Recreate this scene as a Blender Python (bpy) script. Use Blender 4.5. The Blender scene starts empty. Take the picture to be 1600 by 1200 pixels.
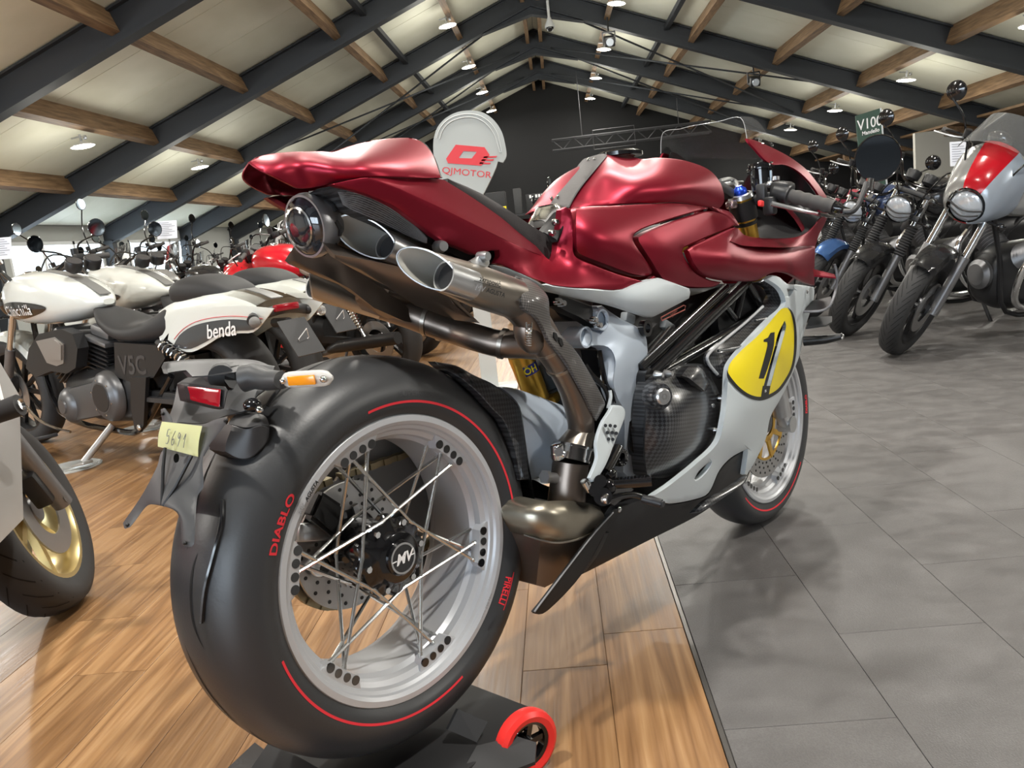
import bpy, bmesh, math, random
import numpy as np
from mathutils import Vector, Matrix
from mathutils.geometry import delaunay_2d_cdt
random.seed(7)
scene = bpy.context.scene
COL = scene.collection
PI = math.pi
# ---------------------------------------------------------------- camera, light, exposure
CAMF = 1298.019                                   # focal length in pixels of the 1600x1200 frame
CAMB = np.array([-.79765, -1.09267, .9119])       # camera in the frame of the red motorcycle
BANG = .6718                                      # heading of the hall axis in that frame
SB, CB = math.sin(BANG), math.cos(BANG)
def cam_rows(yaw, pitch, roll):
    cy, sy, cp, sp = math.cos(yaw), math.sin(yaw), math.cos(pitch), math.sin(pitch)
    F = np.array([cy*cp, sy*cp, sp]); r = np.array([sy, -cy, 0.]); u = np.cross(r, F)
    c, s = math.cos(roll), math.sin(roll)
    return np.stack([c*r+s*u, -s*r+c*u, F])
B2W = np.array([[SB, -CB, 0], [CB, SB, 0], [0, 0, 1.]])
CAMROWS = cam_rows(.74123, -.1751, -.11405) @ B2W.T     # right, up, forward in the hall frame
CAMW = np.array([0., 0., .9119])
cam_d = bpy.data.cameras.new('camera'); cam = bpy.data.objects.new('camera', cam_d); COL.objects.link(cam)
cam_d.sensor_width = 36; cam_d.lens = 36*CAMF/1600; cam_d.clip_start = .02; cam_d.clip_end = 200
rr = CAMROWS
cam.matrix_world = Matrix(((rr[0][0], rr[1][0], -rr[2][0], 0), (rr[0][1], rr[1][1], -rr[2][1], 0),
                           (rr[0][2], rr[1][2], -rr[2][2], CAMW[2]), (0, 0, 0, 1)))
scene.camera = cam
wd = bpy.data.worlds.new('sky'); scene.world = wd; wd.use_nodes = True
_bg = wd.node_tree.nodes['Background']; _bg.inputs[0].default_value = (.76, .88, 1., 1); _bg.inputs[1].default_value = 12.0
scene.view_settings.view_transform = 'Standard'; scene.view_settings.look = 'None'
scene.view_settings.exposure = 0.0; scene.view_settings.gamma = 1.0; scene.view_settings.use_curve_mapping = False

# ---------------------------------------------------------------- materials
MATS = {}
def mat(name, col=(.5, .5, .5), rough=.5, metal=0., coat=0., emit=None, estr=1., bump=None, spec=.5, trans=0., alpha=1., grain=None, ior=1.45):
    if name in MATS: return MATS[name]
    m = bpy.data.materials.new(name); m.use_nodes = True; MATS[name] = m
    nt = m.node_tree; b = nt.nodes['Principled BSDF']
    b.inputs['Base Color'].default_value = (*col, 1); b.inputs['Roughness'].default_value = rough
    b.inputs['Metallic'].default_value = metal; b.inputs['Coat Weight'].default_value = coat
    b.inputs['Coat Roughness'].default_value = .08; b.inputs['Specular IOR Level'].default_value = spec
    b.inputs['Transmission Weight'].default_value = trans; b.inputs['Alpha'].default_value = alpha; b.inputs['IOR'].default_value = ior
    if emit: b.inputs['Emission Color'].default_value = (*emit, 1); b.inputs['Emission Strength'].default_value = estr
    if bump or grain:
        tc = nt.nodes.new('ShaderNodeTexCoord'); nz = nt.nodes.new('ShaderNodeTexNoise')
        sc = (bump or grain)[0]; nz.inputs['Scale'].default_value = sc; nz.inputs['Detail'].default_value = 4
        nt.links.new(tc.outputs['Object'], nz.inputs['Vector'])
        if bump:
            bp = nt.nodes.new('ShaderNodeBump'); bp.inputs['Strength'].default_value = bump[1]; bp.inputs['Distance'].default_value = .01
            nt.links.new(nz.outputs['Fac'], bp.inputs['Height']); nt.links.new(bp.outputs[0], b.inputs['Normal'])
        if grain:
            mx = nt.nodes.new('ShaderNodeMix'); mx.data_type = 'RGBA'
            mx.inputs[6].default_value = (*[c*(1-grain[1]) for c in col], 1); mx.inputs[7].default_value = (*[min(1, c*(1+grain[1])) for c in col], 1)
            nt.links.new(nz.outputs['Fac'], mx.inputs[0]); nt.links.new(mx.outputs[2], b.inputs['Base Color'])
    return m
def N(nt, t, **k):
    n = nt.nodes.new(t)
    for a, v in k.items(): setattr(n, a, v)
    return n
RED = mat('satin_red', (.235, .008, .023), .36, .66, coat=.0)
WHITE = mat('satin_white', (.57, .62, .64), .42, .0)
SILVER = mat('silver_blue', (.50, .57, .66), .38, .25)
BLACK = mat('satin_black', (.012, .012, .013), .42)
GLOSS = mat('gloss_black', (.008, .008, .009), .12, coat=.6)
PLAST = mat('grey_black_plastic', (.028, .028, .030), .45)
RUBBER = mat('tyre_rubber', (.030, .031, .033), .40, spec=.6, bump=(220, .03))
CHROME = mat('chrome', (.72, .73, .74), .14, 1.)
ALU = mat('brushed_alloy', (.52, .53, .54), .32, .9)
STEEL = mat('disc_steel', (.42, .42, .42), .34, .9)
RIMG = mat('rim_silver', (.50, .51, .53), .38, .35)
TITAN = mat('titanium', (.30, .27, .235), .33, .92, grain=(9, .22))
TITAND = mat('titanium_heat', (.20, .165, .14), .36, .9, grain=(6, .3))
TITIN = mat('titanium_inside', (.50, .49, .45), .45, .35)
GOLD = mat('gold_anodised', (.72, .43, .07), .28, .85)
GOLDR = mat('gold_rim', (.62, .50, .24), .3, .8)
YEL = mat('yellow_paint', (.90, .72, .01), .4)
REDP = mat('red_print', (.70, .03, .045), .5)
BLKP = mat('black_print', (.01, .01, .01), .5)
WHTP = mat('white_print', (.85, .85, .85), .5)
GRYP = mat('grey_print', (.30, .30, .31), .5)
GLASSR = mat('red_reflector', (.28, .004, .012), .15, coat=.6)
AMBER = mat('amber_lens', (.85, .30, .01), .2, coat=.5)
CLEAR = mat('clear_plastic', (.75, .75, .74), .12, 0, trans=.75, ior=1.2)
BLUEA = mat('blue_anodised', (.02, .07, .55), .3, .6)
SEATM = mat('seat_suede', (.020, .017, .018), .75, bump=(400, .1))
LEATH = mat('strap_leather', (.055, .050, .050), .62, bump=(150, .05))
MIRR = mat('mirror_glass', (.22, .27, .33), .04, 1.)
def carbon(name, base=(.012, .012, .014), light=(.05, .052, .056), sc=170., rot=.6, rough=.28):
    m = bpy.data.materials.new(name); m.use_nodes = True; nt = m.node_tree; b = nt.nodes['Principled BSDF']
    tc = N(nt, 'ShaderNodeTexCoord'); mp = N(nt, 'ShaderNodeMapping'); mp.inputs['Rotation'].default_value = (0, rot, 0); mp.inputs['Scale'].default_value = (sc, 0.0, sc)
    ck = N(nt, 'ShaderNodeTexChecker'); ck.inputs['Scale'].default_value = 1; ck.inputs[1].default_value = (*base, 1); ck.inputs[2].default_value = (*light, 1)
    nt.links.new(tc.outputs['Object'], mp.inputs[0]); nt.links.new(mp.outputs[0], ck.inputs[0]); nt.links.new(ck.outputs[0], b.inputs['Base Color'])
    b.inputs['Roughness'].default_value = rough; b.inputs['Coat Weight'].default_value = .5; b.inputs['Coat Roughness'].default_value = .12
    return m
CARB = carbon('carbon_weave'); CARBS = carbon('carbon_shield', (.03, .027, .025), (.10, .09, .085), 330., .5, .5)

# ---------------------------------------------------------------- objects
def link(name, me, m=None, parent=None, smooth=True):
    o = bpy.data.objects.new(name, me); COL.objects.link(o)
    if m is not None: me.materials.append(m)
    if smooth:
        me.polygons.foreach_set('use_smooth', [True]*len(me.polygons))
        try: me.set_sharp_from_angle(angle=math.radians(smooth if smooth is not True else 38))
        except Exception: pass
    if parent is not None: o.parent = parent
    return o
def fin(name, bm, m=None, parent=None, smooth=True):
    bmesh.ops.recalc_face_normals(bm, faces=bm.faces)
    me = bpy.data.meshes.new(name); bm.to_mesh(me); bm.free()
    return link(name, me, m, parent, smooth)
def tag(o, label=None, cat=None, group=None, kind=None):
    if label: o['label'] = label
    if cat: o['category'] = cat
    if group: o['group'] = group
    if kind: o['kind'] = kind
    return o
def empty(name, loc=(0, 0, 0), rz=0., label=None, cat=None, group=None):
    o = bpy.data.objects.new(name, None); COL.objects.link(o); o.location = loc; o.rotation_euler = (0, 0, rz); o.empty_display_size = .1
    return tag(o, label, cat, group)
def copy_tree(o, parent=None):
    c = o.copy(); COL.objects.link(c); c.parent = parent
    for ch in list(o.children): copy_tree(ch, c)
    return c
V = Vector
def frame_of(d):
    d = V(d).normalized(); a = V((0, 0, 1)) if abs(d.z) < .9 else V((0, 1, 0))
    x = d.cross(a).normalized(); return x, x.cross(d).normalized()
def loft(bm, rings, closed=True, caps=False):
    R = [[bm.verts.new(p) for p in r] for r in rings]
    n = len(R[0])
    for i in range(len(R)-1):
        for j in range(n if closed else n-1):
            k = (j+1) % n
            try: bm.faces.new((R[i][j], R[i][k], R[i+1][k], R[i+1][j]))
            except ValueError: pass
    if caps:
        for r in (R[0], R[-1]):
            try: bm.faces.new(r)
            except ValueError: pass
    return R
def smooth_path(pts, n=6):
    pts = [V(p) for p in pts]
    if len(pts) < 3: return pts
    out = []
    for i in range(len(pts)-1):
        p0 = pts[max(i-1, 0)]; p1 = pts[i]; p2 = pts[i+1]; p3 = pts[min(i+2, len(pts)-1)]
        for k in range(n):
            t = k/n
            out.append(.5*((2*p1)+(p2-p0)*t+(2*p0-5*p1+4*p2-p3)*t*t+(3*p1-p0-3*p2+p3)*t**3))
    return out+[pts[-1]]
def tube(bm, pts, r, n=10, caps=True, sm=0):
    rs = r if isinstance(r, (list, tuple)) else None
    if sm:
        m0 = len(pts); pts = smooth_path(pts, sm)
        if rs: rs = [rs[0]+0 if len(rs) == 1 else float(np.interp(i/(len(pts)-1)*(m0-1), range(m0), rs)) for i in range(len(pts))]
    pts = [V(p) for p in pts]; rings = []
    d0 = (pts[1]-pts[0]).normalized(); x, y = frame_of(d0)
    for i, p in enumerate(pts):
        d = (pts[min(i+1, len(pts)-1)]-pts[max(i-1, 0)]).normalized()
        x = (x-d*x.dot(d)).normalized(); y = d.cross(x)
        q = rs[i] if rs else r
        rings.append([p+x*(math.cos(a)*q)+y*(math.sin(a)*q) for a in [2*PI*k/n for k in range(n)]])
    loft(bm, rings, True, caps)
def lathe(bm, prof, o=(0, 0, 0), ax=(0, 1, 0), n=48, a0=0., a1=2*PI, closed_prof=False):
    o = V(o); ax = V(ax).normalized()
    if abs(ax.y) > .99: x, z = V((1, 0, 0)), V((0, 0, 1))
    else: x, z = frame_of(ax)
    full = abs(a1-a0-2*PI) < 1e-6; m = n if full else n+1; rings = []
    for k in range(m):
        a = a0+(a1-a0)*k/n; e = x*math.cos(a)+z*math.sin(a)
        rings.append([o+ax*h+e*r for r, h in prof])
    if full: rings.append(rings[0])
    R = [[bm.verts.new(p) for p in r] for r in rings[:m]]
    L = len(prof)
    for i in range(m if full else m-1):
        A, Bq = R[i], R[(i+1) % m]
        for j in range(L if closed_prof else L-1):
            k = (j+1) % L
            try: bm.faces.new((A[j], A[k], Bq[k], Bq[j]))
            except ValueError: pass
    bmesh.ops.remove_doubles(bm, verts=bm.verts, dist=1e-6)
def box(bm, c, s, M=None, bev=0.):
    r = bmesh.ops.create_cube(bm, size=1.); vs = r['verts']
    T = Matrix.Translation(V(c)) @ (M.to_4x4() if M is not None else Matrix.Identity(4)) @ Matrix.Diagonal((*s, 1))
    bmesh.ops.transform(bm, matrix=T, verts=vs)
    if bev: bmesh.ops.bevel(bm, geom=list({e for v in vs for e in v.link_edges}), offset=bev, segments=2, affect='EDGES', profile=.5)
def bar(bm, a, b_, w, h, up=(0, 0, 1), bev=0.):
    a, b_ = V(a), V(b_); d = (b_-a); L = d.length; d.normalize(); s = V(up).cross(d).normalized(); u = d.cross(s)
    M = Matrix((d, s, u)).transposed(); box(bm, (a+b_)/2, (L, w, h), M, bev)
def ball(bm, c, r, s=(1, 1, 1), seg=16):
    q = bmesh.ops.create_uvsphere(bm, u_segments=seg, v_segments=max(6, seg//2), radius=r)
    bmesh.ops.transform(bm, matrix=Matrix.Translation(V(c)) @ Matrix.Diagonal((*s, 1)), verts=q['verts'])
def cyl(bm, a, b_, r, n=16, r2=None): tube(bm, [a, b_], [r, r if r2 is None else r2], n)
def prism(bm, pts, d):
    d = V(d); A = [bm.verts.new(V(p)) for p in pts]; Bq = [bm.verts.new(V(p)+d) for p in pts]; n = len(A)
    bm.faces.new(A); bm.faces.new(Bq[::-1])
    for i in range(n): bm.faces.new((A[i], A[(i+1) % n], Bq[(i+1) % n], Bq[i]))
def O(name, m, parent, fn, smooth=True):
    bm = bmesh.new(); fn(bm); return fin(name, bm, m, parent, smooth)
def text_mesh(txt, size=1., bold=0., shear=0., ext=0., align='CENTER'):
    cu = bpy.data.curves.new('lettering', 'FONT'); cu.body = txt; cu.size = size; cu.align_x = align; cu.align_y = 'CENTER'
    cu.offset = bold; cu.shear = shear; cu.extrude = ext; cu.resolution_u = 3
    o = bpy.data.objects.new('lettering', cu); COL.objects.link(o); bpy.context.view_layer.update()
    me = bpy.data.meshes.new_from_object(o.evaluated_get(bpy.context.evaluated_depsgraph_get()))
    bpy.data.objects.remove(o); bpy.data.curves.remove(cu)
    return me
def text_on(name, txt, fn, size, m, parent, bold=0., shear=0., cuts=0, sx=1.):
    me = text_mesh(txt, size, bold, shear)
    if cuts:
        bm = bmesh.new(); bm.from_mesh(me); bmesh.ops.triangulate(bm, faces=bm.faces)
        for _ in range(cuts): bmesh.ops.subdivide_edges(bm, edges=[e for e in bm.edges if e.calc_length() > size*.25], cuts=1)
        bm.to_mesh(me); bm.free()
    for v in me.vertices: v.co = V(fn(v.co.x*sx, v.co.y))
    return link(name, me, m, parent, False)
def plane_fn(o, ex, ey):
    o, ex, ey = V(o), V(ex), V(ey); ez = ex.cross(ey).normalized()
    return lambda x, y: o+ex*x+ey*y+ez*.0006

# ---------------------------------------------------------------- pixel rays and frames
class Frame:
    """local frame of a vehicle: x forward, y left, z up, standing on the floor"""
    def __init__(s, loc, rz):
        s.loc = np.array([loc[0], loc[1], 0.]); s.rz = rz; c, q = math.cos(rz), math.sin(rz)
        s.R = np.array([[c, -q, 0], [q, c, 0], [0, 0, 1.]])
        s.c = s.R.T @ (CAMW-s.loc)
    def ray(s, u, v): return s.R.T @ (np.array([(u-800)/CAMF, -(v-600)/CAMF, 1.]) @ CAMROWS)
    def P(s, u, v, y): d = s.ray(u, v); return V(s.c+d*((y-s.c[1])/d[1]))
    def PX(s, u, v, x): d = s.ray(u, v); return V(s.c+d*((x-s.c[0])/d[0]))
    def PZ(s, u, v, z=0.): d = s.ray(u, v); return V(s.c+d*((z-s.c[2])/d[2]))
    def pix(s, p):
        q = CAMROWS @ (s.R @ np.array(p)+s.loc-CAMW); return 800+CAMF*q[0]/q[2], 600-CAMF*q[1]/q[2]
HALL = Frame((0, 0), 0.)
BK = Frame((SB*(-CAMB[0])-CB*(-CAMB[1]), CB*(-CAMB[0])+SB*(-CAMB[1])), PI/2-BANG)
P = BK.P
def resample(poly, step, corner=48.):
    n = len(poly); p = [np.array(q, float) for q in poly]; sharp = []
    for i in range(n):
        a = p[i]-p[i-1]; c = p[(i+1) % n]-p[i]
        ang = math.degrees(abs(math.atan2(a[0]*c[1]-a[1]*c[0], a @ c))); sharp.append(ang > corner)
    out = []
    for i in range(n):
        p1, p2 = p[i], p[(i+1) % n]; L = np.linalg.norm(p2-p1); k = max(1, int(round(L/step)))
        p0 = p[i-1] if not sharp[i] else 2*p1-p2
        p3 = p[(i+2) % n] if not sharp[(i+1) % n] else 2*p2-p1
        # chord-limited tangents
        m1 = (p2-p0)/max(1e-6, np.linalg.norm(p1-p0)+L)*L; m2 = (p3-p1)/max(1e-6, L+np.linalg.norm(p3-p2))*L
        for j in range(k):
            t = j/k; h = t*t*(3-2*t)
            out.append((2*t**3-3*t*t+1)*p1+(t**3-2*t*t+t)*m1+(-2*t**3+3*t*t)*p2+(t**3-t*t)*m2)
    return np.array(out)
def inside(poly, q):
    x, y = q; r = False; n = len(poly); px, py = poly[:, 0], poly[:, 1]
    qx, qy = np.roll(px, 1), np.roll(py, 1)
    c = ((py > y) != (qy > y)) & (x < (qx-px)*(y-py)/np.where(qy-py == 0, 1e-9, qy-py)+px)
    return bool(c.sum() % 2)
def field(ctrl, lam=.05):
    c = np.array(ctrl, float); X = c[:, :2]/100.; n = len(X); ph = lambda r: r**3
    if n < 4:
        m = c[:, 2].mean(); return lambda q: np.full(len(q), m)
    D = np.linalg.norm(X[:, None]-X[None], axis=2); A = np.zeros((n+3, n+3)); A[:n, :n] = ph(D)+np.eye(n)*lam*.1
    A[:n, n] = 1; A[:n, n+1:] = X; A[n, :n] = 1; A[n+1:, :n] = X.T
    w = np.linalg.lstsq(A, np.concatenate([c[:, 2], np.zeros(3)]), rcond=None)[0]
    def f(q):
        q = np.array(q, float)/100.; d = np.linalg.norm(q[:, None]-X[None], axis=2)
        return ph(d) @ w[:n]+w[n]+q @ w[n+1:]
    return f
def patch(name, outline, ctrl, m, parent, thick=.006, step=6., holes=(), edge=.003, inset=1.8, mirror=False, clip0=False, fr=None, sgn=1, smooth=True, lift=0., corner=48., lam=.05):
    """a moulded panel: outline traced as pixels, distance from y-depths (bike frame) spread smoothly between control points"""
    fr = fr or BK; f = field(ctrl, lam) if not callable(ctrl) else ctrl
    loops = [resample(outline, step, corner)]+[resample(h, step*.7, corner) for h in holes]
    pts, edges, isb = [], [], []
    def add_loop(L, b):
        s0 = len(pts)
        for q in L: pts.append(q); isb.append(b)
        for i in range(len(L)): edges.append((s0+i, s0+(i+1) % len(L)))
    area = lambda L: .5*np.sum(L[:, 0]*np.roll(L[:, 1], -1)-np.roll(L[:, 0], -1)*L[:, 1])
    for i, L in enumerate(loops):
        add_loop(L, True)
        if inset:
            t = np.roll(L, -1, 0)-np.roll(L, 1, 0); t /= np.linalg.norm(t, axis=1)[:, None]+1e-9
            nrm = np.stack([-t[:, 1], t[:, 0]], 1)*(1 if area(L) > 0 else -1)*(1 if i == 0 else -1)
            for q in L+nrm*inset:
                if inside(loops[0], q): pts.append(q); isb.append(False)
    lo, hi = loops[0].min(0), loops[0].max(0); y = lo[1]+step*.5; row = 0
    allb = np.concatenate(loops)
    while y < hi[1]:
        x = lo[0]+(step*.5 if row % 2 else step)
        while x < hi[0]:
            q = np.array([x, y])
            if np.min(np.hypot(allb[:, 0]-x, allb[:, 1]-y)) > step*.75+inset and inside(loops[0], q) and not any(inside(h, q) for h in loops[1:]):
                pts.append(q); isb.append(False)
            x += step
        y += step*.87; row += 1
    vo, eo, fo, ov, oe, of = delaunay_2d_cdt([V((q[0], q[1])) for q in pts], edges, [], 0, 1e-4)
    vq = np.array([[q.x, q.y] for q in vo]); ys = f(vq)-lift*sgn
    b_ = [any(isb[k] for k in s if k < len(isb)) for s in ov]
    bm = bmesh.new(); vs = []
    for q, yy, bb in zip(vq, ys, b_): vs.append(bm.verts.new(fr.P(q[0], q[1], yy+(edge*sgn if bb else 0.))))
    for fc in fo:
        c = vq[list(fc)].mean(0)
        if inside(loops[0], c) and not any(inside(h, c) for h in loops[1:]):
            try: bm.faces.new([vs[k] for k in fc])
            except ValueError: pass
    bmesh.ops.delete(bm, geom=[v for v in bm.verts if not v.link_faces], context='VERTS')
    if clip0: bmesh.ops.bisect_plane(bm, geom=bm.verts[:]+bm.edges[:]+bm.faces[:], plane_co=(0, 0, 0), plane_no=(0, 1, 0), clear_outer=True)
    if thick:
        be = [e for e in bm.edges if len(e.link_faces) == 1 and not (clip0 and all(abs(v.co.y) < 1e-5 for v in e.verts))]
        r = bmesh.ops.extrude_edge_only(bm, edges=be)
        for v in [g for g in r['geom'] if isinstance(g, bmesh.types.BMVert)]: v.co.y += thick*sgn
    if mirror and not clip0:
        b2 = bm.copy()
        for v in b2.verts: v.co.y *= -1
        bmesh.ops.reverse_faces(b2, faces=b2.faces[:]); fin(name, b2, m, parent, smooth)
    elif mirror:
        g = bmesh.ops.duplicate(bm, geom=bm.verts[:]+bm.edges[:]+bm.faces[:])['geom']
        for v in g:
            if isinstance(v, bmesh.types.BMVert): v.co.y *= -1
        bmesh.ops.reverse_faces(bm, faces=[q for q in g if isinstance(q, bmesh.types.BMFace)])
        if clip0: bmesh.ops.remove_doubles(bm, verts=bm.verts, dist=1e-5)
    return fin(name, bm, m, parent, smooth)
def pline(pts): return [P(*p) for p in pts]
# ================================================================ the hall (x right, y along the ridge, z up; camera above the origin)
ZR, TA, DK = 5.71, .385, .46                     # rafter soffit at the ridge, roof slope, deck above soffit
RAF = [-6.0, -1.9, 2.3, 6.45, 10.6, 14.98, 19.14, 23.17, 26.78]
XL, XRT, YB, YF = -10.4, 12.6, 30.6, -7.2
soff = lambda x: ZR-TA*abs(x)
SL = math.atan(TA)
def surf_mat(name, build, rough=.6, spec=.5):
    m = bpy.data.materials.new(name); m.use_nodes = True; nt = m.node_tree; b = nt.nodes['Principled BSDF']
    b.inputs['Roughness'].default_value = rough; b.inputs['Specular IOR Level'].default_value = spec
    build(nt, b); return m
def ramp(nt, fac, stops):
    r = N(nt, 'ShaderNodeValToRGB'); e = r.color_ramp.elements
    while len(e) < len(stops): e.new(.5)
    for k, (p, c) in enumerate(stops): e[k].position = p; e[k].color = (*c, 1)
    nt.links.new(fac, r.inputs[0]); return r.outputs[0]
def m_wood(nt, b):
    tc = N(nt, 'ShaderNodeTexCoord'); oi = N(nt, 'ShaderNodeObjectInfo')
    off = N(nt, 'ShaderNodeVectorMath', operation='SCALE'); off.inputs[3].default_value = 37.
    cmb = N(nt, 'ShaderNodeCombineXYZ'); nt.links.new(oi.outputs['Random'], cmb.inputs[0]); nt.links.new(oi.outputs['Random'], cmb.inputs[1]); nt.links.new(cmb.outputs[0], off.inputs[0])
    ad = N(nt, 'ShaderNodeVectorMath', operation='ADD'); nt.links.new(tc.outputs['Object'], ad.inputs[0]); nt.links.new(off.outputs[0], ad.inputs[1])
    mp = N(nt, 'ShaderNodeMapping'); mp.inputs['Scale'].default_value = (11, .55, 11); nt.links.new(ad.outputs[0], mp.inputs[0])
    n1 = N(nt, 'ShaderNodeTexNoise'); n1.inputs['Scale'].default_value = 1.1; n1.inputs['Detail'].default_value = 3; n1.inputs['Distortion'].default_value = .35; nt.links.new(mp.outputs[0], n1.inputs['Vector'])
    wv = N(nt, 'ShaderNodeMath', operation='MULTIPLY'); wv.inputs[1].default_value = 11.; nt.links.new(n1.outputs['Fac'], wv.inputs[0])
    fr = N(nt, 'ShaderNodeMath', operation='PINGPONG'); fr.inputs[1].default_value = 1.; nt.links.new(wv.outputs[0], fr.inputs[0])
    mp2 = N(nt, 'ShaderNodeMapping'); mp2.inputs['Scale'].default_value = (150, 5, 150); nt.links.new(ad.outputs[0], mp2.inputs[0])
    n2 = N(nt, 'ShaderNodeTexNoise'); n2.inputs['Scale'].default_value = 1.; n2.inputs['Detail'].default_value = 5; nt.links.new(mp2.outputs[0], n2.inputs['Vector'])
    mx = N(nt, 'ShaderNodeMix'); mx.inputs[0].default_value = .55; nt.links.new(fr.outputs[0], mx.inputs[2]); nt.links.new(n2.outputs['Fac'], mx.inputs[3])
    col = ramp(nt, mx.outputs[0], [(.12, (.135, .066, .027)), (.40, (.225, .116, .047)), (.62, (.285, .156, .067)), (.88, (.365, .215, .100))])
    hs = N(nt, 'ShaderNodeHueSaturation'); va = N(nt, 'ShaderNodeMapRange'); va.inputs[3].default_value = .86; va.inputs[4].default_value = 1.10
    nt.links.new(oi.outputs['Random'], va.inputs[0]); nt.links.new(va.outputs[0], hs.inputs['Value']); nt.links.new(col, hs.inputs['Color']); nt.links.new(hs.outputs[0], b.inputs['Base Color'])
    bp = N(nt, 'ShaderNodeBump'); bp.inputs['Strength'].default_value = .08; bp.inputs['Distance'].default_value = .004; nt.links.new(n2.outputs['Fac'], bp.inputs['Height']); nt.links.new(bp.outputs[0], b.inputs['Normal'])
    rg = ramp(nt, n2.outputs['Fac'], [(.3, (.28,)*3), (.75, (.45,)*3)]); nt.links.new(rg, b.inputs['Roughness'])
def m_slate(nt, b):
    tc = N(nt, 'ShaderNodeTexCoord'); oi = N(nt, 'ShaderNodeObjectInfo')
    cmb = N(nt, 'ShaderNodeCombineXYZ'); nt.links.new(oi.outputs['Random'], cmb.inputs[0]); nt.links.new(oi.outputs['Random'], cmb.inputs[2])
    off = N(nt, 'ShaderNodeVectorMath', operation='SCALE'); off.inputs[3].default_value = 41.; nt.links.new(cmb.outputs[0], off.inputs[0])
    ad = N(nt, 'ShaderNodeVectorMath', operation='ADD'); nt.links.new(tc.outputs['Object'], ad.inputs[0]); nt.links.new(off.outputs[0], ad.inputs[1])
    mp = N(nt, 'ShaderNodeMapping'); mp.inputs['Scale'].default_value = (6, 9, 4); nt.links.new(ad.outputs[0], mp.inputs[0])
    n1 = N(nt, 'ShaderNodeTexNoise'); n1.inputs['Scale'].default_value = 1.3; n1.inputs['Detail'].default_value = 6; n1.inputs['Roughness'].default_value = .65; nt.links.new(mp.outputs[0], n1.inputs['Vector'])
    n2 = N(nt, 'ShaderNodeTexNoise'); n2.inputs['Scale'].default_value = 320.; n2.inputs['Detail'].default_value = 2; nt.links.new(ad.outputs[0], n2.inputs['Vector'])
    mx = N(nt, 'ShaderNodeMix'); mx.inputs[0].default_value = .45; nt.links.new(n1.outputs['Fac'], mx.inputs[2]); nt.links.new(n2.outputs['Fac'], mx.inputs[3])
    col = ramp(nt, mx.outputs[0], [(.28, (.070, .066, .065)), (.50, (.100, .095, .093)), (.72, (.140, .134, .131))])
    nt.links.new(col, b.inputs['Base Color'])
    bp = N(nt, 'ShaderNodeBump'); bp.inputs['Strength'].default_value = .25; bp.inputs['Distance'].default_value = .003; nt.links.new(n2.outputs['Fac'], bp.inputs['Height']); nt.links.new(bp.outputs[0], b.inputs['Normal'])
    rg = ramp(nt, n1.outputs['Fac'], [(.3, (.36,)*3), (.7, (.56,)*3)]); nt.links.new(rg, b.inputs['Roughness'])
def m_timber(nt, b):
    tc = N(nt, 'ShaderNodeTexCoord'); mp = N(nt, 'ShaderNodeMapping'); mp.inputs['Scale'].default_value = (14, 1.2, 14); nt.links.new(tc.outputs['Object'], mp.inputs[0])
    n1 = N(nt, 'ShaderNodeTexNoise'); n1.inputs['Scale'].default_value = 2; n1.inputs['Detail'].default_value = 5; nt.links.new(mp.outputs[0], n1.inputs['Vector'])
    nt.links.new(ramp(nt, n1.outputs['Fac'], [(.3, (.12, .068, .033)), (.55, (.225, .135, .068)), (.75, (.31, .205, .115))]), b.inputs['Base Color'])
def m_deck(nt, b):
    tc = N(nt, 'ShaderNodeTexCoord'); n1 = N(nt, 'ShaderNodeTexNoise'); n1.inputs['Scale'].default_value = 1.4; n1.inputs['Detail'].default_value = 4; nt.links.new(tc.outputs['Object'], n1.inputs['Vector'])
    nt.links.new(ramp(nt, n1.outputs['Fac'], [(.3, (.80, .79, .64)), (.7, (.88, .87, .73))]), b.inputs['Base Color'])
WOODM = surf_mat('plank_floor', m_wood, .35); SLATE = surf_mat('slate_tile', m_slate, .45); TIMBER = surf_mat('purlin_timber', m_timber, .6); DECK = surf_mat('ceiling_board', m_deck, .5)
BEAM = mat('charcoal_steel', (.030, .034, .040), .55); BWALL = mat('black_wall', (.006, .006, .0065), .8); WALLG = mat('wall_plaster', (.42, .43, .41), .8)
JOINT = mat('joint_dark', (.02, .018, .016), .8)
FRAMEW = mat('window_frame_white', (.75, .76, .76), .4)
def struct(name, m, fn, parent=None, smooth=False):
    o = O(name, m, parent, fn, smooth); o['kind'] = 'structure'; return o
# ---- floor
floor = struct('floor', JOINT, lambda bm: box(bm, ((XL+XRT)/2, (YB+YF)/2, -.055), (XRT-XL, YB-YF, .1)))
XS = .213                                        # where planks meet tiles
def piece(w, l, h=.0045, g=.0006):
    bm = bmesh.new(); box(bm, (0, 0, -h/2), (w-2*g, l-2*g, h), bev=.0008); bmesh.ops.recalc_face_normals(bm, faces=bm.faces)
    me = bpy.data.meshes.new('floor_piece'); bm.to_mesh(me); bm.free(); return me
PW, PL = .181, 1.22
pm = piece(PW, PL); pm.materials.append(WOODM)
far = []
i = 0
for c in range(27):
    x = XS-.012-PW*(c+.5); off = {0: .55, 7: 1.775-1.22}.get(c, (c*.4137) % 1.22)
    for k in range(-1, 7):
        y = off+PL*(k+.5)
        if y+PL/2 < .7-(.0 if c < 12 else .3) or y > 6.6: continue
        o = bpy.data.objects.new('plank', pm); COL.objects.link(o); o.location = (x, y, 0); o.parent = floor; i += 1
tm = piece(.3045, .62); tm.materials.append(SLATE)
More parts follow.
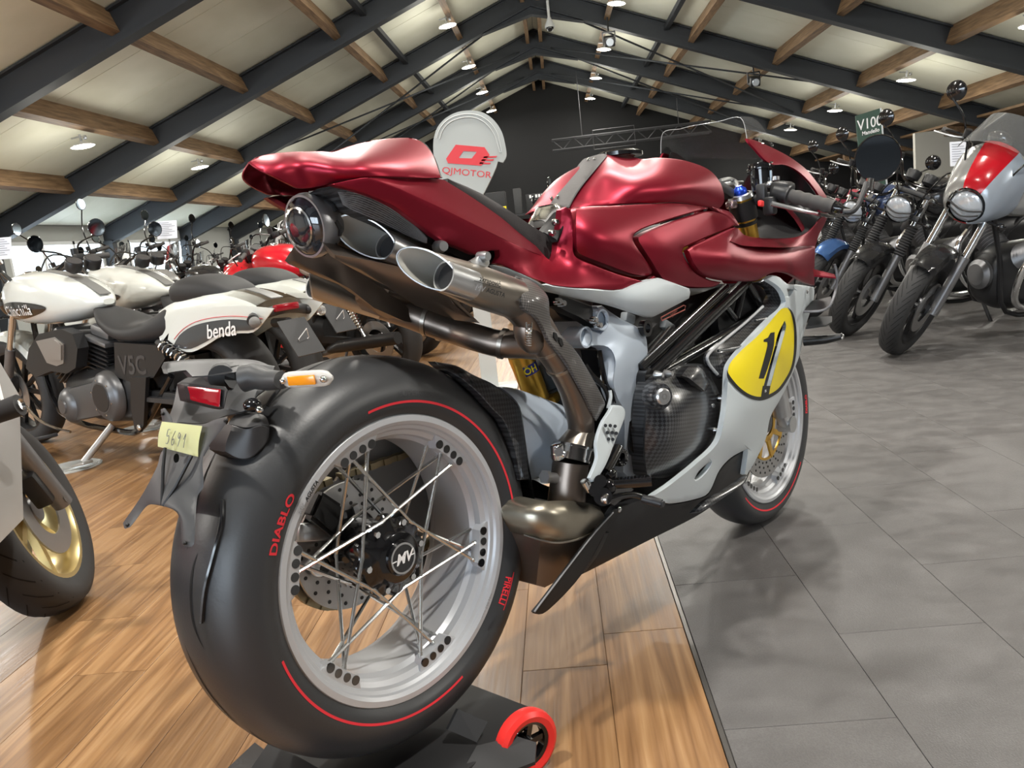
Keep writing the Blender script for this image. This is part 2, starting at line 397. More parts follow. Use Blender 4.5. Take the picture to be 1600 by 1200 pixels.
for c in range(16):
    x = XS+.3045*(c+.5); off = (1.375 if c % 2 == 0 else 1.065)-.62*2
    for k in range(14):
        y = off+.62*(k+.5)
        if y+.31 < .8 or c > 5+k*1.1: continue
        o = bpy.data.objects.new('floor_tile', tm); COL.objects.link(o); o.location = (x, y, 0); o.parent = floor
def far_planks(bm):
    for (x0, x1, y0, y1) in ((XL, XS-.012, YF, 11.5),):
        box(bm, ((x0+x1)/2, (y0+y1)/2, -.0045), (x1-x0, y1-y0, .003))
o = O('plank_sheet', WOODM, floor, far_planks, False); o['kind'] = 'stuff'
def far_tiles(bm):
    box(bm, ((XL+XS)/2, (YB+11.52)/2, -.0045), (XS-XL, YB-11.52, .003)); box(bm, ((XS+XRT)/2, (YB+YF)/2, -.0045), (XRT-XS, YB-YF, .003))
o = O('tile_sheet', SLATE, floor, far_tiles, False); o['kind'] = 'stuff'
struct('trim_1', mat('edge_strip', (.16, .15, .14), .35, .8), lambda bm: box(bm, (XS-.006, (YB+YF)/2, -.0015), (.010, YB-YF, .005), bev=.001))
# ---- ceiling
def roof(bm):
    for s in (-1, 1):
        a = V((0, YF, ZR+DK+.06)); xe = 13.2*s; e = V((xe, YF, ZR+DK+.06-TA*13.2)); L = V((0, YB-YF, 0))
        n = V((s*math.sin(SL), 0, math.cos(SL)))*.15
        prism(bm, [a, e, e+n, a+n], L)
ceiling = struct('ceiling', mat('roof_sheet', (.25, .25, .24), .8), roof)
pan = {}
def slope_box(bm, s, xa, xb, ya, yb, drop, h):
    a = V((s*xa, ya, ZR+DK-drop-TA*xa)); e = V((s*xb, ya, ZR+DK-drop-TA*xb)); n = V((s*math.sin(SL), 0, math.cos(SL)))*h
    prism(bm, [a, e, e+n, a+n], V((0, yb-ya, 0)))
PX_ = [0, 1.70, 3.45, 5.2, 6.95, 8.65, 10.3]
for bi in range(2, len(RAF)):
    ya, yb = RAF[bi], (RAF[bi+1] if bi+1 < len(RAF) else YB)
    for s in (-1, 1):
        for j in range(6 if s < 0 else 6):
            for q in range(2 if bi > 4 else 3):
                nq = 2 if bi > 4 else 3
                y0 = ya+(yb-ya)*q/nq; y1 = ya+(yb-ya)*(q+1)/nq
                key = (round(y1-y0, 3), s, j)
                if key not in pan:
                    bm = bmesh.new(); slope_box(bm, s, PX_[j]+.004, PX_[j+1]-.004, .006, y1-y0-.006, 0, .02)
                    bmesh.ops.recalc_face_normals(bm, faces=bm.faces); me = bpy.data.meshes.new('ceiling_board'); bm.to_mesh(me); bm.free(); me.materials.append(DECK); pan[key] = me
                o = bpy.data.objects.new('ceiling_board', pan[key]); COL.objects.link(o); o.location = (0, y0, 0); o.parent = ceiling
def rafter_mesh(bm):
    # bent I-section pair meeting at the ridge, haunch plates at the apex
    for s in (-1, 1):
        n = V((s*math.sin(SL), 0, math.cos(SL))); xe = 10.4 if s < 0 else 12.6
        def seg(dz0, dz1, w):
            a = V((0, -w/2, ZR+dz0)); e = V((s*xe, -w/2, ZR+dz0-TA*xe)); h = V((0, 0, dz1-dz0))
            prism(bm, [a, e, e+h, a+h], V((0, w, 0)))
        seg(0, .03, .22); seg(.03, DK-.05, .05); seg(DK-.05, DK-.02, .22)
    prism(bm, [(-1.1, -.03, soff(1.1)), (0, -.03, ZR-.16), (1.1, -.03, soff(1.1)), (0, -.03, ZR+.3)], (0, .06, 0))
    prism(bm, [(-1.1, -.11, soff(1.1)-.02), (0, -.11, ZR-.17), (1.1, -.11, soff(1.1)-.02), (0, -.11, ZR-.14)], (0, .22, 0))
    for s in (-1, 1):                           # stub column into the floor
        xe = XL+.12 if s < 0 else XRT-.12
        box(bm, (xe, 0, soff(xe)/2+.05), (.22, .2, soff(xe)+.1))
rm = None
for y in RAF:
    if rm is None:
        o = O('rafter', BEAM, ceiling, rafter_mesh, False); rm = o.data
    else: o = bpy.data.objects.new('rafter', rm); COL.objects.link(o); o.parent = ceiling
    o.location = (0, y, 0)
for bi in range(1, len(RAF)):
    ya, yb = RAF[bi]+.03, (RAF[bi+1] if bi+1 < len(RAF) else YB)-.03
    for s in (-1, 1):
        for x in PX_[1:6]:
            bm = bmesh.new(); n = V((s*math.sin(SL), 0, math.cos(SL))); t = V((s*math.cos(SL), 0, -math.sin(SL)))
            c = V((s*x, 0, ZR+DK-TA*x))
            prism(bm, [c-t*.06, c+t*.06, c+t*.06-n*.30, c-t*.06-n*.30], V((0, yb-ya, 0)))
            o = fin('purlin', bm, TIMBER, ceiling, False); o.location = (0, ya, 0)
        for x in (2.85,):
            bm = bmesh.new(); c = V((s*x, 0, ZR+DK-.10-TA*x)); prism(bm, [c+V((-.05, 0, 0)), c+V((.05, 0, 0)), c+V((.05, 0, -.1)), c+V((-.05, 0, -.1))], V((0, yb-ya, 0)))
            o = fin('steel_tie', bm, BEAM, ceiling, False); o.location = (0, ya, 0)
    bm = bmesh.new()
    for s in (-1, 1): box(bm, (s*.17, (ya+yb)/2, ZR+DK-.22), (.09, yb-ya, .26))
    fin('ridge_beam', bm, TIMBER, ceiling, False)
def rods(bm):
    for s in (-1, 1):
        for (a, b_) in ((6, 7), (7, 6), (7, 8), (8, 7)):
            tube(bm, [(s*.4, RAF[a], soff(.4)+.1), (s*6.6, RAF[b_], soff(6.6)+.1)], .022, 6)
O('bracing_rod', BEAM, ceiling, rods)
# ---- walls
def wall_left(bm):
    # low side wall with three window openings
    x0, x1 = XL-.15, XL; zt = soff(XL)+DK+.1
    wins = [(8.9, 11.4), (15.6, 19.0), (20.2, 23.6)]; z0, z1 = .95, 1.88
    ys = [YF]+[v for w in wins for v in w]+[YB]
    for k in range(0, len(ys), 2): box(bm, ((x0+x1)/2, (ys[k]+ys[k+1])/2, zt/2), (.15, ys[k+1]-ys[k], zt))
    for (a, b_) in wins:
        box(bm, ((x0+x1)/2, (a+b_)/2, z0/2), (.15, b_-a, z0)); box(bm, ((x0+x1)/2, (a+b_)/2, (z1+zt)/2), (.15, b_-a, zt-z1))
struct('wall_left', WALLG, wall_left)
for k, (a, b_) in enumerate([(8.9, 11.4), (15.6, 19.0), (20.2, 23.6)]):
    def wf(bm, a=a, b_=b_):
        for (y, w) in ((a+.04, .08), (b_-.04, .08), ((a*2+b_)/3, .09), ((a+2*b_)/3, .09)): box(bm, (XL-.04, y, 1.415), (.07, w, .93), bev=.008)
        for z in (.99, 1.84): box(bm, (XL-.04, (a+b_)/2, z), (.07, b_-a, .08), bev=.008)
    w = struct('window_%d' % (k+1), FRAMEW, wf)
    for q in range(3):
        y0 = a+(b_-a)*q/3; y1 = a+(b_-a)*(q+1)/3
        O('pane', mat('window_glass', (.95, .98, .98), .02, trans=1., ior=1.02), w, lambda bm: box(bm, (XL-.05, (y0+y1)/2, 1.415), (.008, y1-y0-.08, .78)), False)
def gable(bm, y):
    prism(bm, [(XL, y, 0), (XRT, y, 0), (XRT, y, soff(XRT)+DK+.2), (0, y, ZR+DK+.2), (XL, y, soff(XL)+DK+.2)], (0, .15, 0))
struct('wall_back', BWALL, lambda bm: gable(bm, YB))
struct('wall_right', BWALL, lambda bm: box(bm, (XRT+.08, (YB+YF)/2, 1.), (.15, YB-YF, 2.4)))
def wall_front(bm):
    # glazed shop front behind the photographer: posts, sill, header and gable above
    for x in (-10.3, -7.4, -4.5, -1.6, 1.3, 4.2, 7.1, 10.0, 12.5): box(bm, (x, YF, 1.5), (.16, .14, 3.0))
    box(bm, ((XL+XRT)/2, YF, .15), (XRT-XL, .14, .3)); box(bm, ((XL+XRT)/2, YF, 2.95), (XRT-XL, .14, .25))
    box(bm, (5.5, YF, 1.6), (14.2, .14, 2.6))
    prism(bm, [(XL, YF, 3.05), (XRT, YF, 3.05), (7, YF, 3.6), (0, YF, ZR+DK+.2), (-7, YF, 3.6)], (0, .1, 0))
struct('wall_front', mat('shopfront_frame', (.2, .2, .21), .5), wall_front)
# timber-clad soffit of the side bay on the right
def side_soffit(bm):
    prism(bm, [(9.3, 0, 2.28), (12.5, 0, 1.85), (12.5, 0, 1.9), (9.3, 0, 2.33)], (0, 13.5, 0))
o = struct('trim_2', TIMBER, side_soffit); o.location = (0, 16.9, 0)
def side_beams(bm):
    for y in (0., 3.4, 6.8, 10.2): prism(bm, [(9.2, y, 2.27), (12.5, y, 1.84), (12.5, y, 1.62), (9.2, y, 2.05)], (0, .18, 0))
o = struct('trim_3', TIMBER, side_beams); o.location = (0, 16.9, 0)
def side_wall(bm):
    for (x, w, h) in ((9.2, 1.3, 2.2), (11.6, 1.2, 2.1)): box(bm, (x, 20.5, h/2), (w, .12, h))
struct('wall_side', mat('pale_partition', (.40, .39, .35), .7), side_wall)
# ---- lamps
LED = mat('led_face', (1, 1, 1), .5, emit=(1., .95, .84), estr=34.)
def lamp_mesh(bm):
    lathe(bm, [(0, .05), (.07, .05), (.09, .03), (.175, .0), (.18, -.012), (.17, -.014), (.165, -.01), (0, -.01)], (0, 0, 0), (0, 0, 1), 24)
def lamp_lens(bm): lathe(bm, [(0, -.014), (.16, -.014), (.16, -.010), (0, -.010)], (0, 0, 0), (0, 0, 1), 24)
def lamp_arm(bm):
    tube(bm, [(0, 0, .04), (0, 0, .17)], .018, 8); box(bm, (.07, 0, .11), (.05, .05, .06), bev=.01); box(bm, (-.06, .0, .14), (.16, .03, .02))
LAMP = None; LAMPPOS = []; ORD = ['first', 'second', 'third', 'fourth', 'fifth', 'sixth', 'seventh', 'eighth', 'ninth']
for bi in range(len(RAF)):
    y = (RAF[bi]+(RAF[bi+1] if bi+1 < len(RAF) else YB))/2
    for x in (-1.64, 1.64, -7.0, 7.0): LAMPPOS.append((x, y))
for (x, y) in LAMPPOS:
    if y < -2: continue
    z = ZR+DK-TA*abs(x)-.48; s = -1 if x < 0 else 1
    vis = y > 7
    if vis:
        if LAMP is None:
            LAMP = empty('ceiling_lamp'); O('housing', mat('lamp_white', (.7, .7, .68), .4), LAMP, lamp_mesh); O('lens', LED, LAMP, lamp_lens); O('bracket', ALU, LAMP, lamp_arm); r = LAMP
        else: r = copy_tree(LAMP)
        r.location = (x, y, z); r.rotation_euler = (0, s*.12, 0)
        side = 'low window wall' if x < -3 else 'ridge, window-wall side' if x < 0 else 'ridge, timber-soffit side' if x < 3 else 'timber-clad side bay'
        tag(r, 'round LED floodlight by the '+side+', '+ORD[len(RAF)-1-LAMPPOS.index((x, y))//4]+' from the black back wall', 'lamp', 'lamps along the '+side)
    ld = bpy.data.lights.new('lamp_light', 'AREA'); ld.shape = 'DISK'; ld.size = .24; ld.energy = 210. if y < 2 else 115. if y < 6 else 85. if y < 10 else 72.; ld.color = (1., .96, .89)
    lo = bpy.data.objects.new('lamp_light', ld); COL.objects.link(lo); lo.location = (x, y, z-.03); lo.rotation_euler = (0, s*.12, 0)
    # added fill: unseen point light floating below each lamp, brightens the ceiling
    pd = bpy.data.lights.new('ceiling_fill', 'POINT'); pd.energy = 40.; pd.shadow_soft_size = .3; pd.color = (1., .98, .88)
    po = bpy.data.objects.new('ceiling_fill', pd); COL.objects.link(po); po.location = (x, y, z-.55)
# ================================================================ the red motorcycle in front (its frame: x forward, y left, z up)
MB = empty('motorcycle', (*BK.loc[:2], 0), BK.rz, 'satin red and white sport motorcycle with number 1 fairing and four rear exhausts', 'motorcycle')
RA = V((0, 0, .425)); FA = V((1.415, 0, .300))
# ---- wheels
def tyre_prof(R, w, rb, crown):
    pts = []
    for k in range(-16, 17):
        a = k/16.; y = w*math.sin(a*PI/2*.98); r = R-crown*(1-math.cos(a*PI/2))**1.15
        pts.append((r, y))
    e = pts[-1]; side = [(e[0]-.010, w*.985), (e[0]-.018, w*.955), (rb+.004, w*.905), (rb, w*.88), (rb-.006, w*.82)]
    return [(r, -y) for r, y in reversed(side)]+pts+side
RW, FW = .1005, .0605
def wheel_tyre(name, c, R, w, rb, crown, n=128):
    return O(name, RUBBER, MB, lambda bm: lathe(bm, tyre_prof(R, w, rb, crown), c, (0, 1, 0), n), 60)
rt = wheel_tyre('rear_tyre', RA, .326, RW, .2320, .066)
ft = wheel_tyre('front_tyre', FA, .300, FW, .2320, .038)
def rim_prof(hw):
    o = [(.2335, -hw), (.231, -hw-.003), (.222, -hw-.0035), (.2165, -hw+.001), (.2145, -hw+.006), (.209, -hw+.009), (.206, -hw+.016), (.1985, -hw+.022), (.1965, -hw+.034), (.190, -hw+.042), (.189, 0)]
    i = [(.196, 0), (.197, -hw+.044), (.205, -hw+.036), (.222, -hw+.012), (.226, -hw+.006)]
    half = o
    return half+[(r, -y) for r, y in reversed(half[:-1])]+[(r, -y) for r, y in reversed(i)]+i[1:]
for (nm, c, hw) in (('rear_rim', RA, .0880), ('front_rim', FA, .0550)):
    O(nm, RIMG, MB, lambda bm: lathe(bm, rim_prof(hw), c, (0, 1, 0), 128, closed_prof=True), 20)
# group angles of the six spoke blocks
def ang_of(u, v, y, c): p = P(u, v, y)-c; return math.atan2(p.z, p.x)
GA = [ang_of(u, v, -.072, RA) for u, v in ((570, 735), (703, 717), (752, 850), (685, 1020), (545, 1045), (465, 890))]
base = GA[5]; GA = [sum(((g-base+PI) % (2*PI)-PI)-round(((g-base+PI) % (2*PI)-PI)/(PI/3))*(PI/3) for g in GA)/6+base+k*PI/3 for k in range(6)]
def polar(c, r, a, y): return V((c.x+r*math.cos(a), y, c.z+r*math.sin(a)))
def spoke_block(bm, c, a, hw, da=.215):
    # raised lug carrying four spoke sockets
    n = 14; rings = []
    for k in range(n+1):
        t = -da+2*da*k/n; e = min(1., (da-abs(t))/.055); ri = .2045-.0165*e; ro = .2075
        rings.append([polar(c, ro, a+t, -hw+.010), polar(c, (ri+ro)/2, a+t, -hw+.0105), polar(c, ri, a+t, -hw+.012), polar(c, ri-.001*e, a+t, -hw+.030), polar(c, ro, a+t, -hw+.030)])
    loft(bm, rings, True, True)
def socket(bm, c, r, a, y, rad=.0066):
    cyl(bm, polar(c, r, a, y+.002), polar(c, r, a, y-.0012), rad, 16)
SOC = (-.150, -.055, .045, .140)
for k, a in enumerate(GA):
    b_ = O('spoke_lug', RIMG, MB, lambda bm: spoke_block(bm, RA, a, .0855), 35)
    for q in SOC: O('socket', GLOSS, b_, lambda bm: socket(bm, RA, .1965, a+q, -.0745, .0075 if abs(q) > .1 else .0070))
SPK = mat('spoke_steel', (.62, .63, .62), .25, .95)
def spokes_for(c, hw, hub_r, yo, yi, name):
    for a in GA:
        for j, q in enumerate(SOC):
            sgn = -1 if j < 2 else 1; out = j % 2 == 0
            hp = polar(c, hub_r, a+q+sgn*-1.18, yo if out else yi); rp = polar(c, .194, a+q, -hw+.022 if out else -hw+.040)
            def sp(bm):
                d = (hp-rp).normalized(); tube(bm, [rp, hp], .0031, 8); tube(bm, [rp-d*.004, rp+d*.012], .0042, 8); tube(bm, [hp-d*.010, hp+d*.003], .0034, 8)
            O(name, SPK, MB, sp)
spokes_for(RA, .0855, .062, -.058, .010, 'spoke')
def hub(bm):
    n = 96; rings = []
    for (r, y, wv) in ((.030, .055, 0), (.050, .055, 0), (.052, .0, 0), (.050, -.030, 0), (.066, -.040, .0035), (.068, -.052, .0035), (.060, -.062, .003), (.048, -.066, 0), (.042, -.074, 0), (.040, -.0755, 0)):
        rings.append([polar(RA, r+wv*math.cos(12*2*PI*k/n), 2*PI*k/n, y) for k in range(n)])
    loft(bm, rings, True, True)
O('rear_hub', GLOSS, MB, hub, 40)
hc = O('hub_cap', GLOSS, MB, lambda bm: lathe(bm, [(0, -.084), (.026, -.084), (.029, -.081), (.029, -.070)], RA, (0, 1, 0), 40))
O('cap_ring', ALU, hc, lambda bm: lathe(bm, [(.0255, -.0848), (.0225, -.0848), (.0225, -.0838), (.0255, -.0838)], RA, (0, 1, 0), 48, closed_prof=True))
text_on('cap_emblem', 'MV', plane_fn((RA.x, -.0846, RA.z), (1, 0, 0), (0, 0, 1)), .024, WHTP, hc, .0008, .35)
O('emblem_wing', WHTP, hc, lambda bm: [box(bm, (RA.x+s*.019, -.0846, RA.z), (.010, .0006, .0018)) for s in (-1, 1)], False)
for k in range(6): O('hub_bolt', CHROME, MB, lambda bm: cyl(bm, polar(RA, .0555, GA[0]+.3+k*PI/3, -.058), polar(RA, .0555, GA[0]+.3+k*PI/3, -.067), .0055, 6))
# brake disc with drillings, caliper carrier, sprocket and chain on the far side
def drilled(bm, c, ri, ro, y, n=72, rows=((.0, 0), (.5, .5))):
    lathe(bm, [(ri, y), (ro, y), (ro, y+.005), (ri, y+.005)], c, (0, 1, 0), 96, closed_prof=True)
DISC = O('rear_disc', STEEL, MB, lambda bm: drilled(bm, RA, .062, .110, .052))
O('drilling', mat('drill_dark', (.03, .03, .03), .6), DISC, lambda bm: [cyl(bm, polar(RA, r, 2*PI*(k+o_)/18, .0525), polar(RA, r, 2*PI*(k+o_)/18, .0512), .0034, 8) for k in range(18) for r, o_ in ((.072, 0), (.086, .33), (.100, .66))])
O('disc_carrier', ALU, MB, lambda bm: [bar(bm, polar(RA, .045, a, .050), polar(RA, .068, a+.25, .050), .012, .006, (0, 1, 0)) for a in [2*PI*k/6 for k in range(6)]])
def caliper(bm):
    for r, da in ((.098, .0),): pass
    pts = [polar(RA, .060, 2.55, .046), polar(RA, .125, 2.40, .046), polar(RA, .135, 2.05, .046), polar(RA, .085, 1.85, .046)]
    prism(bm, pts, (0, -.028, 0)); bmesh.ops.bevel(bm, geom=bm.edges[:], offset=.006, segments=2, affect='EDGES')
O('rear_caliper', BLACK, MB, caliper)
O('caliper_carrier', ALU, MB, lambda bm: [bar(bm, polar(RA, .045, 2.2, .043), polar(RA, .120, 2.62, .043), .03, .012, (0, 1, 0), .003), bar(bm, polar(RA, .07, 3.25, .04), polar(RA, .075, 3.0, .04), .02, .01, (0, 1, 0), .003)])
O('carrier_pivot', CHROME, MB, lambda bm: lathe(bm, [(0, .028), (.010, .028), (.016, .034), (.018, .045), (.0, .045)], polar(RA, .075, 3.28, 0), (0, 1, 0), 24))
def sprocket(bm):
    n = 132; prof = []
    outer = [polar(RA, .108+(.006 if k % 3 == 0 else 0), 2*PI*k/n, .082) for k in range(n)]; inner = [polar(RA, .075, 2*PI*k/n, .082) for k in range(n)]
    o2 = [p+V((0, .006, 0)) for p in outer]; i2 = [p+V((0, .006, 0)) for p in inner]
    loft(bm, [inner, outer, o2, i2, inner], True)
O('sprocket', STEEL, MB, sprocket)
def chain(bm):
    pts = []
    top = [V((.02+i*.0159, .085, RA.z+.112-i*.0002)) for i in range(36)]; bot = [V((.02+i*.0159, .085, RA.z-.112+i*.0035)) for i in range(36)]
    arc = [polar(RA, .112, PI/2+PI*i/22, .085) for i in range(23)]
    for L in (top, bot, arc):
        for i in range(len(L)-1): bar(bm, L[i], L[i+1], .012 if i % 2 else .018, .011, (0, 1, 0) if False else (0, 0, 1))
O('chain', mat('chain_brass', (.33, .28, .18), .4, .8), MB, chain, False)
# sidewall print on the rear tyre
def sidew(c, R0, w, rb, crown):
    prof = [q for q in tyre_prof(R0, w, rb, crown) if q[1] < 0]
    rs = np.array([q[0] for q in prof]); ys = np.array([q[1] for q in prof]); o = np.argsort(rs)
    return lambda r, a: V((c.x+r*math.cos(a), float(np.interp(r, rs[o], ys[o]))-.0007, c.z+r*math.sin(a)))
SWR = sidew(RA, .326, RW, .2320, .066); SWF = sidew(FA, .300, FW, .2320, .038)
def stripe(sw, r0, r1, a0, a1, n=60):
    def f(bm):
        loft(bm, [[sw(r0, a0+(a1-a0)*k/n), sw((r0+r1)/2, a0+(a1-a0)*k/n), sw(r1, a0+(a1-a0)*k/n)] for k in range(n+1)], False)
    return f
def unwrap(a1, a0):
    while a1 < a0: a1 += 2*PI
    return a1
SY = -.094
aA, aB = ang_of(572, 647, SY, RA), ang_of(805, 777, SY, RA)
O('sidewall_stripe', REDP, rt, stripe(SWR, .2515, .2555, min(aA, aB), max(aA, aB)))
aA, aB = ang_of(437, 1032, SY, RA), ang_of(722, 1062, SY, RA); aB = unwrap(aB, aA)
O('sidewall_stripe', REDP, rt, stripe(SWR, .2515, .2555, aA, aB))
def arc_text(sw, rc, ac, inward):
    # inward: +1 letters' feet toward the axle, reading clockwise seen from the right side
    return lambda x, y: sw(rc+y*inward, ac-(x/rc)*inward)
aD = ang_of(442, 820, SY, RA)
text_on('sidewall_lettering', 'DIABLO', lambda x, y: SWR(.2525+y, aD-x/.2525), .0185, REDP, rt, .0005, 0, 2, 1.35)
aP = ang_of(795, 925, SY, RA)
text_on('sidewall_lettering', 'PIRELLI', lambda x, y: SWR(.2490+y, aP-x/.2490), .0180, REDP, rt, .0004, 0, 2, .92)
O('lettering_bar', REDP, rt, stripe(SWR, .2575, .2592, aP-.13, aP+.14))
aM = ang_of(492, 772, -.089, RA)
rimface = lambda r, a: polar(RA, r, a, -.0922)
text_on('rim_lettering', 'AGUSTA', lambda x, y: rimface(.2225+y, aM-x/.2225), .0085, BLKP, MB, .0002, .3, 0)
aM2 = ang_of(470, 797, -.089, RA)
text_on('rim_lettering', 'MV', lambda x, y: rimface(.2225+y, aM2-x/.2225), .011, GRYP, MB, 0, .3, 0)
text_on('rim_lettering', '<<< 250 Nm', lambda x, y: rimface(.2225-y, ang_of(757, 945, -.089, RA)+x/.2225), .0085, GRYP, MB, 0, 0, 0)
GRYT = mat('moulded_grey', (.050, .050, .052), .6)
text_on('sidewall_lettering', 'SUPERCORSA', lambda x, y: SWR(.2665+y, ang_of(655, 606, SY, RA)-x/.2665), .012, GRYT, rt, .0003, 0, 2, 1.3)
# tread grooves as thin dark inlays following the crown
TP = [q for q in tyre_prof(.326, RW, .2320, .066)]; tpy = np.array([q[1] for q in TP[5:-5]]); tpr = np.array([q[0] for q in TP[5:-5]])
def on_tread(a, y, lift=.0006): return V((RA.x+(float(np.interp(y, tpy, tpr))+lift)*math.cos(a), y, RA.z+(float(np.interp(y, tpy, tpr))+lift)*math.sin(a)))
GROOVE = mat('tread_groove', (.003, .003, .003), .8)
def groove(pts, w):
    def f(bm):
        sp = smooth_path([V((a, y, 0)) for a, y in pts], 8); rings = []
        for i, q in enumerate(sp):
            e = w*min(1., 3*i/len(sp), 3*(len(sp)-1-i)/len(sp)+.05)
            rings.append([on_tread(q.x, q.y-e), on_tread(q.x, q.y+e)])
        loft(bm, rings, False)
    return f
for k in range(7):
    a0 = math.radians(108+k*51.43)
    O('tread_groove', GROOVE, rt, groove([(a0, -.030), (a0+.10, -.022), (a0+.30, -.022), (a0+.42, -.036)], .0024))
    O('tread_groove', GROOVE, rt, groove([(a0+.42, .018), (a0+.62, .008), (a0+.82, -.004), (a0+.90, -.004)], .0024))
    O('tread_groove', GROOVE, rt, groove([(a0+.15, -.060), (a0+.20, -.076)], .0022))
# front wheel details
O('front_disc', STEEL, MB, lambda bm: drilled(bm, FA, .108, .160, -.043)); O('front_disc', STEEL, MB, lambda bm: drilled(bm, FA, .108, .160, .040))
O('drilling', mat('drill_dark', (.03, .03, .03), .6), MB.children[-2], lambda bm: [cyl(bm, polar(FA, r, 2*PI*(k+o_)/30, -.0432), polar(FA, r, 2*PI*(k+o_)/30, -.0440), .0034, 8) for k in range(30) for r, o_ in ((.118, 0), (.132, .33), (.147, .66))])
def carrier(bm):
    for k in range(8):
        a = 2*PI*k/8
        bar(bm, polar(FA, .045, a, -.044), polar(FA, .110, a+.22, -.044), .016, .006, (0, 1, 0)); 
    lathe(bm, [(.040, -.047), (.055, -.047), (.055, -.041), (.040, -.041)], FA, (0, 1, 0), 40, closed_prof=True)
    lathe(bm, [(.103, -.046), (.110, -.046), (.110, -.042), (.103, -.042)], FA, (0, 1, 0), 60, closed_prof=True)
O('disc_carrier', GOLD, MB, carrier)
O('front_hub', GLOSS, MB, lambda bm: lathe(bm, [(0, -.05), (.028, -.05), (.036, -.038), (.030, -.02), (.030, .02), (.036, .038), (0, .05)], FA, (0, 1, 0), 40))
for a in GA:
    b_ = O('spoke_lug', RIMG, MB, lambda bm: spoke_block(bm, FA, a+.2, .0535))
    O('socket', GLOSS, b_, lambda bm: [socket(bm, FA, .1965, a+.2+q, -.0425) for q in SOC])
    for j, q in enumerate(SOC):
        hp = polar(FA, .034, a+.2+q+(1 if j < 2 else -1)*1.2, -.036 if j % 2 else .036); rp = polar(FA, .194, a+.2+q, -.02 if j % 2 else .02)
        O('spoke', SPK, MB, lambda bm: tube(bm, [rp, hp], .0022, 6))
aF0, aF1 = ang_of(1166, 771, -.058, FA), ang_of(1251, 723, -.058, FA)
aF1 = unwrap(aF1, aF0)
O('sidewall_stripe', REDP, ft, stripe(SWF, .2505, .2550, aF0, aF1))
text_on('sidewall_lettering', 'DIABLO', lambda x, y: SWF(.2525-y, ang_of(1261, 630, -.058, FA)+x/.2525), .014, REDP, ft, .0008, 0, 2, 1.2)
# ---- fork, calipers
for s in (-1, 1):
    y = s*.105; top = V((P(1157, 306, -.105).x, y, P(1157, 306, -.105).z)); bot = V((1.415-.03, y, .335)); d = (bot-top).normalized()
    O('fork_upper', GOLD, MB, lambda bm: tube(bm, [top, top+d*.30], .0270, 24))
    O('fork_stanchion', mat('stanchion_gold', (.55, .42, .18), .25, .9), MB, lambda bm: tube(bm, [top+d*.30, bot-d*.06], .0215, 24))
    O('fork_foot', ALU, MB, lambda bm: [tube(bm, [bot-d*.12, bot], .026, 20), bar(bm, bot-d*.02, V((FA.x, y, FA.z)), .03, .045, bev=.008), cyl(bm, V((FA.x, y-.02, FA.z)), V((FA.x, y+.02, FA.z)), .024, 20)])
    O('fork_collar', BLACK, MB, lambda bm: [tube(bm, [top+d*.012, top+d*.06], .034, 24), tube(bm, [top+d*.066, top+d*.075], .030, 24)])
    O('fork_cap', BLUEA, MB, lambda bm: lathe(bm, [(0, .014), (.008, .014), (.010, .010), (.016, .006), (.018, .0), (.018, -.008)], top-d*.012, -d, 20))
    O('cap_ring', ALU, MB, lambda bm: lathe(bm, [(.023, .002), (.030, .0), (.032, -.010), (.024, -.012)], top-d*.004, -d, 24))
    def cal(bm):
        c = bot+V((-.075, -s*.045, .05)); box(bm, c, (.045, .050, .11), Matrix.Rotation(-.35, 3, 'Y'), .012)
        for k in (-1, 1): cyl(bm, c+V((k*.005, s*.028, k*.035)), c+V((k*.005, s*.034, k*.035)), .015, 16)
    O('front_caliper', ALU, MB, cal)
O('triple_clamp', PLAST, MB, lambda bm: [box(bm, (1.155, 0, .965), (.075, .21, .028), Matrix.Rotation(.35, 3, 'Y'), .008), box(bm, (1.225, 0, .79), (.08, .22, .035), Matrix.Rotation(.35, 3, 'Y'), .008)])
def ffender(bm):
    rings = []
    for k in range(26):
        a = math.radians(78+k*2.6); w = .066
        rings.append([polar(FA, .262, a, -w), polar(FA, .296, a, -w*.97), polar(FA, .318, a, -w*.6), polar(FA, .322, a, 0), polar(FA, .318, a, w*.6), polar(FA, .296, a, w*.97), polar(FA, .262, a, w)])
    loft(bm, rings, False); bmesh.ops.solidify(bm, geom=bm.faces[:], thickness=.003)
O('front_fender', RED, MB, ffender)
# ---- bodywork, traced on the right side and mirrored
patch('tail_cowl', [(389,253),(400,246),(420,241),(450,237.5),(480,236.5),(505,236.5),(520,237.5),(545,229),(570,222),(600,216.5),(620,215.5),(640,215.5),(653,218.5),(665,227),(675,240),(682,257),(689,277.5),(660,278),(640,277.5),(600,276.5),(575,277),(550,280),(520,286),(500,291),(480,294),(465,294),(456,290),(430,277),(405,265)],
  [(389,253,0),(420,241,0),(450,237.5,0),(480,236.5,0),(520,237.5,-.012),(545,229,0),(570,222,0),(600,216.5,0),(640,215.5,0),(653,218.5,-.012),(665,227,-.03),(675,240,-.06),(682,257,-.092),
   (410,250,-.022),(440,248.5,-.05),(480,247,-.075),(520,247,-.094),(560,249,-.11),(600,256,-.118),(640,264,-.121),(689,277,-.119),
   (450,243,-.028),(500,241,-.05),(560,240,-.068),(600,236,-.062),(640,235,-.062),(620,248,-.098),(660,252,-.098),
   (405,265,-.022),(430,277,-.036),(456,290,-.046),(480,294,-.050),(520,286,-.074),(550,280,-.095),(600,276.5,-.116),(660,278,-.119),
   (440,262,-.038),(470,270,-.030),(490,274,-.046),(520,265,-.088),(560,266,-.107),(600,268,-.118),(650,272,-.121)], RED, MB, thick=.004, step=5, clip0=True, mirror=True, edge=.001, corner=60, lam=.25)
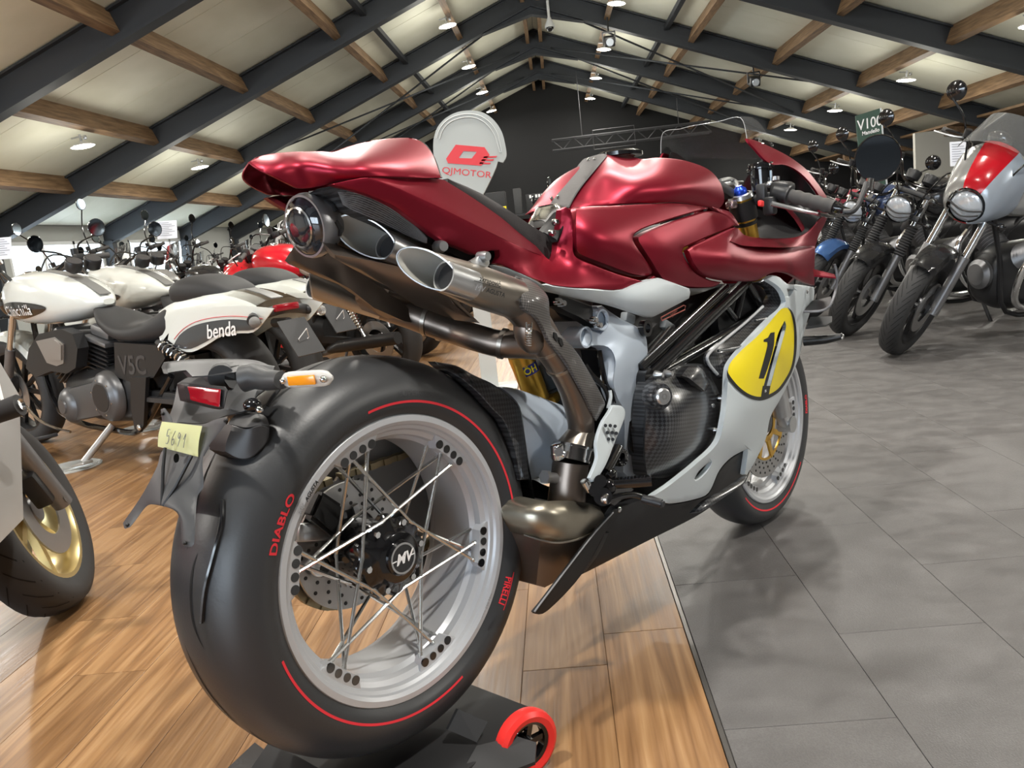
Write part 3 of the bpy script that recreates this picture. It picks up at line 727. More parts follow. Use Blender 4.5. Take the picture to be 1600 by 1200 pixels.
patch('cowl_pad', [(655,219.5),(664,224),(675,238),(683,255),(689,272),(692,278),(686,276),(680,256),(672,240),(663,228)], [(655,219.5,-.005),(675,238,-.05),(692,278,-.11),(664,224,-.02),(686,276,-.11),(663,228,-.02)], BLACK, MB, thick=.02, step=4, edge=.001, inset=0)
TSU = [(575,278,-.117),(605,287.5,-.126),(640,302,-.135),(670,316,-.138),(700,330,-.140),(735,347.5,-.140),(768,364,-.138),(800,379.5,-.134),(830,393,-.126),(852,401,-.104)]
TSL = [(517,288,-.090),(560,299,-.108),(620,325,-.119),(690,376,-.119),(746,398,-.122),(790,416,-.130),(832,434,-.142),(864,445,-.150),(920,450,-.160),(968,452,-.166),(1010,438,-.172),(884,324,-.128),(877,335,-.118),(872,380,-.106),(893,345,-.134),(894,390,-.137),(880,410,-.126),(900,420,-.144),(930,432,-.156),(960,435,-.162),(860,425,-.135)]
patch('tail_top_panel', [(575,278),(600,277.5),(640,278.5),(690,280),(700,285),(740,310),(790,345),(830,377),(852,401),(830,393),(800,379.5),(768,364),(735,347.5),(700,330),(670,316),(640,302),(605,287.5)], TSU+[(640,278.5,-.117),(690,280,-.106),(740,310,-.100),(790,345,-.096),(830,377,-.092)], RED, MB, thick=.006, step=6, mirror=True, edge=.0004, inset=1.2)
patch('tail_side_panel', [(517,288),(550,281),(575,278),(605,287.5),(640,302),(670,316),(700,330),(735,347.5),(768,364),(800,379.5),(830,393),(852,401),(858,406),(862,409),(868,400),(871,375),(875,345),(877,328),(884,324),(891,327),(894.5,340),(895.5,375),(895.5,394),(901,403),(930,415.5),(960,427),(990,436),(1010,439),(1022,431),(1026,434.5),(996,442),(968,452),(920,450.5),(864,445),(832,434),(804,423),(790,416),(775,411),(781,400),(780,391),(768,391),(746,398),(720,388),(690,376),(660,355),(620,325),(590,310),(560,299)], TSU+TSL, RED, MB, thick=.012, step=6, mirror=True, edge=.0006, inset=1.2)
TANKC = [(829,312,.125),(836,345,.10),(860,280,.105),(885,268,.07),(905,258,.035),(930,245,.012),(850,340,.02),(868,318,.0),(890,288,0),(915,259,0),(940,243,0),(965,240,0),(985,243.5,-.025),(1003,248.5,-.062),(1025,246.5,-.090),(1060,249,-.112),(1090,257,-.128),(1110,267,-.140),(1124,283,-.147),(1130.5,300,-.152),(1131,316,-.152),(1110,324,-.152),
   (893,310,-.042),(905,294,-.048),(930,266,-.046),(957,250,-.040),(945,285,-.075),(985,265,-.090),(1030,262,-.122),(1080,268,-.140),
   (905,316,-.060),(935,311,-.085),(965,302,-.108),(1000,293,-.136),(1040,287,-.154),(1080,287,-.166),(1110,296,-.160),
   (884,324,-.050),(910,323,-.076),(950,320.5,-.105),(990,318.5,-.128),(1040,316.5,-.151),(1075,318,-.152),(1060,305,-.163),(1010,308,-.140)]
fT = field(TANKC)
patch('tank', [(836,347),(830,330),(829,312),(838,297),(860,280),(885,268),(905,258),(930,245),(945,241.5),(965,240),(985,243.5),(1003,248.5),(1025,246.5),(1060,249),(1090,257),(1110,267),(1124,283),(1130.5,300),(1131,316),(1124,325.5),(1095,322),(1060,316),(1020,317.5),(990,318.5),(950,320.5),(910,323),(897,326),(891,325),(884,322),(876,326),(871,345),(858,350)], fT, RED, MB, thick=.004, step=5, clip0=True, mirror=True, edge=.001)
patch('tank_side_panel', [(903,323),(950,321.8),(990,319.8),(1020,318.8),(1060,317.3),(1095,323),(1108,325.5),(1085,331.5),(1040,345),(1005,357.5),(991,366),(988.5,373),(992,382),(1005,401),(1019,423),(1018,429),(1008,432),(985,428.5),(950,416),(925,406.5),(908,399.5),(901,393),(899,375),(898.5,345),(899.5,327)],
  [(903,323,-.128),(950,321.8,-.144),(990,319.8,-.151),(1040,317.8,-.155),(1095,323,-.157),(899,345,-.138),(900,380,-.142),(908,359,-.152),(930,372,-.168),(948,383,-.176),(970,396,-.180),(993,409,-.180),(1017,425,-.172),
   (950,345,-.164),(985,350,-.171),(1030,335,-.166),(925,402,-.156),(960,414,-.163),(1000,430,-.168),(990,375,-.180),(940,335,-.154)], RED, MB, thick=.012, step=5, mirror=True, edge=.003)
patch('fairing_panel', [(996,370),(1010,362.5),(1050,347),(1090,334),(1105,330),(1121,332),(1141,341.5),(1149,351),(1140,356.5),(1110,368.5),(1085,379.5),(1068,387),(1066,394),(1072,407),(1085,424),(1108,437),(1127,440.5),(1118,447.5),(1105,450),(1075,449),(1050,443.5),(1036,437.5),(1028,427),(1015,406),(1003,388),(996,376)],
  [(996,370,-.176),(1028,427,-.176),(1105,330,-.166),(1149,351,-.163),(1068,387,-.190),(1040,385,-.192),(1085,424,-.186),(1075,449,-.172),(1050,347,-.178),(1118,447,-.178),(1045,420,-.188),(1100,350,-.176),(1070,365,-.186)], RED, MB, thick=.014, step=5, mirror=True, edge=.004)
patch('front_fairing', [(1074,391),(1080,387),(1110,373),(1148,355.5),(1146,366),(1142,377),(1160,383),(1190,385),(1225,386),(1255,384),(1274,384),(1272.5,420),(1272.5,446),(1256,440),(1244,433),(1232,427),(1220,425),(1204,427),(1183,438),(1170,439.5),(1126,437),(1096,427),(1083,412)],
  [(1074,391,-.194),(1110,373,-.190),(1148,356,-.172),(1142,377,-.198),(1160,383,-.192),(1190,385,-.180),(1225,386,-.176),(1255,384,-.172),(1274,385,-.166),(1272.5,420,-.172),(1272.5,446,-.172),
   (1126,437,-.188),(1170,439,-.196),(1220,425,-.205),(1256,440,-.196),(1100,405,-.206),(1140,410,-.220),(1180,405,-.214),(1220,400,-.204),(1250,410,-.198),(1200,392,-.194),(1262,425,-.188)], RED, MB, thick=.010, step=5, mirror=True, edge=.002)
patch('fairing_shoulder', [(1148,355.5),(1153,357),(1163,367),(1185,371.5),(1220,372.5),(1245,370.5),(1262,363),(1275,351),(1282,341),(1294,335),(1289,349),(1280,366),(1274,384.5),(1255,384.5),(1225,386.5),(1190,385.5),(1160,383.5),(1142,377),(1146,366)],
  [(1148,355.5,-.170),(1163,367,-.155),(1185,371.5,-.158),(1220,372.5,-.168),(1250,368,-.180),(1275,351,-.180),(1288,342,-.172),(1280,366,-.170),(1274,384,-.172),(1255,384,-.194),(1225,386,-.202),(1190,385,-.205),(1160,383,-.205),(1142,377,-.200)], RED, MB, thick=.004, step=4, mirror=True, edge=.001)
patch('upper_fairing', [(1167,216.5),(1176,218),(1190,223.5),(1206,230.5),(1235,246),(1260,265),(1275,283),(1287,300),(1294,314),(1294,335),(1286,338),(1281,330),(1281,309),(1270,291),(1255,274),(1240,263),(1225,257),(1208,257),(1195,249.5),(1180,233),(1170,222)],
  [(1167,216.5,-.125),(1180,228,-.138),(1208,257,-.168),(1206,230.5,-.140),(1235,246,-.156),(1260,265,-.168),(1275,283,-.174),(1294,314,-.180),(1294,335,-.180),(1281,320,-.200),(1255,274,-.186),(1225,257,-.176)], RED, MB, thick=.006, step=5, mirror=True, edge=.0015)
patch('fairing_lining', [(1167,216.5),(1176,218),(1190,223.5),(1206,230.5),(1235,246),(1260,265),(1275,283),(1287,300),(1294,314),(1294,335),(1286,338),(1281,330),(1281,309),(1270,291),(1255,274),(1240,263),(1225,257),(1208,257),(1195,249.5),(1180,233),(1170,222)],
  [(1167,216.5,-.125),(1180,228,-.138),(1208,257,-.168),(1206,230.5,-.140),(1235,246,-.156),(1260,265,-.168),(1275,283,-.174),(1294,314,-.180),(1294,335,-.180),(1281,320,-.200),(1255,274,-.186),(1225,257,-.176)], BLACK, MB, lift=-.013, thick=0, step=5, mirror=True, edge=.0015)
def nose(bm):
    rings = []
    for k in range(9):
        t = k/8*PI/2; sc = math.cos(t); xx = 1.50+.17*math.sin(t)
        rings.append([V((xx-(.10*max(0, math.sin(a))*sc), .150*sc*math.cos(a), .80+.155*sc*math.sin(a)+.012)) for a in [2*PI*q/32 for q in range(32)]])
    loft(bm, rings, True, False)
O('nose_cone', RED, MB, nose)
patch('cockpit_liner', [(1194,249),(1208,256),(1225,256),(1240,262),(1255,273),(1270,290),(1282,308),(1286,325),(1282,342),(1275,352),(1262,364),(1240,372),(1185,372.5),(1163,368),(1152,357),(1158,320),(1170,280)],
  [(1194,249,-.075),(1225,256,-.090),(1255,273,-.120),(1282,308,-.172),(1280,345,-.160),(1262,364,-.160),(1230,372,-.150),(1185,372,-.135),(1160,340,-.020),(1200,300,-.055),(1240,310,-.085),(1262,320,-.120),(1230,350,-.11)], BLACK, MB, thick=.01, step=8, edge=0)
# seat
def seat(bm):
    st = [((698,285),(704,283)), ((720,297),(727,292)), ((745,313),(752,304)), ((770,331),(778,320)), ((795,349),(803,336)), ((818,367),(826,352)), ((838,385),(846,364)), ((853,400),(862,374)), ((858,403),(869,382))]
    rings = []
    for (lo, hi) in st:
        a = P(*lo, -.094); h = P(*hi, -.080); zt = h.z+.004
        rings.append([V((a.x, -.096, a.z-.004)), V((a.x+.001, -.096, a.z+.006)), V((h.x, -.086, zt-.005)), V((h.x, -.062, zt+.001)), V((h.x, 0, zt-.004)), V((h.x, .062, zt+.001)), V((h.x, .086, zt-.005)), V((a.x+.001, .096, a.z+.006)), V((a.x, .096, a.z-.004))])
    loft(bm, rings, True, True)
O('seat', SEATM, MB, seat, 50)
O('seat_frame', BLACK, MB, lambda bm: box(bm, (.33, 0, .86), (.30, .17, .05), Matrix.Rotation(.42, 3, 'Y')))
# tank strap with buckle
o = patch('tank_strap', [(847,332),(868,306),(890,279),(912,250),(921,245.5),(944,240),(949,243),(944,249),(928,268),(910,290),(898,308),(889,325),(873,324)], fT, LEATH, MB, thick=.004, step=4, lift=.007, edge=.002)
for (u, v) in ((862,310),(872,308),(919,250),(929,249)):
    q = P(u, v, float(fT([(u, v)])[0])-.010); O('rivet', CHROME, o, lambda bm: ball(bm, q, .0048, (1, .7, 1), 10))
patch('strap_buckle', [(846,322),(870,318),(877,323),(872,335),(858,352),(834,357),(832,350),(838,338)], [(846,322,.015),(870,318,-.050),(877,323,-.062),(872,335,-.066),(858,352,-.064),(834,357,-.010),(838,338,.0),(854,340,-.040)], CHROME, MB, thick=.012, step=4, edge=.002, lift=.004)
patch('buckle_face', [(836,344),(852,343),(858,346),(862,338),(872,326),(876,325),(873,335),(859,351),(836,357),(832,352)], [(846,322,.015),(870,318,-.050),(877,323,-.062),(872,335,-.066),(858,352,-.064),(834,357,-.010),(838,338,.0),(854,340,-.040)], PLAST, MB, thick=.01, step=4, edge=.001, lift=.008)
patch('strap_anchor', [(862,344),(873,331),(880,329),(883,345),(878,362),(871,378),(866,374),(856,368),(846,363)], [(862,344,-.085),(880,329,-.112),(883,345,-.122),(871,378,-.112),(846,363,-.075),(866,360,-.100)], BLACK, MB, thick=.012, step=4, edge=.002)
for (u, v) in ((869,347),(863.5,364)):
    q = P(u, v, -.116); O('anchor_bolt', CHROME, MB, lambda bm: lathe(bm, [(0, -.004), (.0045, -.004), (.0065, .0), (.0065, .006)], q, (0, 1, 0), 14))
O('filler_ring', GLOSS, MB, lambda bm: lathe(bm, [(.036, .0), (.044, .004), (.052, .0), (.052, -.008), (.036, -.008)], (.845, 0, 1.069), (.05, 0, 1), 40, closed_prof=True))
O('filler_cap', ALU, MB, lambda bm: lathe(bm, [(0, .006), (.030, .004), (.036, -.004)], (.845, 0, 1.066), (.05, 0, 1), 32))
# white frame trim under the tank
patch('frame_trim', [(845,445),(853,443),(864,446),(900,450),(920,451),(968,452.8),(996,442.8),(1022,434.5),(1030,434.5),(1055,443),(1077,451),(1078.5,457),(1076.5,466),(1050,480),(1018,496),(1011,494.5),(957,477),(907,466),(873,458),(853,452.5)],
  [(845,445,-.145),(864,446,-.152),(920,451,-.161),(968,453,-.167),(1022,434.5,-.176),(1030,434.5,-.178),(1077,451,-.183),(1076,463,-.178),(1018,492,-.160),(1016,483,-.178),(973,474,-.168),(957,477,-.152),(907,466,-.145),(920,458,-.164),(1030,455,-.186)], WHITE, MB, thick=.012, step=5, mirror=True, edge=.003)
patch('trim_tail', [(770,414),(790,418),(806,424),(832,436),(846,444),(850,450),(836,446),(815,438),(800,432),(782,424)], [(770,414,-.125),(806,424,-.135),(846,444,-.146),(850,450,-.142),(815,438,-.132),(782,424,-.122)], WHITE, MB, thick=.01, step=4, mirror=True, edge=.001)
# pivot plate
patch('pivot_plate', [(931,479),(940,477),(953,487),(970,498),(997,512),(1009,527),(1012,550),(1015,573),(1009,578),(1013,603),(1005,612),(1005,660),(1005,705),(1004,742),(997,750),(985,749),(972,738),(974,690),(972,640),(963,622),(957,600),(960,565),(954,548),(943,541.5),(905,541),(897,533),(897,521),(904,513.5),(914,513),(938,520),(946,512),(945,500),(938,490)],
  [(940,480,-.118),(970,498,-.132),(997,512,-.140),(1009,527,-.142),(1015,573,-.142),(1005,612,-.142),(1005,705,-.138),(997,750,-.134),(975,740,-.126),(972,690,-.140),(970,640,-.150),(965,600,-.156),(964,560,-.158),(950,543,-.140),(905,541,-.120),(897,525,-.115),(914,513,-.118),(945,505,-.140),(985,560,-.152),(990,600,-.146),(985,650,-.148)], SILVER, MB, thick=.03, step=6, edge=.004, smooth=22)
for (u, v, r, y) in ((910,527,.021,-.119),(936,500,.021,-.130)):
    q = P(u, v, y); pb = O('frame_boss', SILVER, MB, lambda bm: lathe(bm, [(r*.78, -.004), (r*.86, -.010), (r, -.010), (r, .03)], q, (0, 1, 0), 32))
    O('boss_plug', mat('boss_blue', (.25, .32, .42), .4, .4), pb, lambda bm: lathe(bm, [(0, -.002), (r*.8, -.002), (r*.8, .01)], q, (0, 1, 0), 32))
# pivot window and eccentric ring
def oval(c, rx, rz, tilt=0., n=28): return [V((c.x+rx*math.cos(t)*math.cos(tilt)-rz*math.sin(t)*math.sin(tilt), c.y, c.z+rx*math.cos(t)*math.sin(tilt)+rz*math.sin(t)*math.cos(tilt))) for t in [2*PI*k/n for k in range(n)]]
q = P(992, 679, -.147); O('pivot_badge', GLOSS, MB, lambda bm: prism(bm, oval(q, .020, .046), (0, .012, 0))); O('badge_window', mat('ice_alloy', (.55, .62, .68), .25, .5), MB, lambda bm: [prism(bm, oval(q+V((.002, -.003, -.006)), .012, .028), (0, .004, 0)), ball(bm, q+V((.002, -.003, -.006)), .009, (1, .5, 1), 14)])
q = P(969, 714, -.152); O('pivot_nut', GLOSS, MB, lambda bm: lathe(bm, [(.009, -.006), (.017, -.008), (.019, -.002), (.019, .02), (.009, .02)], q, (0, 1, 0), 32, closed_prof=True)); O('nut_dots', ALU, MB, lambda bm: [cyl(bm, q+V((.0145*math.cos(t), -.0085, .0145*math.sin(t))), q+V((.0145*math.cos(t), -.006, .0145*math.sin(t))), .0012, 6) for t in [2*PI*k/12 for k in range(12)]])
# swingarm block, hugger, shock
patch('swingarm', [(778,604),(800,606),(835,617),(870,630),(905,643),(915,690),(900,735),(867,737),(830,750),(826,735),(818,680),(811,637),(800,622)], [(778,604,-.045),(835,617,-.055),(905,643,-.07),(900,735,-.075),(830,750,-.082),(818,680,-.09),(845,680,-.092),(870,690,-.085),(800,622,-.07)], SILVER, MB, thick=.10, step=8, edge=.004, smooth=25)
def arm_left(bm):
    pr = [(.60, .085, .46), (.40, .10, .50), (.22, .115, .49), (.06, .12, .46), (-.05, .12, .455)]
    hs = [.085, .100, .125, .110, .055]; rings = []
    for (x, y, z), h in zip(pr, hs): rings.append([V((x, y-.018, z-h)), V((x, y+.022, z-h*.8)), V((x, y+.026, z+h*.8)), V((x, y-.016, z+h))])
    loft(bm, rings, True, True)
    lathe(bm, [(0, .06), (.062, .06), (.066, .075), (.066, .13), (.05, .145), (0, .145)], RA, (0, 1, 0), 40)
O('swingarm_blade', mat('swingarm_grey', (.24, .25, .26), .45, .4), MB, arm_left, 30)
patch('hugger', [(680,565),(712,571),(740,586),(770,600),(792,617),(811,637),(818,680),(826,735),(828,750),(813,750),(806,710),(797,680),(785,655),(770,640),(745,612),(715,588),(690,575)], [(680,565,-.02),(740,586,-.085),(792,617,-.092),(818,680,-.096),(828,750,-.096),(813,750,-.108),(797,680,-.110),(770,640,-.106),(715,588,-.085),(690,575,-.05)], CARB, MB, thick=.02, step=6, edge=.002)
def hugger_top(bm):
    rings = []
    for k in range(22):
        a = math.radians(-8+k*2.9); rings.append([polar(RA, .315, a, -.098), polar(RA, .334, a, -.07), polar(RA, .338, a, 0), polar(RA, .334, a, .07), polar(RA, .315, a, .1)])
    loft(bm, rings, False); bmesh.ops.solidify(bm, geom=bm.faces[:], thickness=.003)
O('hugger_bridge', CARB, MB, hugger_top)
q = P(826, 588, .0)
sh = O('shock_reservoir', GOLD, MB, lambda bm: lathe(bm, [(0, -.055), (.024, -.055), (.026, -.050), (.026, .05), (.0, .055)], q, (-.28, .1, 1), 28))
sax = V((-.28, .1, 1)).normalized(); sx_, sy_ = frame_of(sax)
def on_cyl(c, r, ax, ref):
    e1 = (V(ref)-ax*V(ref).dot(ax)).normalized(); e2 = ax.cross(e1)
    return lambda x, y: c+ax*y+(e1*math.cos(x/r)+e2*math.sin(x/r))*(r+.0006)
_lf = on_cyl(q+sax*.018, .026, sax, (-.5, -1, 0))
O('reservoir_label', mat('label_blue', (.03, .035, .22), .5), sh, lambda bm: loft(bm, [[_lf(-.014+.036*k/12, -.010), _lf(-.014+.036*k/12, .011)] for k in range(13)], False))
text_on('label_lettering', 'ÖH', lambda x, y: _lf(x, y)+(_lf(x, y)-(q+sax*.018)).normalized()*.0008, .019, YEL, sh, .0004, 0, 1)
O('shock_body', mat('shock_grey', (.08, .10, .12), .35, .6), MB, lambda bm: lathe(bm, [(0, -.06), (.027, -.06), (.027, -.02), (.030, -.018), (.030, -.01), (.027, -.008), (.027, .05), (0, .055)], P(857, 598, .01), (-.28, .1, 1), 28))
O('shock_collar', GOLD, MB, lambda bm: lathe(bm, [(0, -.012), (.034, -.012), (.036, -.004), (.034, .006), (0, .006)], P(849, 622, .01), (-.28, .1, 1), 28))
# ---- exhaust
def ring4(L, R_, T, B_, n=28):
    L, R_, T, B_ = [P(*q) for q in (L, R_, T, B_)]; c = (L+R_+T+B_)/4; a = (R_-L)/2; b_ = (T-B_)/2
    return c, [c+a*math.cos(t)+b_*math.sin(t) for t in [2*PI*k/n for k in range(n)]], a, b_
def silencer(name, L, R_, T, B_, ctr, rad, core, mats, nm):
    n = 36; c, rim, a, b_ = ring4(L, R_, T, B_, n); e = P(*ctr); d = (e-c).normalized()
    x = (a-d*a.dot(d)).normalized(); y = (b_-d*b_.dot(d)-x*(b_-d*b_.dot(d)).dot(x)).normalized()
    circ = lambda p, r: [p+x*(r*math.cos(t))+y*(r*math.sin(t)) for t in [2*PI*k/n for k in range(n)]]
    def place(mir, bm):
        out = [rim, [p+d*.004+(p-c)*.02 for p in rim], circ(c+d*.105, rad), circ(e, rad*.98), circ(e+d*.018, rad*.7)]
        sh_ = lambda ring: [V((p.x, -p.y, p.z)) for p in ring] if mir else ring
        loft(bm, [sh_(r) for r in out], True, True if False else False)
    def inner(mir, bm):
        sh_ = lambda ring: [V((p.x, -p.y, p.z)) for p in ring] if mir else ring
        i0 = [p+(c-p)*.045 for p in rim]
        loft(bm, [sh_(rim), sh_(i0), sh_(circ(c+d*.105, rad*.95)), sh_(circ(c+d*.125, rad*.5))], True)
    cc = P(*core[:3])
    def corep(mir, bm):
        r = core[3]; ax = d; s_ = (lambda v: V((v.x, -v.y, v.z))) if mir else (lambda v: v)
        rg = lambda p, q: [s_(p+x*(q*math.cos(t))+y*(q*math.sin(t))) for t in [2*PI*k/n for k in range(n)]]
        loft(bm, [rg(cc+d*.06, r), rg(cc, r), rg(cc, r*.88), rg(cc+d*.06, r*.88)], True)
    def corehole(mir, bm):
        r = core[3]*.88; s_ = (lambda v: V((v.x, -v.y, v.z))) if mir else (lambda v: v)
        rg = lambda p, q: [s_(p+x*(q*math.cos(t))+y*(q*math.sin(t))) for t in [2*PI*k/n for k in range(n)]]
        loft(bm, [rg(cc+d*.008, r), rg(cc+d*.055, r)], True, True)
    for mir in (False, True):
        o = O(name, mats[0], MB, lambda bm: place(mir, bm), 40)
        O('rim_highlight', ALU, o, lambda bm: tube(bm, [V((p.x, -p.y, p.z)) if mir else p for p in rim+rim[:1]], .0016, 6))  # bright metal tube drawn as the highlight along the cut rim
        O('outlet', TITIN, o, lambda bm: inner(mir, bm), 40)
        O('core_pipe', ALU, o, lambda bm: corep(mir, bm), 40); O('core_bore', mat('bore_black', (.012, .012, .013), .9), o, lambda bm: corehole(mir, bm), 40)  # bore is a near-black capped plug inside the core pipe
silencer('outer_silencer', (620,402,-.114), (716,438,-.186), (668,391.4,-.150), (668,448.6,-.150), (803,467,-.160), .0345, (693,431,-.168,.0240), (TITAN,), 0)
silencer('inner_silencer', (523.6,352,-.030), (619,388,-.100), (571.3,340.8,-.065), (571.3,399.2,-.065), (745,450,-.045), .0335, (602,384,-.084,.0215), (TITAN,), 0)
def belly_muffler(mir):
    s = -1 if mir else 1
    def f(bm):
        A = [(523,398,-.066),(560,404,-.075),(604,412,-.080),(660,425,-.09),(700,462,-.120),(712,478,-.122)]
        Bq = [(516,400,-.045),(560,425,-.045),(604,447,-.048),(650,478,-.055),(710,500,-.065),(750,505,-.075)]
        rings = []
        for a, b_ in zip(A, Bq):
            pa, pb_ = P(*a), P(*b_); m_ = (pa+pb_)/2+V((0, -.006, -.006)); h = (pa+pb_)/2+V((0, .03, .03)); rings.append([V((p.x, s*p.y, p.z)) for p in (pa, m_, pb_, h)])
        loft(bm, rings, True, True)
    return f
for mir in (False, True): O('silencer_shell', TITAND, MB, belly_muffler(mir), 60)
# monogram and maker print on the outer silencer
A0, A1 = P(742, 436, -.1940), P(784, 449, -.1960)
ex = (A1-A0).normalized(); ey = V((-.12, 0, 1)); ey = (ey-ex*ey.dot(ex)).normalized()
for (t, u, v, s_, m_) in (('akrapovič', 766, 440.5, .0118, BLKP), ('AGUSTA', 774, 457.5, .0108, BLKP)):
    text_on('silencer_lettering', t, plane_fn(P(u, v, -.1966), ex, ey), s_, m_, MB, .0002, .2 if t == 'AGUSTA' else 0)
text_on('silencer_lettering', 'MV', plane_fn(P(749, 450.5, -.1962), ex, ey), .0145, GRYP, MB, 0, .35)
O('lettering_rule', BLKP, MB, lambda bm: bar(bm, P(741, 438.5, -.1962), P(783, 450.5, -.1966), .0006, .0008))
# pipework
YP = -.150
pipe_pts = [(800,466,-.150),(818,480,-.152),(836,508,-.154),(856,538,-.156),(874,566,-.157),(892,600,-.156),(903,635,-.150),(908,665,-.142),(905,690,-.135)]
O('exhaust_pipe', TITAND, MB, lambda bm: tube(bm, pline(pipe_pts), [.034, .034, .031, .0285, .0270, .0265, .0260, .0255, .026], 24, True, 6))
for k in (3, 4): 
    a, b_ = P(*pipe_pts[k]), P(*pipe_pts[k+1]); d = (b_-a).normalized(); O('weld_ring', TITAN, MB, lambda bm: tube(bm, [a+d*.004, a+d*.010], .0292, 24))
O('exhaust_joint', TITAND, MB, lambda bm: ball(bm, P(832, 512, -.150), .038, (1, .8, 1.25), 24))
cross = [(845,540,-.125),(815,538,-.10),(780,537,-.07),(745,528,-.03),(710,517,.02),(670,503,.06),(640,490,.09),(600,475,.12)]
O('crossover_pipe', TITAND, MB, lambda bm: tube(bm, pline(cross), [.027, .026, .025, .025, .025, .026, .028, .030], 24, True, 6))
for (u, v, y, r) in ((786,537,-.075,.0285),(690,510,.045,.028),(668,501,.062,.029)):
    a = P(u, v, y); d = (P(745, 528, -.03)-P(786, 537, -.075)).normalized(); O('pipe_band', TITAN, MB, lambda bm: tube(bm, [a-d*.004, a+d*.004], r, 24))
def spring(a, b_, r, turns, w, n=8):
    def f(bm):
        a_, c_ = P(*a), P(*b_); d = (c_-a_); L = d.length; d.normalize(); x, y = frame_of(d)
        tube(bm, [a_+d*(L*k/(turns*n))+(x*math.cos(2*PI*k/n)+y*math.sin(2*PI*k/n))*r for k in range(turns*n+1)], w, 6)
    return f
O('exhaust_spring', CHROME, MB, spring((826,508,-.19), (826,540,-.185), .005, 9, .0012))
O('spring_hook', CHROME, MB, lambda bm: tube(bm, pline([(822,504,-.190),(823,517,-.193),(826,521,-.194),(830,517,-.193),(831,504,-.190)]), .0016, 6, True, 4))
O('hanger', ALU, MB, lambda bm: [prism(bm, pline([(735,408,-.165),(752,398,-.160),(764,402,-.160),(765,412,-.168),(758,424,-.175),(745,418,-.17)]), (0, .006, 0)), lathe(bm, [(0, -.008), (.007, -.008), (.009, 0), (.009, .012)], P(757,401,-.165), (0, 1, 0), 14)])
O('hanger_bolt', ALU, MB, lambda bm: lathe(bm, [(0, -.008), (.008, -.008), (.010, 0), (.010, .015)], P(690,385,-.12), (.3, 1, 0), 14))
patch('heat_shield', [(815,434),(828,438),(840,446),(852,457),(857,467),(859,490),(862,509),(880,527),(900,549),(920,581),(945,628),(944,636),(932,658),(927,650),(914,619),(882,563),(858,534),(848,513),(838,497),(816,481),(813,460)],
  [(815,434,-.170),(840,446,-.176),(857,467,-.180),(859,490,-.186),(862,509,-.186),(900,549,-.178),(945,628,-.165),(932,658,-.172),(914,619,-.190),(882,563,-.196),(848,513,-.198),(816,481,-.194),(814,458,-.192),(836,470,-.204),(880,540,-.196)], CARBS, MB, thick=.006, step=5, edge=.002)
O('shield_slot', BLACK, MB, lambda bm: [prism(bm, pline([(866+k,519+k*1.0,-.199),(870+k,521+k,-.199),(873+k,531+k,-.199),(870+k,534+k,-.199),(866+k,527+k,-.199)]), (0, .003, 0)) for k in (0, 8)])
patch('shield_lug', [(799,435),(806,431),(814,434),(816,444),(808,444)], [(799,435,-.165),(816,444,-.172),(806,431,-.165),(808,444,-.17)], BLACK, MB, thick=.02, step=4)
# collector, clamp and catalyst box under the engine
cx0, cx1 = P(911, 672, -.140), P(897, 700, -.138); cx2 = P(889, 745, -.136); cx3 = P(884, 795, -.130)
O('collector_cone', TITAN, MB, lambda bm: tube(bm, [cx0, (cx0*2+cx1)/3, cx1, P(893, 715, -.138)], [.0255, .027, .034, .036], 28))
O('collector_pipe', TITAND, MB, lambda bm: tube(bm, [P(892, 722, -.138), cx2, cx3], [.0345, .0345, .0365], 28))
def clamp(bm):
    a, b_ = P(896, 699, -.138), P(892, 719, -.138); tube(bm, [a, b_], .0385, 32); d = (b_-a).normalized()
    for q in (a, b_): tube(bm, [q-d*.002, q+d*.002], .0405, 32)
cl = O('pipe_clamp', CHROME, MB, clamp)
O('clamp_bolt', CHROME, cl, lambda bm: [box(bm, P(871, 706, -.165), (.02, .018, .03), None, .004), cyl(bm, P(866, 705, -.17), P(882, 710, -.185), .007, 10), tube(bm, [P(873, 706, -.178), P(873, 706, -.186)], .009, 6)])
O('sensor_boss', ALU, MB, lambda bm: [cyl(bm, P(853, 745, -.13), P(868, 747, -.13), .010, 14), cyl(bm, P(850, 745, -.13), P(855, 745, -.13), .013, 6)])
def catalyst(bm):
    top = [(822,787,-.14),(850,783,-.165),(885,782,-.172),(920,786,-.168),(936,792,-.16),(940,800,-.10)]
    mid = [(818,805,-.145),(845,806,-.175),(880,808,-.186),(918,806,-.182),(944,806,-.170),(948,812,-.10)]
    low = [(819,835,-.130),(845,843,-.158),(872,847,-.168),(905,841,-.168),(935,826,-.160),(944,826,-.10)]
    rings = []
    for L in (top, mid, low):
        F_ = pline(L); back = [V((p.x, .13, p.z)) for p in reversed(F_)]; rings.append(F_+back)
    loft(bm, rings, True, True)
O('catalyst_dome', mat('titanium_gold', (.34, .31, .25), .34, .9, grain=(12, .3)), MB, catalyst, 70)
def catalyst_low(bm):
    top = [(819,836,-.128),(845,844,-.156),(872,848,-.166),(905,842,-.166),(935,827,-.158)]
    bot = [(819,909,-.085),(838,914,-.100),(851,918,-.105),(868,909,-.115),(905,870,-.14)]
    rings = []
    for L in (top, bot):
        F_ = pline(L); back = [V((p.x, .12, p.z)) for p in reversed(F_)]; rings.append(F_+back)
    loft(bm, rings, True, True)
O('catalyst_box', TITAND, MB, catalyst_low, 30)
O('weld_seam', TITAN, MB, lambda bm: tube(bm, pline([(819,836,-.130),(845,844,-.158),(872,848,-.169),(905,842,-.169),(935,827,-.161)]), .0022, 6, True, 6))
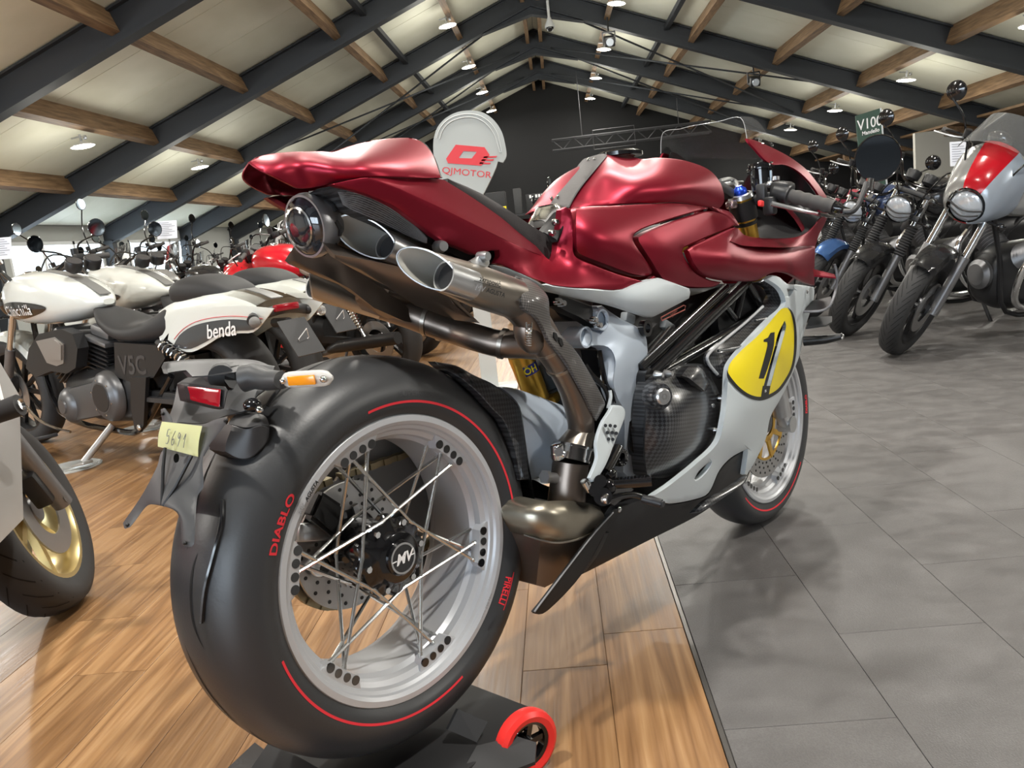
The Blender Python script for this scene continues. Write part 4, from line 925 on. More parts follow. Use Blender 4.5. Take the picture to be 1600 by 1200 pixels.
# ---- tail lamp
LC = P(490, 351, 0); LA = V((-1, -.02, -.10)).normalized()
tl = O('tail_lamp', mat('lamp_alloy', (.30, .30, .31), .35, .7), MB, lambda bm: lathe(bm, [(.0445, .018), (.0480, .018), (.0500, .012), (.0500, .004), (.0475, .002), (.0475, -.010), (.036, -.03)], LC, LA, 48))
O('lens', mat('smoked_lens', (.02, .022, .028), .03, coat=1.), tl, lambda bm: lathe(bm, [(0, .030), (.015, .0295), (.030, .027), (.040, .022), (.0445, .0165), (.0445, .010)], LC, LA, 48))
O('lens_ring', CHROME, tl, lambda bm: lathe(bm, [(.0285, .0292), (.0315, .0282), (.0312, .0272), (.0285, .0280)], LC, LA, 48, closed_prof=True))
lx, ly = frame_of(LA)
O('slot', BLACK, tl, lambda bm: [tube(bm, [LC-LA*.006+(lx*math.cos(t)+ly*math.sin(t))*.0472, LC-LA*.012+(lx*math.cos(t+.25)+ly*math.sin(t+.25))*.0478, LC-LA*.012+(lx*math.cos(t+.5)+ly*math.sin(t+.5))*.0472], .0035, 6) for t in [2*PI*k/8 for k in range(8)]])
O('reflector_bead', CHROME, tl, lambda bm: [ball(bm, LC+LA*.024+lx*a+ly*b_, .0035, (1, 1, 1), 8) for a, b_ in ((.012, .01), (.02, .002), (.014, -.008), (.022, -.012), (.006, -.004), (.018, .016))])
patch('undertail', [(500,299),(520,290),(545,296),(575,306),(610,322),(640,344),(668,371),(667,380),(640,370),(600,350),(560,333),(534,322),(527,310)], [(500,299,-.045),(520,290,-.085),(575,306,-.098),(640,344,-.108),(668,371,-.11),(667,380,-.098),(600,350,-.085),(534,322,-.062),(527,310,-.055)], CARB, MB, thick=.03, step=6, edge=.001)
for k in range(9):
    t = (k+.5)/9
    L0 = [(528+8*t,300+20*t),(560,301+32*t),(600,318+32*t),(640,345+25*t),(667,372+8*t)]
    O('undertail_rib', mat('rib_grey', (.14, .14, .145), .35), MB, lambda bm: tube(bm, [P(u, v, float(field([(500,299,-.045),(520,290,-.085),(575,306,-.098),(640,344,-.108),(668,371,-.11),(667,380,-.098),(600,350,-.085),(534,322,-.062),(527,310,-.055)])([(u, v)])[0])-.0006) for u, v in L0], .0011, 6, True, 5))
# black filler behind silencers and panels
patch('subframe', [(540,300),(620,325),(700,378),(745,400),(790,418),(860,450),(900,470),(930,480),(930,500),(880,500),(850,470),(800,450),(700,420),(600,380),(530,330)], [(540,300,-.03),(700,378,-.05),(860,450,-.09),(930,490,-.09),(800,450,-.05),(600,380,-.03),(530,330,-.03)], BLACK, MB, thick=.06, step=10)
patch('sub_cover', [(872,460),(885,463),(925,478),(928,490),(936,502),(930,512),(905,497),(885,488),(868,478)], [(872,460,-.13),(925,478,-.125),(936,502,-.135),(905,497,-.125),(868,478,-.13)], BLACK, MB, thick=.02, step=5, edge=.003)
for (u, v, y) in ((873,471,-.14),(879,474,-.14),(929,500,-.145),(936,508,-.145)):
    q = P(u, v, y); O('cover_bolt', CHROME, MB, lambda bm: lathe(bm, [(0, -.006), (.005, -.006), (.007, 0), (.007, .008)], q, (0, 1, 0), 10))

def screen(bm):
    r0 = P(1167, 216.5, -.125); e = [r0, P(1157, 184, -.112), P(1122, 190, -.055), P(1080, 197, 0)]
    edge = e+[V((p.x, -p.y, p.z)) for p in reversed(e[:-1])]
    low = [P(1206, 230.5, -.140), V((1.40, -.12, 1.07)), V((1.50, -.06, 1.06)), V((1.54, 0, 1.05))]; low = low+[V((p.x, -p.y, p.z)) for p in reversed(low[:-1])]
    A_, B_ = smooth_path(edge, 4), smooth_path(low, 4); loft(bm, [[a.lerp(b_, t)+V((0, 0, .03*math.sin(PI*t))) for a, b_ in zip(A_, B_)] for t in [k/6 for k in range(7)]], False)
ws = O('windscreen', mat('smoke_screen', (.5, .52, .52), .08, alpha=.07), MB, screen)
_e = [P(1167, 216.5, -.125), P(1157, 184, -.112), P(1122, 190, -.055), P(1080, 197, 0)]
O('screen_edge', mat('screen_rim', (.55, .56, .56), .2), ws, lambda bm: tube(bm, _e+[V((p.x, -p.y, p.z)) for p in reversed(_e[:-1])], .0007, 6, True, 5))
# ---- lower fairing, engine, frame, controls
HOLE = [(1226,501),(1228.5,509),(1222,535),(1212,572),(1204,603),(1200,618),(1190,618),(1193,604),(1202,572),(1211,540),(1216,521)]
FCT = [(1196,436,-.196),(1207,430,-.203),(1250,446,-.200),(1272,452,-.176),(1270,474,-.176),(1259,508,-.176),(1250,553,-.176),(1234,594,-.178),(1204,651,-.182),(1178,724,-.172),(1164,742,-.170),(1168,702,-.190),(1142,716,-.196),(1107,770,-.186),(1045,787,-.190),(1018,775,-.196),(1045,757,-.205),(1089,722,-.216),(1120,690,-.224),(1134,620,-.226),(1136,583,-.226),(1160,546,-.220),(1200,500,-.212),(1222,481,-.208),(1220,455,-.205),(1190,560,-.226),(1225,545,-.212),(1180,640,-.222),(1150,650,-.228),(1240,500,-.198),(1150,690,-.214)]
SFOUT = [(1196,436),(1207,430),(1219,434),(1229,443),(1250,445),(1271,448.5),(1272.5,454),(1270,474),(1259,508),(1255,526),(1250,553),(1234,593.5),(1218.5,625),(1204,651),(1196,687),(1178,724),(1166,743),(1162,741),(1168,701),(1142,715),(1124,735),(1107,770),(1089,779),(1045,787),(1030,782),(1018.5,774.5),(1045,757),(1089,721.5),(1120,690.6),(1130,655),(1134,620),(1136,585),(1139,570),(1155,548),(1200,500),(1221,482),(1226,471),(1218,452)]
SLIT = [(1085,748),(1092,736),(1108,722),(1111,722),(1107,731),(1095,745),(1087,750)]
TRI = [(1230,452),(1240,452),(1232,463)]
sf = patch('side_fairing', SFOUT, FCT, WHITE, MB, thick=.010, step=6, holes=(HOLE, SLIT, TRI), edge=.004, mirror=True)
ROUND = [(1137.5,578),(1140,569),(1146.5,560),(1160,546),(1182.5,526),(1205,501),(1221,482.5),(1230,481),(1236.5,490),(1241,508),(1242,528),(1241,553),(1236.5,575.5),(1227.5,593.5),(1216,609),(1201.6,618),(1187,621.5),(1171,617.5),(1155.5,607),(1144,594),(1137.5,584.5)]
OUTL = [(1135.8,578),(1136.5,590),(1143,599),(1155,611.5),(1171,622),(1187,626),(1202,622),(1218,611.5),(1230,595),(1239,577),(1244,553),(1245,528),(1243.5,507),(1238.5,488),(1231,479.5),(1236,490),(1240,508),(1241,528),(1240,553),(1235.5,575.5),(1226.5,593),(1215,608),(1201,616.5),(1187,620),(1171,616),(1155.5,605),(1144,592),(1138,583)]
fF = field(FCT)
patch('number_disc', ROUND, fF, YEL, sf, thick=0, step=6, holes=(HOLE,), edge=0, inset=0, lift=.0010)
patch('disc_outline', OUTL, fF, BLKP, sf, thick=0, step=4, edge=0, inset=0, lift=.0013)
patch('race_number', [(1204,520),(1210.5,519),(1209,541),(1201,571),(1193.5,591.5),(1185.5,591.5),(1187,586),(1199,541),(1199,534.5),(1193,534),(1193.5,530.5),(1200,527.5)], fF, BLKP, sf, thick=0, step=4, edge=0, inset=0, lift=.0016, corner=25)
patch('vent_lip', [(1192,603),(1204,603),(1201,619),(1189,621)], fF, BLKP, sf, thick=0, step=4, edge=0, inset=0, lift=.0018, corner=25)
text_on('vent_mark', 'IN', plane_fn(P(1196,611,-.2285), (.9, -.0, .0), (0, 0, 1)), .010, WHTP, sf)
patch('vent_back', [(1180,490),(1232,486),(1236,560),(1212,620),(1176,626),(1186,560)], [(1180,490,-.10),(1232,486,-.12),(1236,560,-.13),(1176,626,-.12)], mat('vent_grey', (.20, .215, .27), .5), MB, thick=.02, step=12)
O('vent_boss', BLACK, MB, lambda bm: [cyl(bm, P(1210,556,-.125), P(1210,556,-.16), .026, 24), cyl(bm, P(1218,530,-.13), P(1222,512,-.13), .02, 14)])
# carbon duct between frame and fairing
patch('carbon_duct', [(1183,441),(1196,436.5),(1216,452),(1225,467),(1221,481),(1200,499),(1155,547),(1139,569),(1136,593),(1128,592),(1118,583),(1106,567),(1108,552),(1137,526.5),(1166,503),(1196,474),(1203,460),(1198,450)], [(1183,441,-.150),(1196,436,-.165),(1225,467,-.190),(1200,499,-.196),(1139,569,-.212),(1136,593,-.212),(1106,567,-.190),(1108,552,-.188),(1166,503,-.170),(1203,460,-.165),(1150,540,-.192),(1130,570,-.195)], CARB, MB, thick=.01, step=6, edge=.002)
O('duct_edge', mat('edge_grey', (.45, .46, .47), .45), MB, lambda bm: tube(bm, pline([(1121,585,-.199),(1107,567,-.194),(1108,552,-.192),(1137,527,-.180),(1166,503,-.174),(1192,479,-.170)]), .0035, 8, True, 5))
for L in ([(1122,548,-.198),(1140,545,-.204),(1162,541,-.208)], [(1180,501,-.19),(1195,498,-.196),(1206,495,-.198)]): O('duct_rib', CARB, MB, lambda bm: tube(bm, pline(L), .0033, 8, True, 4))
# engine block and carbon clutch cover
patch('engine_block', [(925,470),(1000,470),(1080,460),(1130,445),(1200,440),(1225,470),(1225,560),(1200,640),(1160,700),(1130,735),(1090,775),(1000,775),(960,770),(940,690),(930,600),(915,540)], [(925,470,-.05),(1080,460,-.07),(1200,440,-.09),(1225,560,-.08),(1130,735,-.10),(1000,775,-.09),(930,600,-.07),(1060,600,-.12)], mat('engine_black', (.010, .010, .011), .4), MB, thick=.15, step=14)
patch('clutch_cover', [(1012,610),(1016,596),(1027,585),(1040,583),(1054,583),(1066,574),(1085,568),(1100,570),(1108,577),(1113,592),(1120,605),(1129,634),(1127,655),(1120,680),(1106,705),(1090,722),(1068,738),(1045,747),(1020,749),(1009,742),(1006,720),(1005,690),(1008,640)],
  [(1012,610,-.190),(1054,583,-.186),(1085,568,-.182),(1120,605,-.186),(1129,640,-.186),(1090,722,-.182),(1045,747,-.176),(1009,742,-.170),(1005,690,-.178),(1060,640,-.222),(1080,680,-.216),(1040,690,-.214),(1085,620,-.214),(1030,640,-.206),(1040,720,-.198)], CARB, MB, thick=.03, step=6, edge=.006, inset=2.5)
patch('cover_boss', [(1062,588),(1075,572),(1090,570),(1100,580),(1108,600),(1100,612),(1085,600),(1075,592)], [(1062,588,-.205),(1090,570,-.200),(1108,600,-.205),(1085,600,-.222),(1090,585,-.222)], CARB, MB, thick=.012, step=4, edge=.005)
for (u, v) in ((1112,634),(1128,622),(1118,672),(1032,586),(1047,584)):
    q = P(u, v, -.196); O('cover_screw', ALU, MB, lambda bm: lathe(bm, [(0, -.006), (.005, -.006), (.006, 0), (.008, .004), (.009, .012)], q, (0, 1, 0), 12))
oc = P(1030, 619, -.218)
O('oil_neck', CARB, MB, lambda bm: lathe(bm, [(.012, -.010), (.024, -.010), (.027, -.004), (.028, .02)], oc, (.45, 1, -.1), 32))
ocp = O('oil_cap', ALU, MB, lambda bm: lathe(bm, [(0, -.018), (.013, -.018), (.0165, -.015), (.0165, .0)], oc, (.45, 1, -.1), 32))
O('cap_hex', STEEL, ocp, lambda bm: lathe(bm, [(.004, -.0192), (.007, -.0192), (.007, -.017), (.004, -.017)], oc, (.45, 1, -.1), 6, closed_prof=True))
patch('radiator', [(1140,446),(1182,440),(1205,470),(1200,500),(1160,535),(1130,540),(1120,500)], [(1140,446,-.135),(1182,440,-.138),(1205,470,-.140),(1160,535,-.138),(1120,500,-.135)], BLACK, MB, thick=.02, step=10)  # black filler sheet added to keep the gap dark and hide the fork
# trellis frame
FR = mat('frame_black', (.010, .010, .011), .2, coat=.4)
for (a, b_, r) in (((1010,592,-.150),(1160,446,-.165),.0150), ((1000,575,-.150),(1135,449,-.160),.0100), ((1020,588,-.150),(1180,497,-.150),.0135), ((1162,446,-.155),(1150,497,-.150),.009), ((1128,470,-.155),(1148,498,-.150),.008), ((1048,515,-.14),(1010,560,-.14),.009), ((1168,442,-.15),(1200,500,-.15),.011)):
    O('frame_tube', FR, MB, lambda bm: tube(bm, [P(*a), P(*b_)], r, 14))
O('frame_lug', FR, MB, lambda bm: prism(bm, oval(P(1016, 595, -.168), .020, .026), (0, .03, 0)))
O('frame_ring', FR, MB, lambda bm: [lathe(bm, [(.010, -.004), (.017, -.004), (.017, .01), (.010, .01)], P(1010, 513, -.150), (0, 1, 0), 24, closed_prof=True)])
for (a, b_) in (((1035,505,-.12),(1050,515,-.12)), ((974,494,-.12),(988,500,-.12))): O('injector', mat('wire_grey', (.28, .30, .31), .5), MB, lambda bm: bar(bm, P(*a), P(*b_), .018, .02, bev=.004))
O('badge_plate', mat('badge_red', (.30, .09, .07), .4), MB, lambda bm: tube(bm, pline([(1033,496,-.168),(1034,501,-.168),(1070,484,-.170),(1071,478,-.170),(1068,477,-.170),(1033,496,-.168)]), .0013, 6))
text_on('badge_script', 'Agusta', plane_fn(P(1052, 489, -.169), (.93, 0, .36), (-.36, 0, .93)), .012, mat('badge_red', (.30, .09, .07), .4), MB, 0, .3)
for L, r in (([(915,570,-.13),(925,585,-.14),(940,600,-.15),(950,620,-.155),(948,650,-.15),(935,690,-.15)],.0045), ([(945,550,-.12),(950,580,-.13),(955,610,-.145),(960,630,-.15)],.004), ([(936,548,-.12),(942,580,-.13),(950,610,-.14)],.006), ([(866,540,-.1),(900,570,-.12),(945,605,-.145)],.005), ([(905,500,-.10),(890,480,-.10),(870,478,-.10)],.006)):
    O('hose', GLOSS, MB, lambda bm: tube(bm, pline(L), r, 8, True, 5))
O('hose_sleeve', WHITE, MB, lambda bm: tube(bm, pline([(953,610,-.160),(954,622,-.162),(950,638,-.160)]), .0036, 8, True, 5))
patch('airbox', [(905,545),(940,546),(948,580),(945,605),(925,590),(910,570)], [(905,545,-.085),(940,546,-.09),(945,605,-.09),(910,570,-.085)], PLAST, MB, thick=.05, step=6)
patch('heel_plate', [(951,644),(957,633),(970,634),(976,640),(976,652),(960,692),(947,725),(931,752),(925,753),(920.5,747),(932,717),(931,692),(940,662)], [(951,644,-.176),(970,634,-.172),(976,652,-.176),(960,692,-.192),(947,725,-.198),(928,752,-.198),(932,700,-.192),(940,662,-.184)], WHITE, MB, thick=.005, step=4, edge=.0015)
O('plate_hole', BLACK, MB, lambda bm: [cyl(bm, P(u, v, -.190+.0002*abs(u-950)), P(u, v, -.1935), .0034, 12) for u, v in ((946,665),(953.5,665),(961,666),(949,676),(956.5,676),(963,677),(951,686),(957.5,686.5))])
O('brake_cylinder', GLOSS, MB, lambda bm: [tube(bm, pline([(946,738,-.19),(955,722,-.185),(966,700,-.175)]), .010, 12), ball(bm, P(953,741,-.192), .014), cyl(bm, P(938,752,-.19), P(938,752,-.21), .012, 14), cyl(bm, P(930,765,-.185), P(930,765,-.205), .013, 14)])
def peg(bm):
    a, b_ = P(952,757,-.196), P(1018,752,-.262); d = (b_-a).normalized(); tube(bm, [a, b_], .0095, 12)
    for k in range(12):
        q = a+d*((b_-a).length*(k+.5)/12); box(bm, q+V((0, 0, .010)), (.005, .0035, .006))
O('footpeg', GLOSS, MB, peg)
O('peg_mount', GLOSS, MB, lambda bm: [ball(bm, P(951,760,-.196), .017, (1, .9, 1)), cyl(bm, P(942,776,-.19), P(942,776,-.215), .017, 18), prism(bm, pline([(930,752,-.180),(965,745,-.180),(990,765,-.180),(960,790,-.180),(930,775,-.180)]), (0, .012, 0))])
O('pivot_bolt', CHROME, MB, lambda bm: lathe(bm, [(.003, -.010), (.009, -.010), (.011, -.006), (.011, .0)], P(944,779,-.213), (0, 1, 0), 18))
O('peg_joint', CHROME, MB, lambda bm: [ball(bm, P(918,757,-.19), .008), cyl(bm, P(912,752,-.19), P(920,766,-.19), .007, 10)])
bp_ = O('brake_pedal', GLOSS, MB, lambda bm: tube(bm, pline([(948,782,-.205),(970,775,-.212),(990,773,-.220),(1004,777,-.225),(1012,781,-.228)]), [.008, .0065, .006, .006, .006], 10, True, 5))
O('pedal_toe', PLAST, bp_, lambda bm: [cyl(bm, P(1004,779,-.226), P(1034,787,-.262), .0085, 16), cyl(bm, P(1034,787,-.262), P(1037,788,-.266), .006, 12)])
# belly pan
BPO = [(966,793),(985,786),(1018,776),(1030,783),(1045,788.5),(1089,781),(1107,772),(1124,737),(1142,717),(1168,703),(1163,741),(1169,744),(1164,753),(1133,776),(1089,806),(1018,842),(926,889),(908,898),(920,880),(945,830)]
patch('belly_pan', BPO, [(966,793,-.160),(1018,776,-.172),(1045,788,-.170),(1107,772,-.166),(1142,717,-.175),(1168,703,-.172),(1164,753,-.140),(1133,776,-.138),(1089,806,-.130),(1018,842,-.120),(926,889,-.115),(945,830,-.150),(1060,800,-.158),(1000,815,-.160)], BLACK, MB, thick=.02, step=8, edge=.002, mirror=True)
def pan_floor(bm):
    L = pline([(1164,753,-.138),(1133,776,-.137),(1089,806,-.128),(1018,842,-.118),(926,889,-.112)]); loft(bm, [[p, V((p.x, 0, p.z-.015)), V((p.x, -p.y, p.z))] for p in L], False)
O('pan_floor', BLACK, MB, pan_floor)
patch('belly_lip', [(1100,783),(1130,766),(1162,745),(1168,744),(1165,753),(1150,765),(1130,778),(1095,800),(1080,802)], [(1100,783,-.176),(1162,745,-.182),(1165,753,-.192),(1130,778,-.190),(1080,802,-.165)], CARB, MB, thick=.005, step=5, edge=.001, mirror=True)
patch('belly_blade', [(963,795),(956,800),(928,833),(890,882),(846,940),(833,956),(836,959),(848,959),(868,943),(894,916),(911,894),(930,861),(945,833),(970,799)], [(963,795,-.178),(928,833,-.182),(846,940,-.176),(833,956,-.172),(868,943,-.164),(911,894,-.162),(945,833,-.170)], mat('blade_black', (.010, .010, .011), .55), MB, thick=.005, step=5, edge=.001, mirror=True)
O('blade_edge', mat('blade_grey', (.22, .22, .225), .4), MB, lambda bm: tube(bm, pline([(958,801,-.180),(928,834,-.183),(890,883,-.181),(846,941,-.177),(835,956,-.173)]), .0016, 6, True, 5))
patch('blade_web', [(945,833),(952,832),(935,866),(915,893),(911,893),(930,862)], [(945,833,-.168),(952,832,-.155),(915,893,-.150),(930,862,-.162)], BLACK, MB, thick=.01, step=4)
O('pan_bolt', CHROME, MB, lambda bm: ball(bm, P(968,796,-.184), .006, (1, .6, 1), 10))
# winglets
def wingplate(name, pts, m, thick=.004):
    return O(name, m, MB, lambda bm: prism(bm, pline(pts), (0, 0, -thick)), 30)
wingplate('upper_winglet', [(1270,420,-.185),(1304,428.5,-.250),(1306,433,-.262),(1272,430,-.205)], RED)
wingplate('lower_winglet', [(1256,486,-.190),(1286,485,-.240),(1302,474,-.262),(1298,463,-.245),(1268,470,-.175)], PLAST)
O('winglet_endplate', mat('endplate_grey', (.16, .16, .17), .35), MB, lambda bm: tube(bm, pline([(1304,413,-.262),(1308,430,-.266),(1306.5,449,-.266),(1300,471,-.264),(1293,481,-.258),(1281,486,-.245),(1256,487,-.205)]), .0035, 8, True, 5))
wingplate('lower_winglet', [(1259,512,-.190),(1290,508,-.245),(1300,503,-.262),(1300,494,-.25),(1266,495,-.18)], PLAST)
O('fairing_blade', BLACK, MB, lambda bm: [tube(bm, pline([(1256,533,-.180),(1290,530,-.235),(1315,525.5,-.275)]), [.0135, .0125, .008], 14, True, 4)])
O('blade_tip', ALU, MB, lambda bm: tube(bm, pline([(1314,521,-.274),(1317.5,525,-.279),(1315,530,-.276)]), .0025, 8, True, 4))
O('fairing_bolt', CHROME, MB, lambda bm: ball(bm, P(1261,456,-.196), .005, (1, .6, 1), 10))
# ---- controls
G0, G1 = P(1232,305,-.225), P(1303,324,-.335); gd = (G1-G0).normalized()
def grip(bm):
    prof = []
    for k in range(25):
        t = k/24; prof.append((.0168+.0012*math.cos(t*30), t*(G1-G0).length))
    lathe(bm, [(0, 0)]+prof+[(0, prof[-1][1])], G0, gd, 24)
GR = mat('grip_rubber', (.055, .052, .050), .7)
O('grip', GR, MB, grip)
O('grip_flange', PLAST, MB, lambda bm: lathe(bm, [(.016, 0), (.024, .001), (.024, .008), (.016, .010)], G0-gd*.004, gd, 24))
be = O('bar_end', GLOSS, MB, lambda bm: tube(bm, [G1, G1+gd*.012, G1+gd*.022, P(1327,333,-.372)], [.013, .013, .009, .011], 14))
O('throttle_housing', BLACK, MB, lambda bm: [box(bm, P(1222,301,-.205), (.055, .05, .055), Matrix.Rotation(.2, 3, 'X'), .012), lathe(bm, [(.010, -.035), (.024, -.034), (.026, -.01), (.024, 0)], G0, gd, 24), box(bm, P(1203,322,-.190), (.03, .03, .045), None, .008)])
O('run_switch', mat('switch_red', (.75, .03, .03), .4), MB, lambda bm: box(bm, P(1189,318,-.215), (.018, .010, .014), Matrix.Rotation(.15, 3, 'Y'), .003))
O('bar_clamp', PLAST, MB, lambda bm: [tube(bm, [P(1165,316,-.105), P(1195,308,-.165), G0], .012, 12), box(bm, P(1190,300,-.165), (.02, .025, .04), None, .005)])
lv = [(1205,318,-.205),(1240,326,-.245),(1262,331,-.275),(1288,336,-.318),(1292,337,-.325)]
O('brake_lever', ALU, MB, lambda bm: tube(bm, pline(lv), [.006, .0055, .0045, .0042, .006], 8, True, 5))
O('lever_guard', GLOSS, MB, lambda bm: tube(bm, pline([(1325,334,-.370),(1300,338,-.37),(1280,334,-.36)]), .004, 8, True, 5))
rv = P(1190, 277, -.135)
O('fluid_reservoir', GLOSS, MB, lambda bm: [lathe(bm, [(0, .036), (.030, .036), (.032, .032), (.032, .022), (.028, .020), (.028, -.034), (0, -.034)], rv, (0, 0, 1), 28)])
O('reservoir_window', mat('window_blue', (.35, .45, .55), .15), MB, lambda bm: box(bm, rv+V((-.005, -.0275, -.004)), (.008, .004, .036), None, .001))
O('lever_bracket', ALU, MB, lambda bm: [bar(bm, P(1187,298,-.16), P(1196,312,-.17), .008, .02), ball(bm, P(1203,288,-.17), .009), tube(bm, [P(1212,282,-.175), P(1212,276,-.175)], .010, 10)])
# bar-end mirror
MC = P(1371, 247, -.400); mn = (V(BK.c)-MC).normalized(); mn = (mn+V((.12, -.30, -.05))).normalized()
O('mirror_arm', PLAST, MB, lambda bm: [tube(bm, pline([(1318,331,-.366),(1332,330,-.385),(1342,318,-.395),(1349,300,-.400),(1354,286,-.400)]), [.007, .007, .006, .006, .006], 10, True, 5)])
O('mirror_socket', CHROME, MB, lambda bm: [tube(bm, [P(1357,300,-.398), P(1360,280,-.400)], .010, 16), ball(bm, P(1357,303,-.398), .011)])
def mhead(bm): lathe(bm, [(0, -.016), (.030, -.015), (.050, -.006), (.056, .004), (.054, .007), (.052, .005)], MC, mn, 48)
mh = O('mirror_head', GLOSS, MB, mhead); O('mirror_glass', MIRR, mh, lambda bm: lathe(bm, [(0, .0055), (.0522, .0055), (.0522, .004)], MC, mn, 48))
# top yoke and instruments
O('ignition_block', ALU, MB, lambda bm: [box(bm, P(1140,288,-.03), (.05, .06, .012), None, .003), tube(bm, pline([(1125,283,-.06),(1140,280,-.05),(1150,285,-.06),(1153,294,-.09)]), .006, 8, True, 5)])
O('yoke_clip', mat('pink_chrome', (.55, .42, .42), .2, .9), MB, lambda bm: box(bm, P(1143,320,-.118), (.03, .02, .02), None, .005))
patch('fairing_stay', [(1112,323),(1124,326),(1140,331),(1148,340),(1155,352),(1148,353),(1140,342),(1124,332)], [(1112,323,-.155),(1140,331,-.150),(1155,352,-.155),(1124,332,-.158)], RED, MB, thick=.01, step=4, edge=.002)
# ---- number plate carrier above the rear tyre
PK = mat('carrier_black', (.045, .046, .048), .45)
def pl3(pts): return [P(*q) for q in pts]
bk = patch('plate_carrier', [(253,640),(258,638),(268,652),(270,660),(318,663),(340,655),(353,652),(356,656),(350,666),(318,712),(318,760),(309,775),(306,800),(303,850),(297,856),(289,855),(286,848),(284,815),(277,800),(262,793),(236,788),(228,792),(203,824),(196,826),(194,818),(225,772),(248,728),(252,712),(262,690),(256,662)],
  [(253,640,.075),(256,662,.07),(270,660,.05),(318,663,-.03),(353,652,-.085),(318,712,-.045),(262,690,.05),(309,775,-.05),(303,850,-.075),(286,848,-.055),(277,800,-.035),(236,788,.03),(196,826,.080),(228,792,.05),(225,772,.06)], PK, MB, thick=.004, step=5, edge=.001)
O('carrier_rib', BLACK, bk, lambda bm: [tube(bm, pl3([(258,700,.03),(255,730,.02),(253,790,.005)]), .0025, 6), tube(bm, pl3([(300,712,-.03),(275,760,-.015),(255,790,.0)]), .0025, 6)])
O('carrier_slot', BLKP, bk, lambda bm: prism(bm, [P(278.5+3.6*math.cos(t), 715+7*math.sin(t), .0)+V((-.002, 0, 0)) for t in [2*PI*k/18 for k in range(18)]], (-.0015, 0, 0)))
for (u, v, y) in ((200,820,.078),(290,848,-.062),(353,657,-.085),(255,646,.072)): O('carrier_hole', BLKP, bk, lambda bm: ball(bm, P(u, v, y)+V((-.001, 0, 0)), .0028, (1, 1, 1), 8))
# stem reaching forward to the tail
patch('carrier_arm', [(285,636),(292,600),(310,590),(345,582),(372,572),(400,568),(430,572),(425,600),(400,622),(390,640),(350,652),(318,663),(275,661)], [(285,636,.105),(310,590,.10),(372,572,.03),(430,572,-.015),(400,622,-.03),(370,640,-.02),(318,663,.04),(275,661,.09),(350,610,.035)], PK, MB, thick=.03, step=6, edge=.003)
patch('carrier_fin', [(258,574),(262,566),(300,562),(360,561),(400,563),(428,574),(400,576),(372,582),(345,587),(300,590),(290,580),(262,584)], [(258,574,.09),(300,562,.09),(360,561,.05),(428,574,-.01),(372,582,.01),(300,590,.05)], PLAST, MB, thick=.012, step=6, edge=.003)
rf = patch('reflector_case', [(287,601),(293,598),(352,604),(356,610),(350,638),(344,640),(292,627),(289,615)], [(287,601,.055),(352,604,-.025),(350,638,-.025),(292,627,.052)], BLACK, MB, thick=.02, step=5, edge=.001, inset=1, corner=30)
patch('red_lens', [(289.5,603),(345,608.5),(343,636),(293.5,624.5)], [(289,603,.054),(345,608,-.02),(343,636,-.02),(293,624,.052)], GLASSR, rf, thick=.004, step=5, edge=.0005, inset=.8, lift=.001, corner=20)
lb_ = patch('lamp_box', [(362,664),(385,669),(409,664),(421,668),(418,690),(398,712),(385,718),(368,716),(350,706),(352,690)], [(362,664,-.040),(409,664,-.078),(421,668,-.070),(418,690,-.072),(398,712,-.070),(368,716,-.050),(350,706,-.036)], PLAST, MB, thick=.04, step=6, edge=.002, smooth=25)
patch('lamp_box_top', [(372,650),(400,645),(416,652),(421,667),(409,663.5),(385,668),(362,663.5)], [(372,650,-.020),(400,645,-.040),(416,652,-.060),(421,667,-.068),(409,663.5,-.076),(362,663.5,-.038)], PLAST, lb_, thick=.01, step=6, edge=.001)
O('lamp_screw', CHROME, MB, lambda bm: ball(bm, P(405,640,-.070), .006, (1, 1, 1), 10)); O('screw_seat', GLOSS, MB, lambda bm: ball(bm, P(394,633,-.058), .013, (1, 1, .8), 14))
# right indicator, pointing outward
I0, I1, I2 = P(398,588,-.045), P(440,594,-.10), P(520,590,-.185)
ind = O('indicator_stalk', PK, MB, lambda bm: tube(bm, [P(380,592,-.03), I0, P(420,594,-.07), I1], [.019, .018, .015, .0125], 20))
def lens(sc):
    def f(bm):
        d = (I2-I1); n = 12; rings = []; x, y = frame_of(d.normalized())
        for k in range(n+1):
            t = k/n; e = (1-abs(2*t-1)**6)**.5 if 0 < t < 1 else .25
            rings.append([I1+d*t+x*(math.cos(a)*.0062*e*sc)+y*(math.sin(a)*.0115*e*sc) for a in [2*PI*q/16 for q in range(16)]])
        loft(bm, rings, True, True)
    return f
il = O('indicator_lens', mat('frost_lens', (.72, .70, .66), .18, trans=.35, ior=1.2), MB, lens(1.0))
def amber(bm):
    d = (I2-I1); a = I1+d*.20; b_ = I1+d*.72; off = V((-.0085, -.0045, 0)); bar(bm, a+off, b_+off, .003, .013, (0, 0, 1), .001)
O('amber_element', AMBER, il, amber)
O('lens_stud', CHROME, il, lambda bm: [ball(bm, I1+(I2-I1)*t+V((-.008, -.004, 0)), .005, (1, 1, 1), 10) for t in (.10, .88)])
# left indicator, same form mirrored
def mir(o, parent):
    c = o.copy(); c.data = o.data.copy(); COL.objects.link(c); c.parent = parent
    for v in c.data.vertices: v.co.y = -v.co.y+.0
    c.data.flip_normals(); return c
for o in (ind, il): mir(o, MB)
O('carrier_stay', BLACK, MB, lambda bm: tube(bm, [P(372,590,.02), V((-.14, .11, .70)), V((-.05, .145, .60)), V((.0, .14, .47))], [.02, .018, .018, .02], 10, True, 4))
O('indicator_cable', BLACK, MB, lambda bm: tube(bm, pl3([(440,602,-.06),(425,622,-.06),(418,634,-.06)]), .003, 6))
